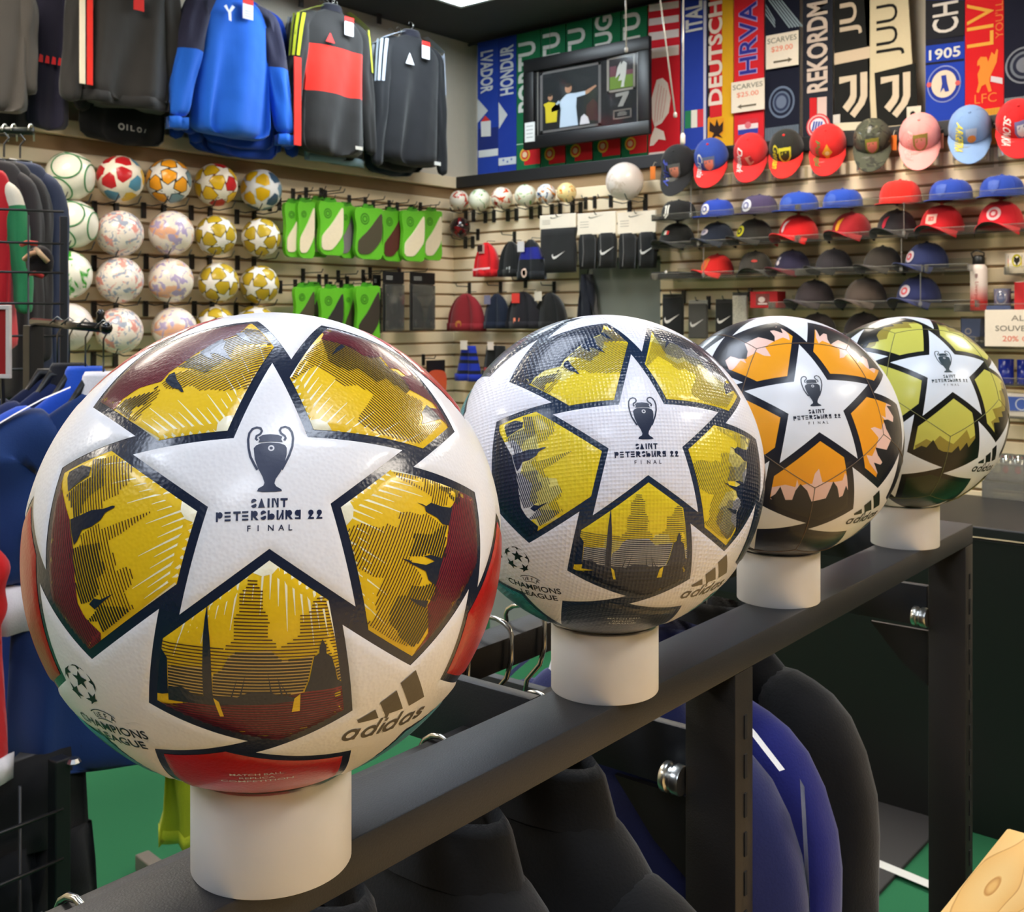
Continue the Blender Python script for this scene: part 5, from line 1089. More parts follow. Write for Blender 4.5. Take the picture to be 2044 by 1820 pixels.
shelf_cap(3, 1506, 74, 'black cap with round yellow badge', (44, 42, 38), under=K_, yaw=-.45, emblem=RINGE((206, 196, 24), (40, 40, 24), .16))
shelf_cap(3, 1594, 80, 'bright red cap with white bird badge', (216, 30, 34), yaw=-.35, emblem=[([[(-.1, -.06), (-.02, .17), (.1, .2), (.02, .06), (.0, -.08), (-.06, -.14)]], (230, 206, 206))])
shelf_cap(3, 1700, 80, 'dark red cap with yellow bird badge', (160, 30, 38), under=(30, 18, 18), yaw=-.3, emblem=[([[(-.1, -.1), (-.06, .12), (.1, .2), (.04, .02), (.02, -.12), (-.06, -.18)]], (226, 160, 34))])
shelf_cap(3, 1790, 80, 'charcoal cap with red bird badge', (54, 50, 52), yaw=-.25, emblem=[([[(-.08, -.08), (-.04, .1), (.08, .18), (.04, .02), (.02, -.1), (-.04, -.16)]], (200, 34, 56))])
shelf_cap(3, 1880, 88, 'red cap with square white badge and arched brim', (206, 34, 42), under=(60, 56, 50), yaw=-.15, emblem=[([[(-.15, .12), (.12, .12), (.12, -.1), (-.0, -.14), (-.15, -.1)]], (226, 180, 166)), ([[(-.08, .06), (.06, .06), (.06, -.05), (-.08, -.05)]], (206, 90, 86))])
shelf_cap(3, 1998, 92, 'red cap with round white badge at the right frame edge', (214, 32, 46), under=(60, 14, 16), yaw=-.05, emblem=RINGE((228, 196, 196), (206, 70, 80), .16, 0, .04))
shelf_cap(4, 1432, 66, 'small red cap with gold crest, third shelf', (206, 34, 32), under=(70, 16, 18), yaw=-.5, emblem=SHLD((206, 130, 50), (214, 90, 50)))
shelf_cap(4, 1508, 72, 'dark olive cap with small red mark, third shelf', (58, 54, 48), yaw=.2, emblem=[([circ(.1, .06, .09, .04)], (176, 50, 42))])
shelf_cap(4, 1582, 72, 'purple navy cap with small white cockerel badge, dark red brim', (48, 44, 68), brim=(90, 20, 30), yaw=-.45, emblem=[(ROUND(.07, -.02, -.02), (216, 204, 206)), ([[(-.03, .05), (.03, .05), (.05, .16), (-.02, .14)]], (190, 186, 200))])
shelf_cap(4, 1665, 72, 'plain charcoal cap, third shelf middle', (54, 50, 54), brim=K_, yaw=-.7)
shelf_cap(4, 1762, 76, 'plain dark brown cap behind a clear bracket, third shelf', (60, 54, 48), under=(30, 26, 20), yaw=-.5)
shelf_cap(4, 1850, 84, 'navy cap with round red and white badge, third shelf', (40, 48, 90), under=K_, yaw=-.6, emblem=RINGE((196, 184, 190), (190, 70, 76), .15))
shelf_cap(5, 1626, 78, 'plain blackish plum cap, fourth shelf', (54, 46, 48), under=K_, yaw=-.5)
shelf_cap(5, 1728, 84, 'plain brown cap with dark brim, fourth shelf', (80, 68, 60), under=K_, yaw=-.4)
shelf_cap(5, 1834, 88, 'navy cap with round red and white badge, fourth shelf', (40, 46, 88), under=K_, yaw=-.35, emblem=RINGE((190, 180, 188), (196, 80, 84), .15))
shelf_cap(6, 1632, 76, 'black cap just above the orange football', (44, 36, 34), yaw=-.4)
shelf_cap(6, 1724, 80, 'black cap just above the gap between the orange and lime footballs', (44, 36, 34), yaw=-.4)
# flat black item on the third shelf, left end
q = onY(1345, 548, RY-.12)
t = thing('folded_cap', 'flat black folded cap with a white dot, left end of the third shelf', 'cap', (q.x, RY-.12, SHZ[4]+.005), -.05)
obj('pocket', MB().box((0, 0, .03), (.17, .16, .012), ch=.004), cloth((18, 18, 18)), t); obj('pocket', MB().box((0, -.005, .011), (.18, .17, .02), ch=.006), cloth((26, 25, 24)), t); obj('badge', MB().ellipsoid((.01, -.086, .034), (.009, .004, .009), 10, 6), ink((206, 200, 190)), t)
# top row: caps hanging brim down over the acrylic pockets
def hang_cap(px, py, wpx, lab, crown, brim=None, emblem=None, text=None, yaw=.28, pitch=1.0, ech=.04, under=None):
    d = depthY(px, RY-.11); w = wpx*d/FPX*.90; p = onY(px, py, RY-.115)
    t = cap(lab, (p.x, RY-.075, p.z+.005), w, crown, brim=brim, yaw=yaw, pitch=pitch, emblem=emblem, text=text, group='caps hung brim down below the scarves', hf=.62, curve=.022, blen=.112, ech=ech, under=under)
    return t
camo = skin('camo_cloth', (66, 68, 52), [((40, 42, 32), 16, .52, (0, 0, 0)), ((112, 108, 84), 14, .6, (3, 2, 0)), ((30, 30, 26), 20, .6, (1, 5, 2))], rough=.85)
V_ = lambda s, c, x=-.34, z=.24, L=.8, th=.2: (s, x, z, L, th, c, -1)
hang_cap(1348, 330, 78, 'black and blue cap with chequered crest under the red and white scarf', (34, 34, 36), emblem=SHLD((90, 90, 90), (224, 140, 116)), text=[V_('HRV', (60, 70, 160))], yaw=.2)
hang_cap(1413, 316, 76, 'blue cap with red brim and chequered crest', (44, 72, 158), brim=(214, 40, 38), emblem=SHLD((90, 100, 130), (226, 130, 110)), text=[V_('Croatia', (210, 206, 206))])
hang_cap(1492, 306, 76, 'red cap with small flag badge and white lettering', (206, 40, 42), emblem=[([[(-.12, .1), (.04, .14), (.14, -.06), (-.0, -.16)]], (200, 130, 110)), ([[(-.02, .1), (.06, .12), (.12, -.02), (.04, -.06)]], (150, 40, 44))], text=[V_('Denmark', (222, 204, 200))])
hang_cap(1563, 298, 76, 'black cap with yellow shield badge and red brim', (36, 36, 32), brim=(214, 40, 34), emblem=SHLD((206, 196, 50), (60, 58, 30)), text=[V_('German', (206, 190, 40))])
hang_cap(1646, 290, 80, 'red cap with gold crest and green lettering', (208, 36, 34), emblem=[([[(-.14, .0), (0, .22), (.14, .0), (.05, -.1), (.03, -.24), (-.03, -.24), (-.05, -.1)]], (214, 150, 40)), (ROUND(.06), (226, 200, 140))], text=[V_('Portugal', (90, 110, 50))])
hang_cap(1735, 280, 82, 'camouflage cap with gold edged crest', camo, emblem=SHLD((120, 112, 40), (206, 110, 96)))
hang_cap(1830, 272, 88, 'pale pink cap with gold shield crest', (236, 150, 146), emblem=SHLD((140, 116, 50), (206, 120, 110)), text=[V_('Portugal', (240, 170, 165))])
hang_cap(1930, 258, 90, 'light blue cap with yellow lettering and orange badge', (122, 152, 196), emblem=[([shield2d(0, .06, .26, .26)], (160, 168, 190)), (ROUND(.1, .01, -.03), (226, 130, 50))], text=[V_('ARGENTINA', (226, 206, 40))])
hang_cap(2026, 246, 92, 'red cap with white lettering at the right frame edge below the scarves', (206, 32, 36), text=[V_('SLOVAKIA', (228, 214, 210), -.36)], emblem=SHLD((120, 120, 170), (220, 220, 226)), ech=.1)
# small tags between the caps, swinging from the hooks
for i, (px, py, c, lab) in enumerate(((1303, 345, (222, 120, 40), 'orange and yellow tag left of the black and blue cap'), (1376, 336, (206, 186, 30), 'yellow tag between the black and the blue hung caps'), (1783, 285, (222, 110, 30), 'orange tag left of the pink cap'), (1876, 282, (226, 150, 120), 'pink tag right of the pink cap'), (1981, 272, (226, 130, 40), 'orange tag left of the rightmost red cap'))):
    p = onY(px, py, RY-.05); t = thing('swing_tag', lab, 'tag', (p.x, RY, p.z), 0, 'tags between the hung caps')
    obj('card', MB().box((0, -.05, 0), (.032, .002, .07)), paper(c), t); obj('string', MB().tube([(0, -.05, .035), (0, -.03, .06), (0, -.004, .06)], .0015, 5), paper((200, 190, 170)), t)
# clear pockets below the hung caps and the acrylic shelves
XS = onY(1312, 480, RY-.2).x; XE = onY(1990, 470, RY-.2).x
def shelf(x0, x1, z, lab, dep=.26, lip=.03, up=None):
    t = thing('acrylic_shelf', lab, 'shelf', ((x0+x1)/2, RY, z), 0, 'acrylic shelves on the right wall')
    W = x1-x0
    obj('sheet', MB().box((0, -dep/2, 0), (W, dep, .004)), ACRYLIC, t); obj('lip', MB().box((0, -dep, lip/2-.002), (W, .004, lip)), ACRYLIC, t)
    obj('front_edge', MB().box((0, -dep-.0005, lip), (W, .0055, .003)), ACRYLIC_EDGE, t); obj('back_plate', MB().box((0, -.003, .03), (W, .005, .075)), ACRYLIC, t)
    for s in (-1, 1): obj('side_edge', MB().box((s*W/2, -dep/2, lip/2), (.004, dep, lip)), ACRYLIC_EDGE, t)
    return t
nm = {2: 'first', 3: 'second', 4: 'third', 5: 'fourth', 6: 'fifth'}
mid = onY(1600, 480, RY-.2).x; mid2 = onY(1842, 480, RY-.2).x
for r in SHZ:
    if r in (2, 3):
        for a, b, n in ((XS, mid, 'left'), (mid, XE+.25, 'right')): shelf(a+.004, b-.004, SHZ[r], 'clear acrylic shelf, %s cap shelf from the top, %s length' % (nm[r], n))
    elif r == 4:
        for a, b, n in ((XS, mid, 'left'), (mid, mid2+.02, 'right')): shelf(a+.004, b-.004, SHZ[r], 'clear acrylic shelf, third cap shelf from the top, %s length' % n)
        shelf(mid2+.03, mid2+.21, SHZ[r], 'short clear acrylic shelf under the lone navy badge cap')
    else: shelf(mid-.14, mid2+.24, SHZ[r], 'clear acrylic shelf, %s cap shelf from the top, right half only' % nm[r])
for i, (px, row) in enumerate(((1380, 2), (1395, 3), (1405, 4), (1805, 3), (1800, 4), (1838, 5))):
    p = onY(px, 500, RY-.262); t = thing('acrylic_riser', 'thin clear upright strip at the front of the cap shelves, %s from the left' % ('first second third fifth fourth sixth'.split()[i]), 'acrylic strip', (p.x, RY-.266, SHZ[row]), 0, 'clear strips on the cap shelves')
    obj('strip', MB().box((0, 0, .075), (.003, .003, .15)), ACRYLIC_EDGE, t); obj('clip', MB().box((0, -.002, .015), (.014, .006, .018), ch=.001), ACRYLIC_EDGE, t)
for i, px in enumerate((1348, 1413, 1492, 1563, 1645, 1735, 1830, 1930, 2022)):
    p = onY(px, 370-.1*(px-1348), RY-.1); t = thing('acrylic_pocket', 'clear curved pocket under hung cap number %s from the left' % ('one two three four five six seven eight nine'.split()[i]), 'acrylic pocket', (p.x, RY, p.z-.02), 0, 'clear pockets under the hung caps')
    obj('pocket', MB().loft([[(.075*math.cos(a), -.02-.14*math.sin(a), z) for a in [PI*q/12 for q in range(13)]] for z in (0, .055)], closed=False), ACRYLIC_EDGE, t, smooth=True); obj('plate', MB().box((0, -.004, .02), (.17, .005, .09)), ACRYLIC, t)
# ================================================================ scarves over the ledge
SCY = 5.12; LEDGE = 2.404; SCTOP = 3.262
def PS(px, py): v = onY(px, py, SCY); return (v.x, v.z)
GS = 'football scarves above the right slatwall'
def scarf(x0, x1, col, lab, yref=150, zb=None, top=None, tilt=0.0):
    a = onY(x0, yref, SCY).x; b = onY(x1, yref, SCY).x; zb = LEDGE+.002 if zb is None else zb; zt = top or SCTOP
    t = thing('scarf', lab, 'scarf', ((a+b)/2, SCY, 0), 0, GS); w = b-a
    rows_ = []; n = 22
    for k in range(n+1):
        z = zb+(zt-zb)*k/n; dx = tilt*(z-zb)
        rows_.append([(dx+w*(q/8-.5), -.004*math.sin(q*1.3+k*.35)*0-.0035, z) for q in range(9)]+[(dx+w*(.5-q/8), .0045, z) for q in range(9)])
    obj('fabric', MB().loft(rows_), cloth(col, .9), t)
    return t, (a+b)/2
def sp(t, cx, name, shapes, col, lvl=1, clothy=True):
    mb = MB()
    for s in shapes:
        v, f = s if isinstance(s, tuple) else tri2d(s)
        mb.add([(x-cx, -.0035-.0011*lvl, z) for x, z in v], f)
    return obj(name, mb, cloth(col, .9) if clothy else ink(col), t)
def PQ(pts): return [PS(*p) for p in pts]
def prow(x0, y0, x1, y1, sl=-.12):
    """pixel rectangle whose edges follow the wall's perspective"""
    return PQ([(x0, y0), (x1, y0+sl*(x1-x0)), (x1, y1+sl*(x1-x0)), (x0, y1)])
def vtext(s, x0, x1, ytop, ybot, rot, bold=.03):
    (xa, za), (xb, zb) = PS(x0, ybot), PS(x1, ytop)
    if rot == 1: return txt_at(s, xb, za, zb-za, xb-xa, bold, 1)
    if rot == -1: return txt_at(s, xa, zb, zb-za, xb-xa, bold, -1)
    return txt_at(s, xa, za, xb-xa, zb-za, bold)
def crest(px, py, r, cols, t, cx, lvl=1, ry=None):
    (x, z) = PS(px, py); k = depthY(px, SCY)/FPX
    for i, (f, c) in enumerate(cols): sp(t, cx, 'crest', [circ(x, z, r*k*f/max(.75, 1)*1.0, (ry or r)*k*f, 28)], c, lvl+i)
def fringe(t, x0, x1, y0, col, n=26):
    a = onY(x0, y0, SCY).x; b = onY(x1, y0, SCY).x; z = onY((x0+x1)/2, y0, SCY).z; m = MB()
    for i in range(n): x = a+(b-a)*(i+.5)/n; m.box((x-t.location.x, -.006-.002*(i % 2), (z+LEDGE+.004)/2), ((b-a)/n*.8, .004, z-LEDGE-.006), mi=0)
    o = obj('fringe', m, cloth(col, .95), t); o['kind'] = 'stuff'
t, c = scarf(954, 995, (22, 56, 150), 'blue scarf with white letters reading downward, leftmost scarf')
sp(t, c, 'lettering', [vtext('LVADOR', 960, 985, 99, 188, -1)], (206, 206, 206)); sp(t, c, 'arrow_print', [PQ([(954, 197), (954, 246), (975, 221)])], (196, 196, 196)); sp(t, c, 'band', [prow(956, 301, 995, 315)], (206, 206, 204)); sp(t, c, 'band', [prow(956, 258, 995, 300)], (16, 34, 104))
sp(t, c, 'price_tag', [PQ([(961, 243), (981, 241), (981, 272), (962, 273)])], (214, 210, 206), 3, False); sp(t, c, 'price_tag_header', [PQ([(962, 243), (970, 231), (980, 241)])], (206, 50, 44), 4, False)
t, c = scarf(996, 1031, (20, 50, 142), 'blue scarf with white letters reading upward, second from left')
sp(t, c, 'lettering', [vtext('HONDUR', 999, 1026, 88, 192, 1)], (206, 206, 206)); sp(t, c, 'arrow_print', [PQ([(996, 204), (997, 257), (1014, 229)])], (196, 196, 196)); sp(t, c, 'band', [prow(996, 316, 1031, 331)], (200, 204, 206)); sp(t, c, 'star_print', [star2d(*PS(x, y), .011) for x, y in ((1006, 320), (1014, 323), (1022, 318))], (40, 70, 160), 2)
bx = (1031, 1080, 1130, 1184, 1240, 1293)
ptxt = ('PORTU', 'PORTU', 'PORTU', 'PORTUG', 'PORTU')
for i in range(5):
    x0, x1 = bx[i]+1, bx[i+1]-1
    t, c = scarf(x0, x1, (16, 100, 60), 'green scarf with red flag end and white letters, %s of five' % ('leftmost', 'second', 'middle', 'fourth', 'rightmost')[i])
    yb = 226-.14*(x0-1031); yt = (80, 62, 53, 28, 22)[i]
    sp(t, c, 'lettering', [vtext(ptxt[i], x0+3, x0+38, yt, yb, 1)], (206, 204, 196))
    w = x1-x0; yy = (294, 292, 286, 277, 272)[i]
    sp(t, c, 'flag_field', [prow(x0+w*.33, yy, x1, yy+36)], (200, 28, 34)); sp(t, c, 'pale_line', [prow(x0, yy-6, x1, yy-4)], (160, 190, 160))
    crest(x0+w*.36, yy+15, 13, [(1, (214, 170, 50)), (.72, (206, 60, 40)), (.45, (226, 190, 150))], t, c, 2)
t, c = scarf(1295, 1357, (204, 22, 38), 'red scarf with white stripes and a white eagle')
for y0, y1 in ((10, 24), (38, 52), (66, 82), (98, 118)): sp(t, c, 'stripe', [prow(1296, y0, 1356, y1, -.14)], (222, 206, 198))
sp(t, c, 'hem', [prow(1296, 305, 1356, 311, -.1)], (226, 214, 208))
ea = [PQ([(1312, 160), (1324, 156), (1334, 166), (1340, 196), (1336, 225), (1322, 246), (1308, 254), (1303, 236), (1302, 196)])]+[PQ([(1308, 254), (1326, 262), (1330, 280), (1316, 278), (1306, 290), (1298, 292), (1300, 276)])]
[sp(t, c, 'eagle_print', [e_], (240, 226, 220), 3) for e_ in ea]; [sp(t, c, 'feather_print', [stroke2d(PQ([(1308+k*5, 246-k*3), (1311+k*6, 205), (1317+k*5, 168+k*4)]), .0022)], (206, 60, 66), 4) for k in range(4)]
t, c = scarf(1360, 1411, (30, 56, 150), 'blue scarf with white edges and green white red flag')
sp(t, c, 'edge_stripe', [PQ([(1362, 6), (1366, 5), (1365, 290), (1361, 291)]), PQ([(1405, 2), (1411, 1), (1410, 284), (1405, 285)])], (190, 186, 200)); sp(t, c, 'letter_field', [prow(1368, 0, 1404, 68)], (30, 52, 140), 1); sp(t, c, 'lettering', [vtext('ITAL', 1369, 1403, 0, 66, 1, .03)], (214, 210, 204), 2)
for i, cc in enumerate(((36, 116, 74), (216, 210, 196), (204, 50, 60))): sp(t, c, 'flag_stripe', [prow(1368+i*12.5, 222-i*1.5, 1380+i*12.5, 257-i*1.5)], cc)
t, c = scarf(1413, 1464, (214, 160, 24), 'gold and red scarf with upright white letters and black eagle')
sp(t, c, 'red_field', [PQ([(1418, 0), (1442, 0), (1442, 232), (1418, 236)])], (200, 30, 36)); sp(t, c, 'black_edge', [PQ([(1413, 0), (1418, 0), (1418, 232), (1413, 236)])], (30, 24, 22)); sp(t, c, 'lettering', [vtext('DEUTSCH', 1415, 1443, 0, 212, 1, .03)], (222, 206, 190), 2)
sp(t, c, 'eagle_field', [PQ([(1414, 238), (1446, 235), (1446, 262), (1430, 290), (1415, 280)])], (214, 140, 24), 2); sp(t, c, 'eagle_print', [PQ([(1418, 243), (1428, 252), (1432, 238), (1437, 252), (1445, 242), (1444, 262), (1437, 268), (1444, 276), (1431, 272), (1420, 280), (1426, 266), (1417, 262)])], (40, 22, 16), 3)
t, c = scarf(1466, 1525, (206, 30, 40), 'red scarf with blue outlined letters and small flag')
sp(t, c, 'letter_outline', [vtext('HRVA', 1475, 1513, 0, 152, 1, .045)], (170, 150, 200)); sp(t, c, 'lettering', [vtext('HRVA', 1477, 1511, 2, 150, 1, .012)], (44, 46, 140), 2)
for i, cc in enumerate(((196, 44, 56), (222, 206, 206), (50, 60, 150))): sp(t, c, 'flag_stripe', [prow(1474, 240+i*10, 1514, 250+i*10)], cc)
crest(1494, 250, 7, [(1, (206, 110, 120))], t, c, 2)
t, c = scarf(1528, 1596, (12, 16, 36), 'navy scarf with round pale crest and slanted stripes under the price card')
sp(t, c, 'slant_stripe', [PQ([(1528+i*6-18, 0), (1531+i*6-18, 0), (1531+i*6+24, 58-i*.8), (1528+i*6+24, 60-i*.8)]) for i in range(4, 9)]+[PQ([(1529, 8+i*9), (1529, 12+i*9), (1548, 44+i*6), (1548, 40+i*6)]) for i in range(3)], (140, 156, 166)); fringe(t, 1528, 1596, 252, (92, 104, 116))
crest(1561, 204, 28, [(1, (96, 110, 132)), (.86, (16, 22, 44)), (.68, (90, 104, 126)), (.56, (40, 50, 76)), (.4, (96, 108, 130))], t, c, ry=32)
t, c = scarf(1603, 1662, (30, 32, 42), 'dark scarf with pale upright letters and round red white badge')
sp(t, c, 'lettering', [vtext('REKORDM', 1611, 1653, 0, 187, 1, .03)], (196, 178, 164)); sp(t, c, 'red_bar', [PQ([(1617, 196), (1631, 195), (1631, 234), (1617, 236)])], (190, 28, 32)); sp(t, c, 'white_bar', [PQ([(1632, 195), (1651, 193), (1651, 232), (1632, 234)])], (206, 180, 170))
crest(1634, 252, 25, [(1, (196, 50, 60)), (.9, (222, 170, 166)), (.78, (200, 60, 70)), (.62, (214, 214, 222))], t, c, 2); sp(t, c, 'crest_bars', [PQ([(1622+k*5, 262), (1625+k*5, 262), (1629+k*5, 243), (1626+k*5, 243)]) for k in range(4)], (50, 70, 160), 7)
JJ = [[(0, 1), (.62, 1), (.62, .42), (.55, .28), (.3, .05), (.12, .2), (.34, .4), (.4, .5), (.4, .86), (0, .82)], [(.75, 1.04), (1, 1.04), (1, .4), (.9, .2), (.55, -.12), (.38, .0), (.68, .28), (.76, .45)]]
def jj(t, cx, x0, y0, x1, y1, lvl=1, col=(196, 180, 156)):
    a, b = PS(x0, y1), PS(x1, y0); sp(t, cx, 'monogram', [[(a[0]+p*(b[0]-a[0]), a[1]+q*(b[1]-a[1])) for p, q in s] for s in JJ], col, lvl)
t, c = scarf(1666, 1737, (20, 20, 18), 'black scarf with pale band and pale double J monogram')
sp(t, c, 'lettering', [vtext('JU', 1677, 1721, 0, 74, 1, .02)], (190, 172, 150)); sp(t, c, 'band', [prow(1666, 107, 1737, 130, -.2)], (196, 176, 150)); jj(t, c, 1676, 146, 1732, 230); sp(t, c, 'hem', [prow(1666, 246, 1737, 262, -.05)], (206, 196, 170)); sp(t, c, 'price_tag', [PQ([(1664, 230), (1678, 228), (1678, 246), (1664, 247)])], (196, 190, 180), 3, False)
t, c = scarf(1741, 1829, (196, 182, 150), 'cream and black scarf hung askew with black letters and double J monogram', tilt=-.06)
sp(t, c, 'lettering', [vtext('JUU', 1750, 1806, 2, 116, 1, .0)], (22, 20, 18)); sp(t, c, 'black_field', [PQ([(1746, 146), (1828, 126), (1834, 246), (1752, 254)])], (20, 20, 16)); jj(t, c, 1759, 146, 1818, 230, 2)
sp(t, c, 'price_tag', [PQ([(1811, 214), (1840, 211), (1838, 241), (1811, 243)])], (206, 196, 176), 3, False); crest(1823, 227, 5, [(1, (24, 22, 20))], t, c, 4)
t, c = scarf(1848, 1926, (26, 56, 156), 'blue and black scarf with round lion crest and white year')
sp(t, c, 'black_field', [PQ([(1848, 0), (1926, 0), (1926, 72), (1848, 80)])], (30, 30, 36)); sp(t, c, 'lettering', [vtext('CH', 1862, 1914, 0, 70, 1, .01)], (206, 198, 190), 2); sp(t, c, 'band', [prow(1848, 80, 1925, 92), prow(1848, 126, 1925, 131)], (24, 26, 44)); sp(t, c, 'lettering', [vtext('1905', 1855, 1918, 91, 122, 0, .02)], (206, 204, 200), 2)
crest(1885, 168, 33, [(1, (130, 140, 190)), (.93, (30, 50, 140)), (.74, (206, 190, 170))], t, c, 2, ry=37); sp(t, c, 'lion_print', [PQ([(1880, 152), (1890, 150), (1892, 166), (1896, 182), (1888, 184), (1885, 176), (1878, 186), (1882, 168)])], (40, 56, 140), 6); crest(1856, 170, 5, [(1, (200, 90, 90))], t, c, 6); crest(1913, 166, 5, [(1, (200, 90, 90))], t, c, 6)
t, c = scarf(1927, 2004, (196, 22, 28), 'red scarf with gold letters and gold standing bird')
sp(t, c, 'lettering', [vtext('LIV', 1931, 1984, 0, 97, 1, .0)], (214, 156, 60)); sp(t, c, 'lettering', [vtext("YOU'LL", 1987, 2003, 0, 78, 1, .0)], (206, 110, 50)); sp(t, c, 'lettering', [vtext('LFC', 1946, 1990, 184, 208, 0, -.005)], (214, 120, 50), 1)
sp(t, c, 'bird_print', [PQ([(1952, 122), (1958, 114), (1970, 114), (1973, 124), (1980, 104), (1986, 110), (1990, 98), (1993, 100), (1990, 124), (1982, 142), (1976, 156), (1976, 166), (1980, 182), (1974, 184), (1968, 168), (1960, 172), (1954, 186), (1950, 184), (1954, 166), (1952, 148), (1957, 136), (1956, 130), (1951, 132)])], (216, 128, 46))
sp(t, c, 'brand_tab', [PQ([(1979, 152), (2002, 156), (2002, 168), (1978, 163)])], (196, 186, 190), 3, False); fringe(t, 1928, 2003, 218, (206, 150, 50))
t, c = scarf(2005, 2084, (14, 16, 36), 'navy scarf with large grey round crest at the right frame edge')
crest(2046, 130, 37, [(1, (120, 124, 132)), (.9, (18, 20, 38)), (.74, (100, 106, 116)), (.6, (30, 34, 52)), (.42, (110, 114, 124))], t, c); fringe(t, 2006, 2083, 192, (124, 126, 130))
rd_ = obj('scarf_bar', MB().tube([(LX+.02, SCY+.012, SCTOP+.004), (-.6, SCY+.012, SCTOP+.004)], .009, 8), paint((40, 40, 42)), smooth=True); tag(rd_, 'dark bar under the ceiling that holds all the scarves', 'bar')
# price cards
def card(px0, px1, py0, py1, off, lab, lines, arrow=None, tilt=.0):
    a = onY(px0, (py0+py1)/2, RY-off); b = onY(px1, (py0+py1)/2, RY-off); zt = onY((px0+px1)/2, py0, RY-off).z; zb = onY((px0+px1)/2, py1, RY-off).z; w, h = b.x-a.x, zt-zb
    t = thing('price_card', lab, 'sign', ((a.x+b.x)/2, RY-off, (zt+zb)/2), 0, 'white price cards'); t.rotation_euler = (0, tilt, 0)
    obj('card', MB().box((0, 0, 0), (w, .003, h), ch=.0008), paper((226, 214, 196)), t)
    for s, y, hh, ww, c in lines: printing('lettering', [txt_at(s, -w*ww/2, h*(y-.5), w*ww, h*hh, .008)], lambda x, z: (x, -.0025, z), ink(c), t)
    if arrow: printing('arrow_print', [[(arrow*w*.32, -h*.32), (arrow*w*.18, -h*.24), (arrow*w*.2, -h*.29), (-arrow*w*.26, -h*.29), (-arrow*w*.26, -h*.35), (arrow*w*.2, -h*.35), (arrow*w*.18, -h*.4)]], lambda x, z: (x, -.0025, z), ink((96, 86, 66)), t)
    return t
card(1460, 1526, 160, 222, -.085, 'white price card with left arrow over the red scarf', [('SCARVES', .74, .16, .9, (120, 116, 100)), ('$25.00', .46, .18, .66, (226, 124, 96))], -1)
card(1529, 1594, 66, 134, -.085, 'white price card with right arrow over the navy scarf', [('SCARVES', .74, .16, .9, (120, 116, 100)), ('$29.00', .46, .18, .66, (226, 124, 96))], 1)
# framed football photograph hung in front of the green scarves
FY = RY-.03
def PF(cx_, cy_): v = onY(1040+cx_*.13733, 60+cy_*.13733, FY); return (v.x, v.z)
o = PF(1000, 900); fx0, fx1 = PF(70, 900)[0], PF(1900, 900)[0]; fz0, fz1 = (PF(100, 1740)[1]+PF(1900, 1520)[1])/2, (PF(60, 460)[1]+PF(1850, 90)[1])/2
fc = ((fx0+fx1)/2, (fz0+fz1)/2); FW, FH = fx1-fx0, fz1-fz0
fr_t = thing('framed_photo', 'black framed football photo display hung before the green scarves', 'picture frame', (fc[0], FY, fc[1]))
bk = plastic((14, 14, 16), .42)
BW = FW*.085
for nme, c_, d_ in (('frame_side', (0, -.012, FH/2-BW/2), (FW, .03, BW)), ('frame_side', (0, -.012, -FH/2+BW/2), (FW, .03, BW)), ('frame_side', (-FW/2+BW/2, -.012, 0), (BW, .03, FH-2*BW)), ('frame_side', (FW/2-BW/2, -.012, 0), (BW, .03, FH-2*BW))): obj(nme, MB().box(c_, d_, ch=.005), bk, fr_t, smooth=True, sharp=35)
obj('mount_board', MB().box((0, .002, 0), (FW-BW*1.8, .004, FH-BW*1.8)), paper((24, 24, 26)), fr_t)
# the board's prints are laid out on the board itself: x 0..1, z 0..1 of the frame
def fb(name, shapes, col, lvl, m=None): return printing(name, shapes, lambda x, z: ((x-.5)*FW, -.0005-.0012*lvl, (z-.5)*FH), m or ink(col), fr_t)
def R4(x0, z0, x1, z1): return [(x0, z0), (x1, z0), (x1, z1), (x0, z1)]
def rim(x0, z0, x1, z1, w): return [R4(x0, z0, x1, z0+w*1.3), R4(x0, z1-w*1.3, x1, z1), R4(x0, z0, x0+w, z1), R4(x1-w, z0, x1, z1)]
fb('silver_line', rim(.1, .13, .9, .87, .008), (130, 126, 120), 1); fb('silver_line', rim(.125, .165, .62, .835, .022), (104, 100, 98), 1)
fb('photo_print', [R4(.147, .19, .60, .81)], (22, 26, 28), 2); fb('photo_print', [R4(.69, .52, .865, .83)], (30, 22, 24), 2); fb('silver_line', rim(.665, .49, .88, .86, .018), (150, 142, 132), 1)
fb('grass_print', [R4(.69, .52, .865, .65)], (106, 136, 40), 3); fb('crowd_print', [R4(.8, .65, .865, .70), R4(.69, .65, .74, .76)], (110, 60, 70), 3)
fb('player_print', [[(.755, .60), (.77, .66), (.775, .76), (.795, .80), (.82, .77), (.815, .67), (.80, .56), (.80, .53), (.775, .53), (.785, .60)], [(.735, .63), (.75, .74), (.775, .80), (.775, .68)]], (206, 204, 196), 4)
fb('player_print', [[(.29, .2), (.30, .40), (.285, .50), (.22, .42), (.225, .38), (.31, .51), (.345, .55), (.375, .555), (.42, .55), (.50, .555), (.50, .515), (.43, .50), (.425, .40), (.44, .20)]], (186, 200, 214), 3)
fb('face_print', [circ(.363, .61, .028, .05, 16), [(.50, .555), (.58, .60), (.59, .585), (.52, .52), (.50, .515)], circ(.213, .545, .02, .035, 14)], (176, 130, 100), 4); fb('hair_print', [circ(.363, .645, .026, .025, 14), circ(.213, .57, .018, .018, 12)], (50, 40, 32), 5)
fb('child_print', [[(.175, .27), (.17, .44), (.155, .48), (.2, .50), (.25, .48), (.275, .44), (.265, .27)]], (206, 186, 40), 3); fb('child_print', [[(.185, .20), (.185, .27), (.26, .27), (.26, .20)]], (24, 22, 22), 3)
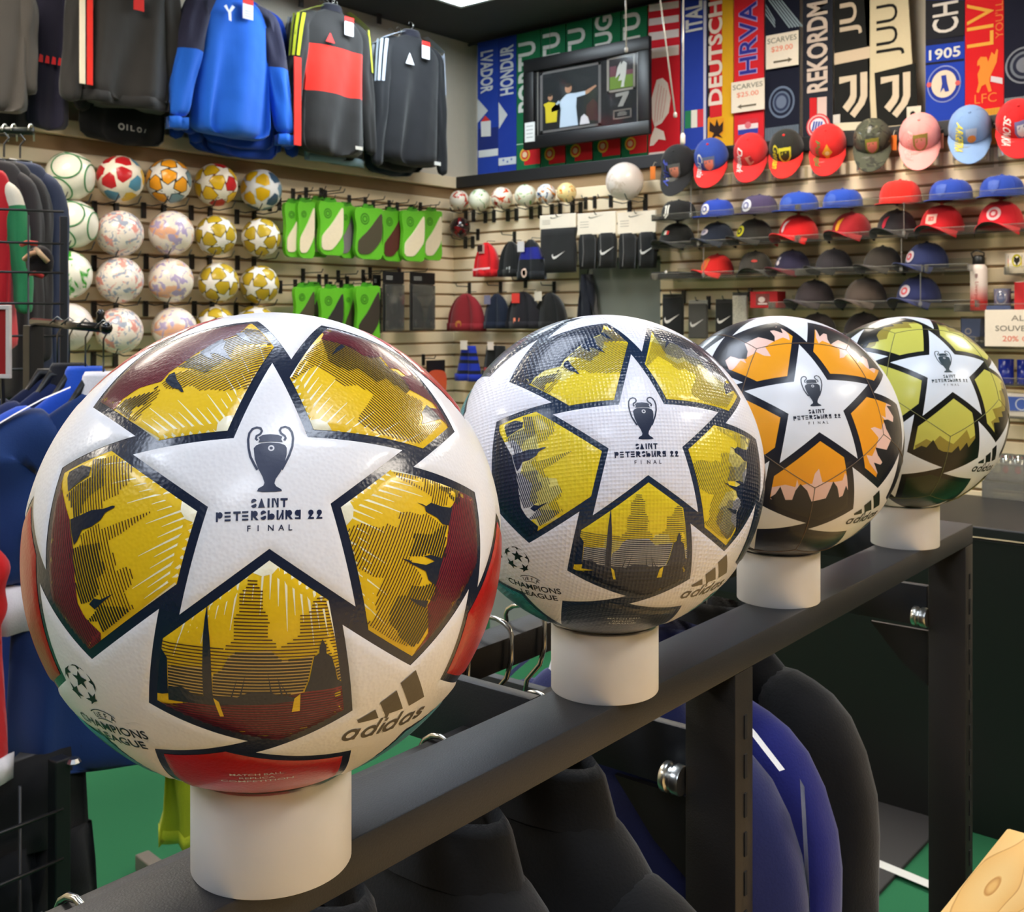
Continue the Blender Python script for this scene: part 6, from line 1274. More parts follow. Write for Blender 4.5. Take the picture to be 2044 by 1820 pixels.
fb('background_print', [[(.5, .24), (.51, .4), (.56, .46), (.595, .4), (.595, .22)]], (60, 24, 28), 3); fb('background_print', [[(.455, .2), (.465, .28), (.49, .31), (.52, .27), (.535, .2)]], (206, 200, 204), 4)
fb('number_print', [[(.735, .47), (.835, .48), (.835, .455), (.79, .33), (.75, .33), (.79, .44), (.735, .435)]], (150, 146, 140), 3); fb('plaque', rim(.715, .20, .855, .30, .012), (120, 112, 104), 3); fb('lettering', [R4(.75, .235, .82, .243), R4(.75, .252, .82, .26), R4(.76, .268, .81, .274)], (150, 146, 138), 4)
[obj('hanging_wire', MB().tube([(s*FW*.3, .006, FH/2-.03), (s*FW*.3, .006, CEIL-fc[1])], .0012, 5), metal((120, 118, 112)), fr_t) for s in (-1, 1)]
obj('glass', MB().box((0, -.012, 0), (FW-BW*1.9, .002, FH-BW*1.9)), clear_mat('picture_glass', (250, 250, 250), .08), fr_t)
c_ = obj('price_tag', MB().box((-FW/2+.055, -.030, -FH/2+.10), (.075, .003, .115), ch=.001), paper((206, 206, 204)), fr_t, label='white price label on the lower left corner')
for k in range(4): obj('print_line', MB().box((-FW/2+.055, -.032, -FH/2+.135-k*.022), (.05, .001, .004)), paper((130, 130, 130)), c_)
# ================================================================ pull rods hanging from the ceiling
for i, (x0, x1, y1, D, lab) in enumerate(((1248, 1250, 100, 5.3, 'thin clear rod with rounded end, in front of the framed photo'), (1310, 1348, 230, 5.2, 'thin clear slanted rod right of the framed photo'), (1364, 1363, 268, 5.25, 'thin pale rod with wide tip before the blue scarf'))):
    a = onD(x0, -60, D); b = onD(x1, y1, D); k = (CEIL-b.z)/(a.z-b.z); a = b+(a-b)*k
    t = thing('hanging_rod', lab, 'rod', b, 0, 'thin rods hanging from the ceiling')
    m = clear_mat('rod_plastic', (214, 206, 190), .3, .45)
    obj('rod', MB().tube([(0, 0, 0), tuple(a-b)], .0042 if i != 2 else .005, 8), m, t, smooth=True); obj('tip', MB().lathe([(.004, -.012), (.009, -.008), (.009, .008), (.005, .016)] if i != 2 else [(.006, -.05), (.012, -.045), (.012, -.005), (.006, .006)], 10), m if i != 2 else plastic((226, 218, 206)), t, smooth=True)
# ================================================================ mini balls, beanies and packs by the corner (right wall)
GM = 'mini footballs on pegs by the corner'
MS = (('skin_mini_red', (236, 224, 206), [((206, 60, 40), 22, .53, (0, 0, 0))]), ('skin_mini_green', (232, 230, 208), [((110, 160, 80), 20, .6, (2, 0, 0))]), ('skin_mini_rust', (236, 226, 206), [((206, 70, 30), 20, .55, (0, 3, 0)), ((150, 40, 34), 18, .62, (4, 0, 0))]), ('skin_mini_pale', (230, 228, 206), [((120, 170, 90), 18, .6, (1, 4, 0)), ((206, 130, 90), 22, .64, (3, 3, 0))]), ('skin_mini_mix', (226, 226, 226), [((206, 130, 30), 22, .53, (0, 0, 3)), ((50, 80, 120), 18, .56, (5, 1, 0))]), ('skin_mini_gold', (240, 214, 150), [((222, 130, 40), 22, .55, (2, 2, 3)), ((90, 110, 140), 20, .62, (3, 5, 1))]))
for i, (px, py, r) in enumerate(((917, 400, 20), (957, 399, 22), (1002, 395, 22), (1049, 390, 22), (1090, 387, 20), (1131, 384, 20))):
    d = depthY(px, RY-.1); p = onY(px, py, RY-.1); R = r*d/FPX
    plain_ball('mini_football', 'mini football with %s markings, %s from the corner' % (('red', 'pale green', 'rust red', 'faint green', 'orange and navy', 'golden orange')[i], ('first', 'second', 'third', 'fourth', 'fifth', 'sixth')[i]), p, R, skin(*MS[i]), GM, rot=(i, .4*i, 0))
    holder(p, R, 'R', 'small black prongs under mini ball %s from the corner' % ('first', 'second', 'third', 'fourth', 'fifth', 'sixth')[i], 'black prongs under the mini balls')
p = onY(1247, 362, RY-.13); plain_ball('football', 'plain off white football alone below the framed photo', p, 38*depthY(1247, RY-.13)/FPX, SK_MX, None or 'footballs on the right wall'); holder(p, .1, 'R', 'black prongs with clear tray under the lone off white ball', 'black prongs under the mini balls')
p = onY(918, 454, RY-.09); plain_ball('mini_football', 'glossy black and dark red mini ball under the row of mini balls', p, .065, skin('skin_dark', (30, 18, 20), [((120, 20, 26), 9, .52, (0, 0, 0)), ((190, 160, 160), 12, .68, (2, 2, 0))], rough=.15), GM); holder(p, .06, 'R', 'small black prongs under the dark red mini ball', 'black prongs under the mini balls')
for i, (px, py) in enumerate(((955, 465), (1028, 470), (1145, 405), (1170, 402), (1188, 400), (1220, 398), (1290, 396), (938, 572), (1000, 570), (1050, 560), (1107, 570))):
    p = onY(px, py, RY); t = thing('peg_hook', 'short black peg on the right slatwall, %s' % ('above the red beanie', 'above the black beanie', 'first right of the mini balls', 'second right of the mini balls', 'third right of the mini balls', 'left of the lone ball', 'right of the lone ball', 'above the maroon beanie', 'above the navy beanie', 'above the red tagged beanie', 'above the plain black beanie')[i], 'peg hook', (p.x, RY, p.z), 0, 'black pegs on the right slatwall'); peg(t, 0, .12)
def beanie(px0, px1, py0, py1, off, lab, col, style='plain', **kw):
    a = onY(px0, py1, RY-off); b = onY(px1, py1, RY-off); zt = onY((px0+px1)/2, py0, RY-off).z; zb = onY((px0+px1)/2, py1, RY-off).z; w, h = b.x-a.x, zt-zb
    t = thing('beanie', lab, 'beanie', ((a.x+b.x)/2, RY-off, zb), 0, 'beanies on pegs by the corner'); rings = []
    flare = kw.get('flare', 1.0)
    for k in range(11):
        u = k/10; r = (1-(u**2.6)*.96)**.6 if flare == 1 else 1-u*(1-flare)
        rings.append(seg_ring(0, 0, h*u, w/2*r, .034*r+.006, 24, .25*(1-u*.3), px0*.1, 2.2))
    mats = [cloth(col)]+[cloth(c) for c in kw.get('cols', [])]
    obj('knit', MB().loft(rings, mfun=(lambda i, j: kw['bands'][i]) if 'bands' in kw else None), mats, t, smooth=True)
    f = lambda x, z: (x, -.046, z)
    obj('cuff', MB().loft([[(q[0]*1.03, q[1]*1.12, z) for q in rings[0]] for z in (0, h*.2)]), cloth(kw.get('cuff', col)), t, smooth=True)
    for nme, sh, c in kw.get('prints', []): printing(nme, [[(x*w, z*h) for x, z in s] if not isinstance(s, tuple) else ([(x*w, z*h) for x, z in s[0]], s[1]) for s in sh], lambda x, z: (x, -.048-.004*(z < h*.25), z), ink(c), t)
    if 'tagc' in kw: obj('swing_tag', MB().box((kw.get('tx', 0)*w, -.045, h*kw.get('tz', .82)), (w*.26, .003, h*.26), ch=.001), paper(kw['tagc']), t)
    obj('loop', MB().tube([(0, 0, h*.97), (0, .01, h*1.05), (0, off-.02, h*1.06)], .002, 5), cloth((30, 30, 30)), t)
    return t
beanie(950, 992, 484, 552, .10, 'bright red beanie with white line and black edge', (206, 22, 30), cuff=(206, 22, 30), prints=[('stripe_print', [[(-.4, .17), (.42, .2), (.42, .26), (-.4, .23)]], (226, 180, 180)), ('badge', [[(-.18, .72), (.06, .72), (.06, .92), (-.18, .92)]], (40, 20, 20))], tagc=(190, 150, 140), tz=.8)
beanie(1000, 1040, 482, 552, .12, 'black beanie beside the bright red one', (24, 24, 24), prints=[('badge', [[(.02, .1), (.2, .1), (.22, .28), (.04, .26)]], (180, 180, 178))])
beanie(1034, 1086, 478, 558, .15, 'black and royal blue banded beanie with round badge', (20, 22, 26), cols=[(24, 30, 120)], bands=[0, 0, 0, 0, 0, 1, 1, 1, 0, 0], prints=[('badge', [circ(-.05, .16, .11, .12)], (206, 176, 160)), ('badge', [circ(-.05, .16, .06, .07)], (140, 110, 90))], tagc=(206, 200, 200), tx=-.2)
beanie(896, 964, 586, 660, .12, 'maroon knitted beanie with small gold badge', (128, 26, 34), prints=[('badge', [circ(-.05, .18, .09, .1)], (176, 110, 50))])
beanie(968, 1016, 586, 656, .11, 'dark navy beanie next to the maroon one', (18, 26, 44), tagc=(120, 116, 140), tx=-.2)
beanie(1014, 1074, 582, 656, .14, 'black beanie with red swing tag and coral crest', (24, 22, 28), prints=[('badge', [shield2d(-.04, .18, .2, .22)], (226, 130, 100))], tagc=(214, 60, 52), tx=-.08)
beanie(1070, 1126, 584, 656, .11, 'plain black beanie with white hang tab, right of the coral crest one', (18, 18, 18), tagc=(206, 196, 180), tx=-.25, tz=.9)
beanie(910, 962, 690, 760, .13, 'royal blue beanie with black stripes hanging low', (24, 44, 150), flare=.5, cols=[(16, 18, 34)], bands=[0, 0, 1, 0, 0, 1, 0, 1, 0, 0], tagc=(222, 210, 196), tz=1.02)
beanie(966, 1012, 690, 752, .11, 'black and red beanie hanging low behind the second ball', (22, 22, 22), flare=.7, cols=[(180, 60, 60)], bands=[1, 1, 1, 0, 0, 0, 0, 0, 0, 0], tagc=(222, 206, 196), tz=1.0)
# white topped packs with black sleeves
SWOOSH = [(-.5, .02), (-.44, -.16), (-.32, -.2), (-.18, -.16), (.5, .26), (-.16, -.02), (-.32, -.06), (-.4, -.02), (-.42, .12)]
def sleeve_pack(px0, px1, py0, pym, py1, off, lab, tubes=False):
    a = onY(px0, pym, RY-off); b = onY(px1, pym, RY-off); z = [onY((px0+px1)/2, y, RY-off).z for y in (py0, pym, py1)]; w = b.x-a.x; cz = z[1]
    t = thing('sleeve_pack', lab, 'sports sleeve pack', ((a.x+b.x)/2, RY, cz), 0, 'white topped packs of black sleeves')
    obj('header_card', MB().box((0, -off-.003, (z[0]-cz)/2), (w*.97, .012, z[0]-cz), ch=.003), paper((230, 218, 200)), t)
    hb_ = z[2]-cz
    if tubes:
        for s in (-1, 1): obj('sleeve', MB().loft([seg_ring(s*w*.24, -off, zz, w*.23*k, .014, 16, .2, s, 2.5) for zz, k in ((.005, .8), (-.03, 1), (hb_*.6, 1), (hb_*.97, .9))]), cloth((26, 26, 27)), t, smooth=True)
        for s in (-.32, .12): obj('piping', MB().tube([(s*w, -off-.016, 0), (s*w+.005, -off-.017, hb_*.5), (s*w-.004, -off-.016, hb_*.9)], .003, 5), cloth((96, 96, 96)), t)
    else: obj('sleeve', MB().loft([seg_ring(0, -off, zz, w*.48, .016, 20, .15, zz*40, 3) for zz in (.0, -.04, hb_*.4, hb_*.7, hb_)]), cloth((30, 30, 31)), t, smooth=True)
    sc = w*.36; ox = .06*w if not tubes else .3*w
    printing('logo_print', [[(ox+x*sc, hb_*(.62 if not tubes else .5)+y*sc) for x, y in SWOOSH]], lambda x, zz: (x, -off-.021, zz), ink((214, 210, 206)), t)
    printing('logo_print', [[(x*w*.4, (z[0]-cz)*.8+y*w*.14) for x, y in SWOOSH]], lambda x, zz: (x, -off-.0095, zz), ink((110, 104, 90)), t)
    for k in range(3): obj('print_line', MB().box((-w*.3, -off-.0095, (z[0]-cz)*(.6-.12*k)), (w*.22, .001, .003)), ink((160, 150, 136)), t)
    peg(t, z[0]-cz-.01, off+.02); return t
sleeve_pack(1078, 1152, 428, 456, 544, .13, 'white topped pack with one broad black sleeve, left of three')
sleeve_pack(1153, 1232, 424, 468, 538, .13, 'white topped pack with two black sleeves, middle of three', True)
sleeve_pack(1233, 1312, 422, 466, 538, .12, 'white topped pack with two black sleeves, right of three', True)
t = thing('dark_bag', 'dark navy drawstring bag hanging left in the grey recess', 'bag', onY(1172, 600, RY-.06), 0)
obj('bag_body', MB().loft([seg_ring(0, 0, z, w, .03, 18, .4, z*9, 2.2) for z, w in ((-.16, .055), (-.1, .056), (0, .048), (.08, .034), (.15, .016))]), cloth((24, 26, 36)), t, smooth=True); obj('cord', MB().tube([(0, 0, .14), (-.006, .02, .18), (0, .06, .19)], .003, 5), cloth((18, 18, 20)), t); obj('cord_lock', MB().ellipsoid((-.012, -.03, .12), (.008, .006, .012), 8, 6), metal((170, 180, 190)), t)
for i, (x0, x1, y0, y1, lab, pale) in enumerate(((1322, 1366, 588, 668, 'black sock pack with white tick mark, left of the small packs', 0), (1374, 1414, 600, 674, 'grey and black glove pack in clear bag, second small pack', 1), (1428, 1468, 598, 664, 'black pack with white tab, third small pack', 0), (1462, 1494, 584, 652, 'pale speckled lace pack, right of the small packs', 2))):
    a = onY(x0, y0, RY-.11); b = onY(x1, y1, RY-.11); w, h = b.x-a.x, a.z-b.z; t = thing('sock_pack', lab, 'sock pack', ((a.x+b.x)/2, RY, (a.z+b.z)/2), 0, 'small packs above the second ball')
    obj('pouch', MB().box((0, -.11, -.01), (w*.9, .026, h*.94), ch=.006), [cloth((24, 24, 24)), cloth((74, 72, 68)), M((190, 184, 170), 'lace', .9, scale=160, var=.5)][pale], t, smooth=True); obj('header_card', MB().box((0, -.11, h*.44), (w*.94, .006, h*.14), ch=.001), paper(((40, 40, 34), (150, 146, 136), (40, 40, 40), (60, 58, 54))[i]), t)
    if pale == 0 or pale == 1: printing('logo_print', [[(x*w*.7, -h*.12+y*w*.8) for x, y in SWOOSH]], lambda x, z: (x, -.1245, z), ink((206, 200, 194)), t)
    peg(t, h*.5, .13)
# red box between the packs and caps
a = onY(1506, 582, RY-.14); b = onY(1560, 614, RY-.14); w, h = b.x-a.x, a.z-b.z
t = thing('souvenir_box', 'small red souvenir box with picture on the shelf left of the plum cap', 'box', ((a.x+b.x)/2, RY-.14, SHZ[5]+.004))
obj('carton', MB().box((0, 0, h/2), (w, .09, h), ch=.001), paper((176, 34, 38)), t); obj('label', MB().box((-.005, -.0455, h*.5), (w*.5, .001, h*.7)), paper((120, 60, 56)), t)
printing('picture_print', [circ(-.01, h*.5, .018, .014), [(-.03, h*.2), (.02, h*.2), (.02, h*.3), (-.03, h*.3)]], lambda x, z: (x, -.0465, z), ink((206, 186, 180)), t)
# ---- souvenirs at the right edge
def onp(px, py, off): return onY(px, py, RY-off)
def span(x0, x1, y0, y1, off): a = onp(x0, (y0+y1)/2, off); b = onp(x1, (y0+y1)/2, off); zt = onp((x0+x1)/2, y0, off).z; zb = onp((x0+x1)/2, y1, off).z; return (a.x+b.x)/2, b.x-a.x, zt, zb
shelf_list = (('upper', 1925, 549, 2005), ('bottle', 1925, 621, 1905), ('card', 1920, 694, 1905), ('cup', 1985, 768, 1985), ('box', 1985, 832, 1985), ('glass', 1960, 972, 1975))
for nme, xx, yy, x0 in shelf_list:
    p = onp(xx, yy, .26); a = onp(x0, yy, .26).x; shelf(a, a+.62, p.z, 'clear acrylic shelf carrying the %s, right edge' % {'upper': 'flag mug', 'bottle': 'white and red bottle', 'card': 'blue boxes below the bottle', 'cup': 'blue cups', 'box': 'white crest box', 'glass': 'drinking glasses'}[nme], dep=.26)
cx_, w, zt, zb = span(1937, 1971, 528, 620, .17)
t = thing('water_bottle', 'white to red drinks bottle with black cap and loop', 'bottle', (cx_, RY-.17, onp(1950, 621, .26).z+.003)); H = zt-zb; r = w/2
bm2 = bpy.data.materials.new('bottle_fade'); bm2.use_nodes = True; n_ = bm2.node_tree.nodes; l_ = bm2.node_tree.links
tc = n_.new('ShaderNodeTexCoord'); sx = n_.new('ShaderNodeSeparateXYZ'); mr = n_.new('ShaderNodeMapRange'); mr.inputs[1].default_value = H*.18; mr.inputs[2].default_value = H*.55; cr = n_.new('ShaderNodeMix'); cr.data_type = 'RGBA'; cr.inputs[6].default_value = lin((206, 36, 30)); cr.inputs[7].default_value = lin((222, 206, 196))
l_.new(tc.outputs['Object'], sx.inputs[0]); l_.new(sx.outputs[2], mr.inputs[0]); l_.new(mr.outputs[0], cr.inputs[0]); l_.new(cr.outputs[2], n_['Principled BSDF'].inputs['Base Color']); n_['Principled BSDF'].inputs['Roughness'].default_value = .35
obj('body', MB().lathe([(r*.94, 0), (r, .004), (r, H*.88), (r*.9, H*.95), (r*.66, H)], 28), bm2, t, smooth=True); obj('cap', MB().lathe([(r*.66, H), (r*.72, H+.005), (r*.72, H+.03), (r*.5, H+.04)], 20), plastic((18, 18, 16)), t, smooth=True)
obj('carry_loop', MB().tube([(-r*.7, 0, H+.028), (-r*.9, 0, H+.05), (-r*.3, 0, H+.062), (r*.6, 0, H+.05), (r*.6, 0, H+.035)], .003, 6), plastic((24, 24, 20)), t, smooth=True)
def on_cyl(rr): return lambda x, z: (rr*math.sin(x/rr), -rr*math.cos(x/rr)-.0006, z)
printing('lettering', [txt_at('Liverpool', -.009, H*.62, H*.5, .018, .0, -1)], on_cyl(r), ink((170, 60, 56)), t); printing('emblem_print', [shield2d(0, H*.74, .012, .02)], on_cyl(r), ink((150, 120, 116)), t)
def mug(px0, px1, py0, py1, off, lab, base, prints, zsh, group='mugs and cups on the souvenir shelves', handle=1):
    cx, w, zt, zb = span(px0, px1, py0, py1, off); h = zt-zb; r = w/2
    t = thing('mug', lab, 'mug', (cx, RY-off, zsh), 0, group)
    obj('cup', MB().lathe([(r*.94, 0), (r, .004), (r, h), (r*.92, h), (r*.9, .006)], 28, cap=False), M(base, 'ceramic', .2, scale=40, coat=.3), t, smooth=True); obj('base', MB().lathe([(.0005, .003), (r*.93, .003), (r*.93, .008), (.0005, .008)], 20), M(base, 'ceramic', .2, scale=40, coat=.3), t)
    if handle: obj('handle', MB().tube([(handle*r*.98, .01, h*.8), (handle*r*1.4, .01, h*.8), (handle*r*1.55, .01, h*.5), (handle*r*1.4, .01, h*.22), (handle*r*.98, .01, h*.2)], .005, 8), M(base, 'ceramic', .2, scale=40, coat=.3), t, smooth=True)
    for i, (nme, sh, c) in enumerate(prints): printing(nme, [[(x*w, z*h) for x, z in s] for s in sh], on_cyl(r+.0004*i), ink(c), t)
zA = onp(1925, 549, .26).z+.003; zB = onp(1925, 621, .26).z+.003; zC = onp(1920, 694, .26).z+.003; zD = onp(1985, 768, .26).z+.003; zE = onp(1985, 832, .26).z+.003; zG = onp(1960, 972, .26).z+.003
mug(2007, 2056, 508, 549, .15, 'white mug with black red gold flag and eagle', (222, 208, 188), [('flag_print', [[(-.3, .72), (.3, .72), (.3, .9), (-.3, .9)]], (24, 22, 20)), ('flag_print', [[(-.3, .5), (.3, .5), (.3, .72), (-.3, .72)]], (206, 50, 36)), ('flag_print', [[(-.3, .26), (.3, .26), (.3, .5), (-.3, .5)]], (222, 190, 50)), ('eagle_print', [circ(.1, .62, .2, .32)], (206, 190, 40)), ('eagle_print', [[(.0, .84), (.1, .74), (.2, .84), (.22, .6), (.14, .5), (.1, .34), (.06, .5), (-.02, .6)]], (40, 34, 20))], zA)
mug(1984, 2018, 568, 602, .15, 'grey blue mug with round white badge inside a small tray', (96, 96, 116), [('badge', [circ(.05, .5, .36, .42)], (196, 180, 170)), ('badge', [circ(.05, .5, .2, .28)], (60, 80, 120))], zB+.02)
cx_, w, zt, zb = span(1976, 2024, 600, 616, .15); t = thing('mug_box', 'low blue tray under the grey blue mug', 'tray', (cx_, RY-.15, zB)); obj('tray', MB().box((0, 0, .004), (w, .1, .008), ch=.001), paper((70, 84, 130)), t); [obj('side', MB().box((0, s*.049, .014), (w, .003, .012)), paper((70, 84, 130)), t) for s in (-1, 1)]
cx_, w, zt, zb = span(2030, 2066, 560, 616, .15); t = thing('souvenir_box', 'red souvenir box at the frame edge right of the mug', 'box', (cx_, RY-.15, zB)); obj('carton', MB().box((0, 0, (zt-zb)/2), (w, .08, zt-zb), ch=.001), paper((196, 40, 44)), t); obj('lid_flap', MB().box((0, -.02, zt-zb+.001), (w*.9, .04, .002)), paper((226, 200, 190)), t)
cx_, w, zt, zb = span(1925, 1962, 634, 690, .16); t = thing('souvenir_box', 'blue box in clear wrap left of the souvenir sign', 'box', (cx_, RY-.16, zC)); obj('carton', MB().box((0, 0, (zt-zb)/2), (w, .08, zt-zb), ch=.001), paper((84, 96, 136)), t); obj('wrap', MB().box((0, 0, (zt-zb)/2+.004), (w*1.06, .088, (zt-zb)*1.1)), ACRYLIC, t); printing('badge', [ring2d(-.01, (zt-zb)*.55, .014, .009)], lambda x, z: (x, -.0415, z), ink((170, 160, 160)), t)
card(1966, 2112, 618, 692, .27, 'white sign announcing souvenir discount, cut by the right frame edge', [('ALL', .70, .15, .26, (150, 140, 126)), ('SOUVENIRS', .42, .15, .70, (130, 124, 112)), ('20% OFF', .14, .15, .5, (226, 130, 110))])
for i, (x0, x1) in enumerate(((1993, 2024), (2030, 2062), (2066, 2096))): mug(x0, x1, 718, 766, .16, ('royal blue cup with white base, left of the cup row', 'royal blue cup at the right frame edge', 'royal blue cup beyond the right frame edge')[i], (24, 44, 150), [('rim_print', [[(-.4, .02), (.4, .02), (.4, .08), (-.4, .08)]], (206, 200, 196))], zD, handle=0 if i == 0 else 1)
cx_, w, zt, zb = span(2012, 2080, 786, 830, .16); t = thing('souvenir_box', 'white box with pale blue crest panel below the blue cups', 'box', (cx_, RY-.16, zE)); obj('carton', MB().box((0, 0, (zt-zb)/2), (w, .09, zt-zb), ch=.001), paper((216, 206, 196)), t); obj('panel', MB().box((0, -.0455, (zt-zb)*.55), (w*.86, .001, (zt-zb)*.66)), paper((70, 96, 170)), t); printing('badge', [ring2d(0, (zt-zb)*.55, .026, .021)], lambda x, z: (x, -.0465, z), ink((190, 196, 214)), t)
GL_ = clear_mat('drink_glass', (226, 218, 210), .3, .12)
for i, (px, lab) in enumerate(((2012, 'clear drinking glass with red mark, left one'), (2036, 'clear drinking glass with red mark, right one'))):
    p = onp(px, 972, .15); t = thing('drinking_glass', lab, 'glass', (p.x, RY-.15, zG), 0, 'drinking glasses with red marks'); obj('tumbler', MB().lathe([(.024, 0), (.026, .004), (.034, .13), (.031, .13), (.023, .008), (.0005, .008)], 24, cap=False), GL_, t, smooth=True); printing('badge', [circ(0, .07, .012, .016), [(-.02, .12), (.02, .12), (.02, .127), (-.02, .127)]], on_cyl(.0325), ink((196, 60, 56)), t)
for i, (y0, y1) in enumerate(((985, 1022), (1026, 1056))):
    cx_, w, zt, zb = span(1990, 2080, y0, y1, 1.15); t = thing('acrylic_bin', ('upper', 'lower')[i]+' clear acrylic bin standing on the black counter', 'bin', (cx_, RY-1.15, .9005 if i else .9005+.062), 0, 'clear bins on the counter'); h = .058; w = .2
    obj('front', MB().box((0, -.06, h/2), (w, .004, h)), ACRYLIC_EDGE, t); obj('back', MB().box((0, .06, h/2), (w, .004, h)), ACRYLIC_EDGE, t); obj('floor_sheet', MB().box((0, 0, .002), (w, .12, .004)), ACRYLIC, t); [obj('side', MB().box((s*w/2, 0, h/2), (.004, .12, h)), ACRYLIC_EDGE, t) for s in (-1, 1)]
# ================================================================ left: grid panel, clothes behind it, jerseys on the arm
def onl(px, py, D): return onD(px, py, D)
GD = 2.55
g0 = onD(127, 430, GD); g1 = onD(-90, 430, GD-.1); ang = math.atan2(g0.y-g1.y, g0.x-g1.x); gl = math.hypot(g0.x-g1.x, g0.y-g1.y)
gp = thing('wire_grid', 'black wire grid panel on a post at the far left', 'grid panel', (g0.x, g0.y, 0), ang)
wire = paint((20, 20, 22), .45)
ztop = onD(127, 432, GD).z
obj('post', MB().box((0, 0, ztop/2), (.016, .016, ztop), ch=.001), wire, gp)
obj('foot', MB().box((0, 0, .012), (.04, .5, .024)), wire, gp)
wm = MB().tube([(-gl, 0, 0), (0, 0, 0)], .0032, 6).mesh('wire', wire, True)
for py in (423, 487, 545, 606, 670, 735): obj('wire', wm, None, gp, (0, -.006, onD(100, py, GD).z))
vm = MB().tube([(0, 0, .62), (0, 0, ztop)], .0026, 6).mesh('wire', wire, True)
for k in range(1, 4): obj('wire', vm, None, gp, (-.0762*k, .0, 0))
obj('post', MB().box((-gl, 0, ztop/2), (.016, .016, ztop), ch=.001), wire, gp)
# hangers over the dark rail at the far left edge
a = onD(-60, 258, 3.6); b = onD(66, 262, 3.6); rl_ = obj('hang_rail', MB().tube([a, b], .013, 8), paint((24, 30, 22)), smooth=True); tag(rl_, 'dark hanging rail with chrome hooks at the upper left edge', 'rail')
for i, px in enumerate((10, 28, 62)):
    p = onD(px, 262, 3.6); t = thing('hanger_hook', 'chrome hanger hook over the dark upper left rail, %s' % ('leftmost', 'middle', 'at the rail end')[i], 'hanger', p, YAW+PI/2, 'hooks on the dark upper left rail'); obj('wire', MB().tube([(-.02*math.cos(q*.42), 0, .0+.024*math.sin(q*.42)+.0) for q in range(8)]+[(.022, 0, -.03)], .0028, 6), metal((206, 206, 200)), t, smooth=True)
def loose_garment(px, py, D, w, h, lab, body, turn=0, group='clothes hanging behind the wire grid', **kw):
    p = onD(px, py, D); t = thing('shirt', lab, kw.pop('cat', 'shirt'), p, YAW+turn, group); kw.setdefault('dep', .03); garment(t, w, h, body, hang=False, **kw); hanger(t, w*.7, .01, hook=False); obj('hook', MB().tube([(0, 0, .01), (0, 0, .05), (.015, 0, .07), (0, 0, .085)], .003, 6), plastic((34, 32, 30)), t); return t
loose_garment(-46, 335, 3.0, .10, .52, 'red shirt with white and green sleeve at the far left edge', cloth((196, 34, 44)), turn=.25, sleeve=cloth((222, 214, 196)), slv=.42, sl_bands=dict(mats=[cloth((46, 128, 82))], u=[(.14, 1.1, 1)]), spread=.03, sw=.04, dep=.04, seed=41)
loose_garment(-16, 318, 3.2, .12, .72, 'charcoal track top behind the red shirt at far left', cloth((56, 54, 56)), turn=.9, spread=.02, sw=.05, seed=42)
loose_garment(8, 320, 3.3, .12, .74, 'dark grey track top second behind the red shirt', cloth((50, 48, 50)), turn=.95, spread=.02, sw=.05, seed=43)
loose_garment(40, 322, 3.4, .12, .95, 'slate blue track top last behind the wire grid', cloth((52, 60, 84)), turn=.9, spread=.02, sw=.055, seed=44)
# red and black trimmed bundle behind the grid
p = onD(72, 505, 2.62); t = thing('scarf_bundle', 'small black bundle with red and cream trim behind the wire grid', 'scarf', p, YAW)
obj('cloth', MB().ellipsoid((.0, .02, -.02), (.035, .02, .04), 14, 8), cloth((26, 20, 20)), t, smooth=True)
for (a0, a1, b0, b1, c) in ((-.035, .02, .005, .022, (196, 60, 50)), (-.0, .01, .03, -.022, (206, 170, 130)), (-.028, -.016, .012, .004, (214, 160, 120)), (-.012, -.05, .018, -.058, (170, 40, 36))): obj('trim', MB().tube([(a0, -.002, a1), ((a0+b0)/2, -.012, (a1+b1)/2+.004), (b0, -.002, b1)], .006, 8), cloth(c), t, smooth=True)
# red sign in a white frame
p = onD(2, 682, 2.0); t = thing('sign_frame', 'red sign in a white frame cut by the left frame edge', 'sign', p, YAW-.2); w, h = .042, .136
obj('sign_board', MB().box((0, .0, 0), (w-.004, .003, h-.004)), paper((150, 20, 22)), t)
for c_, d_ in (((0, -.001, h/2-.004), (w, .008, .008)), ((0, -.001, -h/2+.004), (w, .008, .008)), ((w/2-.004, -.001, 0), (.008, .008, h-.016)), ((-w/2+.004, -.001, 0), (.008, .008, h-.016))): obj('frame_side', MB().box(c_, d_, ch=.001), plastic((206, 198, 190)), t)
obj('holder_foot', MB().tube([(0, .004, -h/2), (0, .02, -h/2-.3), (0, .02, -p.z+.005)], .004, 6), paint((20, 20, 22)), t)
# waterfall arm with hanger hooks, hangers and jerseys
AD = 1.95
a = onD(110, 646, AD+.12); b = onD(212, 655, AD-.1)
t = thing('jersey_rack', 'black round arm with ball stop carrying the jersey hangers', 'rack', (a+b)/2, 0); c0 = (a+b)/2
obj('rod', MB().tube([a-c0-(b-a)*.5, b-c0], .0085, 10), plastic((20, 18, 18), .25), t, smooth=True); obj('stop', MB().lathe([(.006, 0), (.009, .006), (.006, .014), (.008, .02), (.003, .026)], 10, T=Matrix.Translation(b-c0-(b-a)*.1+Vector((0, 0, .006)))), plastic((20, 18, 18), .25), t, smooth=True); obj('end_cap', MB().ellipsoid(tuple(b-c0), (.011,)*3, 10, 6), plastic((16, 14, 14), .25), t, smooth=True)
obj('upright', MB().box((tuple(a-c0-(b-a)*.5)[0], tuple(a-c0-(b-a)*.5)[1], -c0.z/2), (.03, .03, c0.z), ch=.002), wire, t)
JB = cloth((24, 52, 104)); JW = cloth((226, 222, 226))
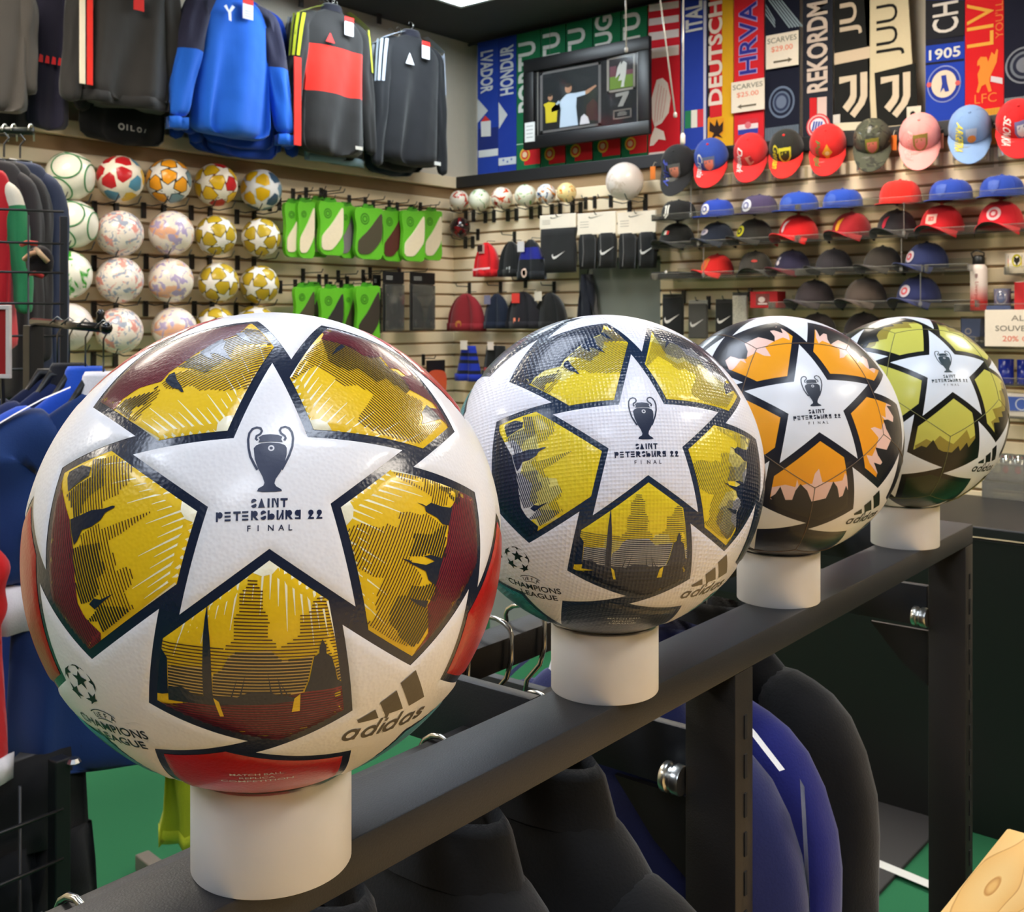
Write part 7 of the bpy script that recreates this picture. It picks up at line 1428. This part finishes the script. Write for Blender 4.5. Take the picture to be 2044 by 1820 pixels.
def jersey(u, lab, py, body, sw_=.062, slv=.36, yaw=0, **kw):
    q = a+(b-a)*u; p = onD(1022+FPX*((q.x*CR+q.y*SR)/(-q.x*SR+q.y*CR)), py, (-q.x*SR+q.y*CR)); 
    t = thing('jersey', lab, 'jersey', p, YAW+yaw, 'jerseys on the left display arm'); kw.setdefault('dep', .026); garment(t, kw.pop('w', .20), kw.pop('h', .68), body, slv=slv, hang=False, spread=kw.pop('spread', .03), sw=sw_, **kw)
    hg = hanger(t, .12, .02, hook=False, drop=.06)
    obj('hook', MB().tube([(0, 0, .016), (0, 0, q.z-p.z-.02), (.012, 0, q.z-p.z+.004), (0, 0, q.z-p.z+.014), (-.014, 0, q.z-p.z)], .0018, 6), metal((120, 118, 112)), hg, smooth=True)
    return t
jersey(.95, 'royal blue jersey with white collar and white sleeve cuffs beside the largest ball', 776, JB, slv=.34, cuff=JW, collar=JW, h=.66, w=.155, drop=.09, neck=.042, seed=51, stripes=([JW], .3), sw_=.09, yaw=.35, cuffh=.075, spread=.02)
jersey(.62, 'bright blue jersey showing behind the white cuffed one', 764, cloth((26, 74, 180)), collar=cloth((30, 80, 190)), h=.60, w=.155, neck=.042, drop=.11, seed=52, yaw=.35, sw_=.08)
jersey(.3, 'dark navy jersey third on the left arm', 756, cloth((20, 34, 78)), dep=.018, collar=cloth((24, 24, 30)), h=.60, w=.155, neck=.042, drop=.11, seed=53, yaw=.35)
jersey(.05, 'darkest jersey furthest along the left arm', 752, cloth((16, 26, 60)), dep=.018, h=.6, w=.155, neck=.042, drop=.11, seed=54, yaw=.35)
# red shirt low at the left frame edge
p = onD(-112, 1050, 1.7); t = thing('jersey', 'red jersey with white hem at the lower left frame edge', 'jersey', p, YAW, 'jerseys on the left display arm'); garment(t, .085, .40, cloth((200, 24, 26)), hem=JW, spread=.0, sw=.03, slv=.2, drop=.05, seed=55)
# low black grid stand
LD = 1.75
p0 = onD(118, 1500, LD); p1 = onD(-120, 1500, LD-.15); ang = math.atan2(p0.y-p1.y, p0.x-p1.x); L = math.hypot(p0.x-p1.x, p0.y-p1.y); zt = onD(118, 1512, LD).z
t = thing('grid_stand', 'black lower rack stand with grid wires at lower left', 'rack', (p0.x, p0.y, 0), ang)
obj('post', MB().box((0, 0, zt/2), (.026, .026, zt), ch=.002), wire, t); obj('post', MB().box((-L, 0, zt/2), (.026, .026, zt), ch=.002), wire, t); obj('cap', MB().lathe([(.006, 0), (.012, .004), (.008, .01)], 10, T=Matrix.Translation((.016, -.016, zt-.012))), metal((170, 170, 166)), t)
hz = MB().tube([(-L, 0, 0), (0, 0, 0)], .003, 6).mesh('wire', wire, True)
for k in range(9): obj('wire', hz, None, t, (0, -.012, zt-.08-.08*k))
vz = MB().tube([(0, 0, .05), (0, 0, zt-.02)], .0026, 6).mesh('wire', wire, True)
for k in range(1, 4): obj('wire', vz, None, t, (-.07*k, -.008, 0))
p = onD(66, 1592, LD+.04); q2_ = thing('black_shorts', 'black shorts hanging on the lower left grid stand', 'shorts', (p.x, p.y, p.z+.02), ang)
obj('shorts_body', MB().loft([seg_ring(0, 0, z, w_, .022, 20, .3, z*8, 2.4) for z, w_ in ((.05, .085), (0, .095), (-.1, .1))]), cloth((14, 14, 15)), q2_, smooth=True); [obj('leg', MB().loft([seg_ring(s*.052, 0, z, w_, .026, 16, .3, z*8, 2.4) for z, w_ in ((-.09, .05), (-.16, .058), (-.22, .062))]), cloth((16, 16, 17)), q2_, smooth=True) for s in (-1, 1)]; obj('piping', MB().tube([(-.11, -.026, -.215), (.0, -.03, -.20)], .0018, 5), cloth((90, 88, 86)), q2_)
# lime garment and the grey floor foot right of it
p = onD(372, 1560, 2.05); t = thing('lime_shirt', 'lime yellow garment end hanging behind the nearest ring stand', 'shirt', p, YAW)
obj('cloth', MB().loft([seg_ring(0, 0, z, w_, .02, 18, .4, z*9, 2.2) for z, w_ in ((.34, .05), (.2, .048), (.02, .04), (-.06, .044), (-.085, .05), (-.10, .052), (-.106, .046))]), cloth((172, 184, 34)), t, smooth=True); obj('hem', MB().loft([seg_ring(0, 0, z, .053, .024, 18, .4, -.9, 2.2) for z in (-.088, -.112)]), cloth((186, 198, 44)), t, smooth=True); obj('hanger', MB().tube([(-.05, 0, .335), (0, 0, .36), (.05, 0, .335)], .006, 6), plastic((18, 18, 20)), t, smooth=True)
obj('stand_pole', MB().tube([(.03, .02, .36), (.03, .02, -p.z+.02)], .012, 8), paint((22, 22, 24)), t, smooth=True)
a = onZ(283, 1700, .05); b = onZ(352, 1752, .05); t = thing('rack_foot', 'grey steel rack foot on the green floor by the nearest ring stand', 'rack foot', a, math.atan2(b.y-a.y, b.x-a.x)); L = (b-a).length+.1
obj('bar', MB().box((L/2, 0, -.022), (L, .04, .044), ch=.004), paint((98, 92, 88)), t); obj('leveller', MB().lathe([(.014, -.05), (.014, -.044), (.005, -.042), (.005, -.02)], 12, T=Matrix.Translation((.0, .0, 0))), metal((190, 190, 186)), t)
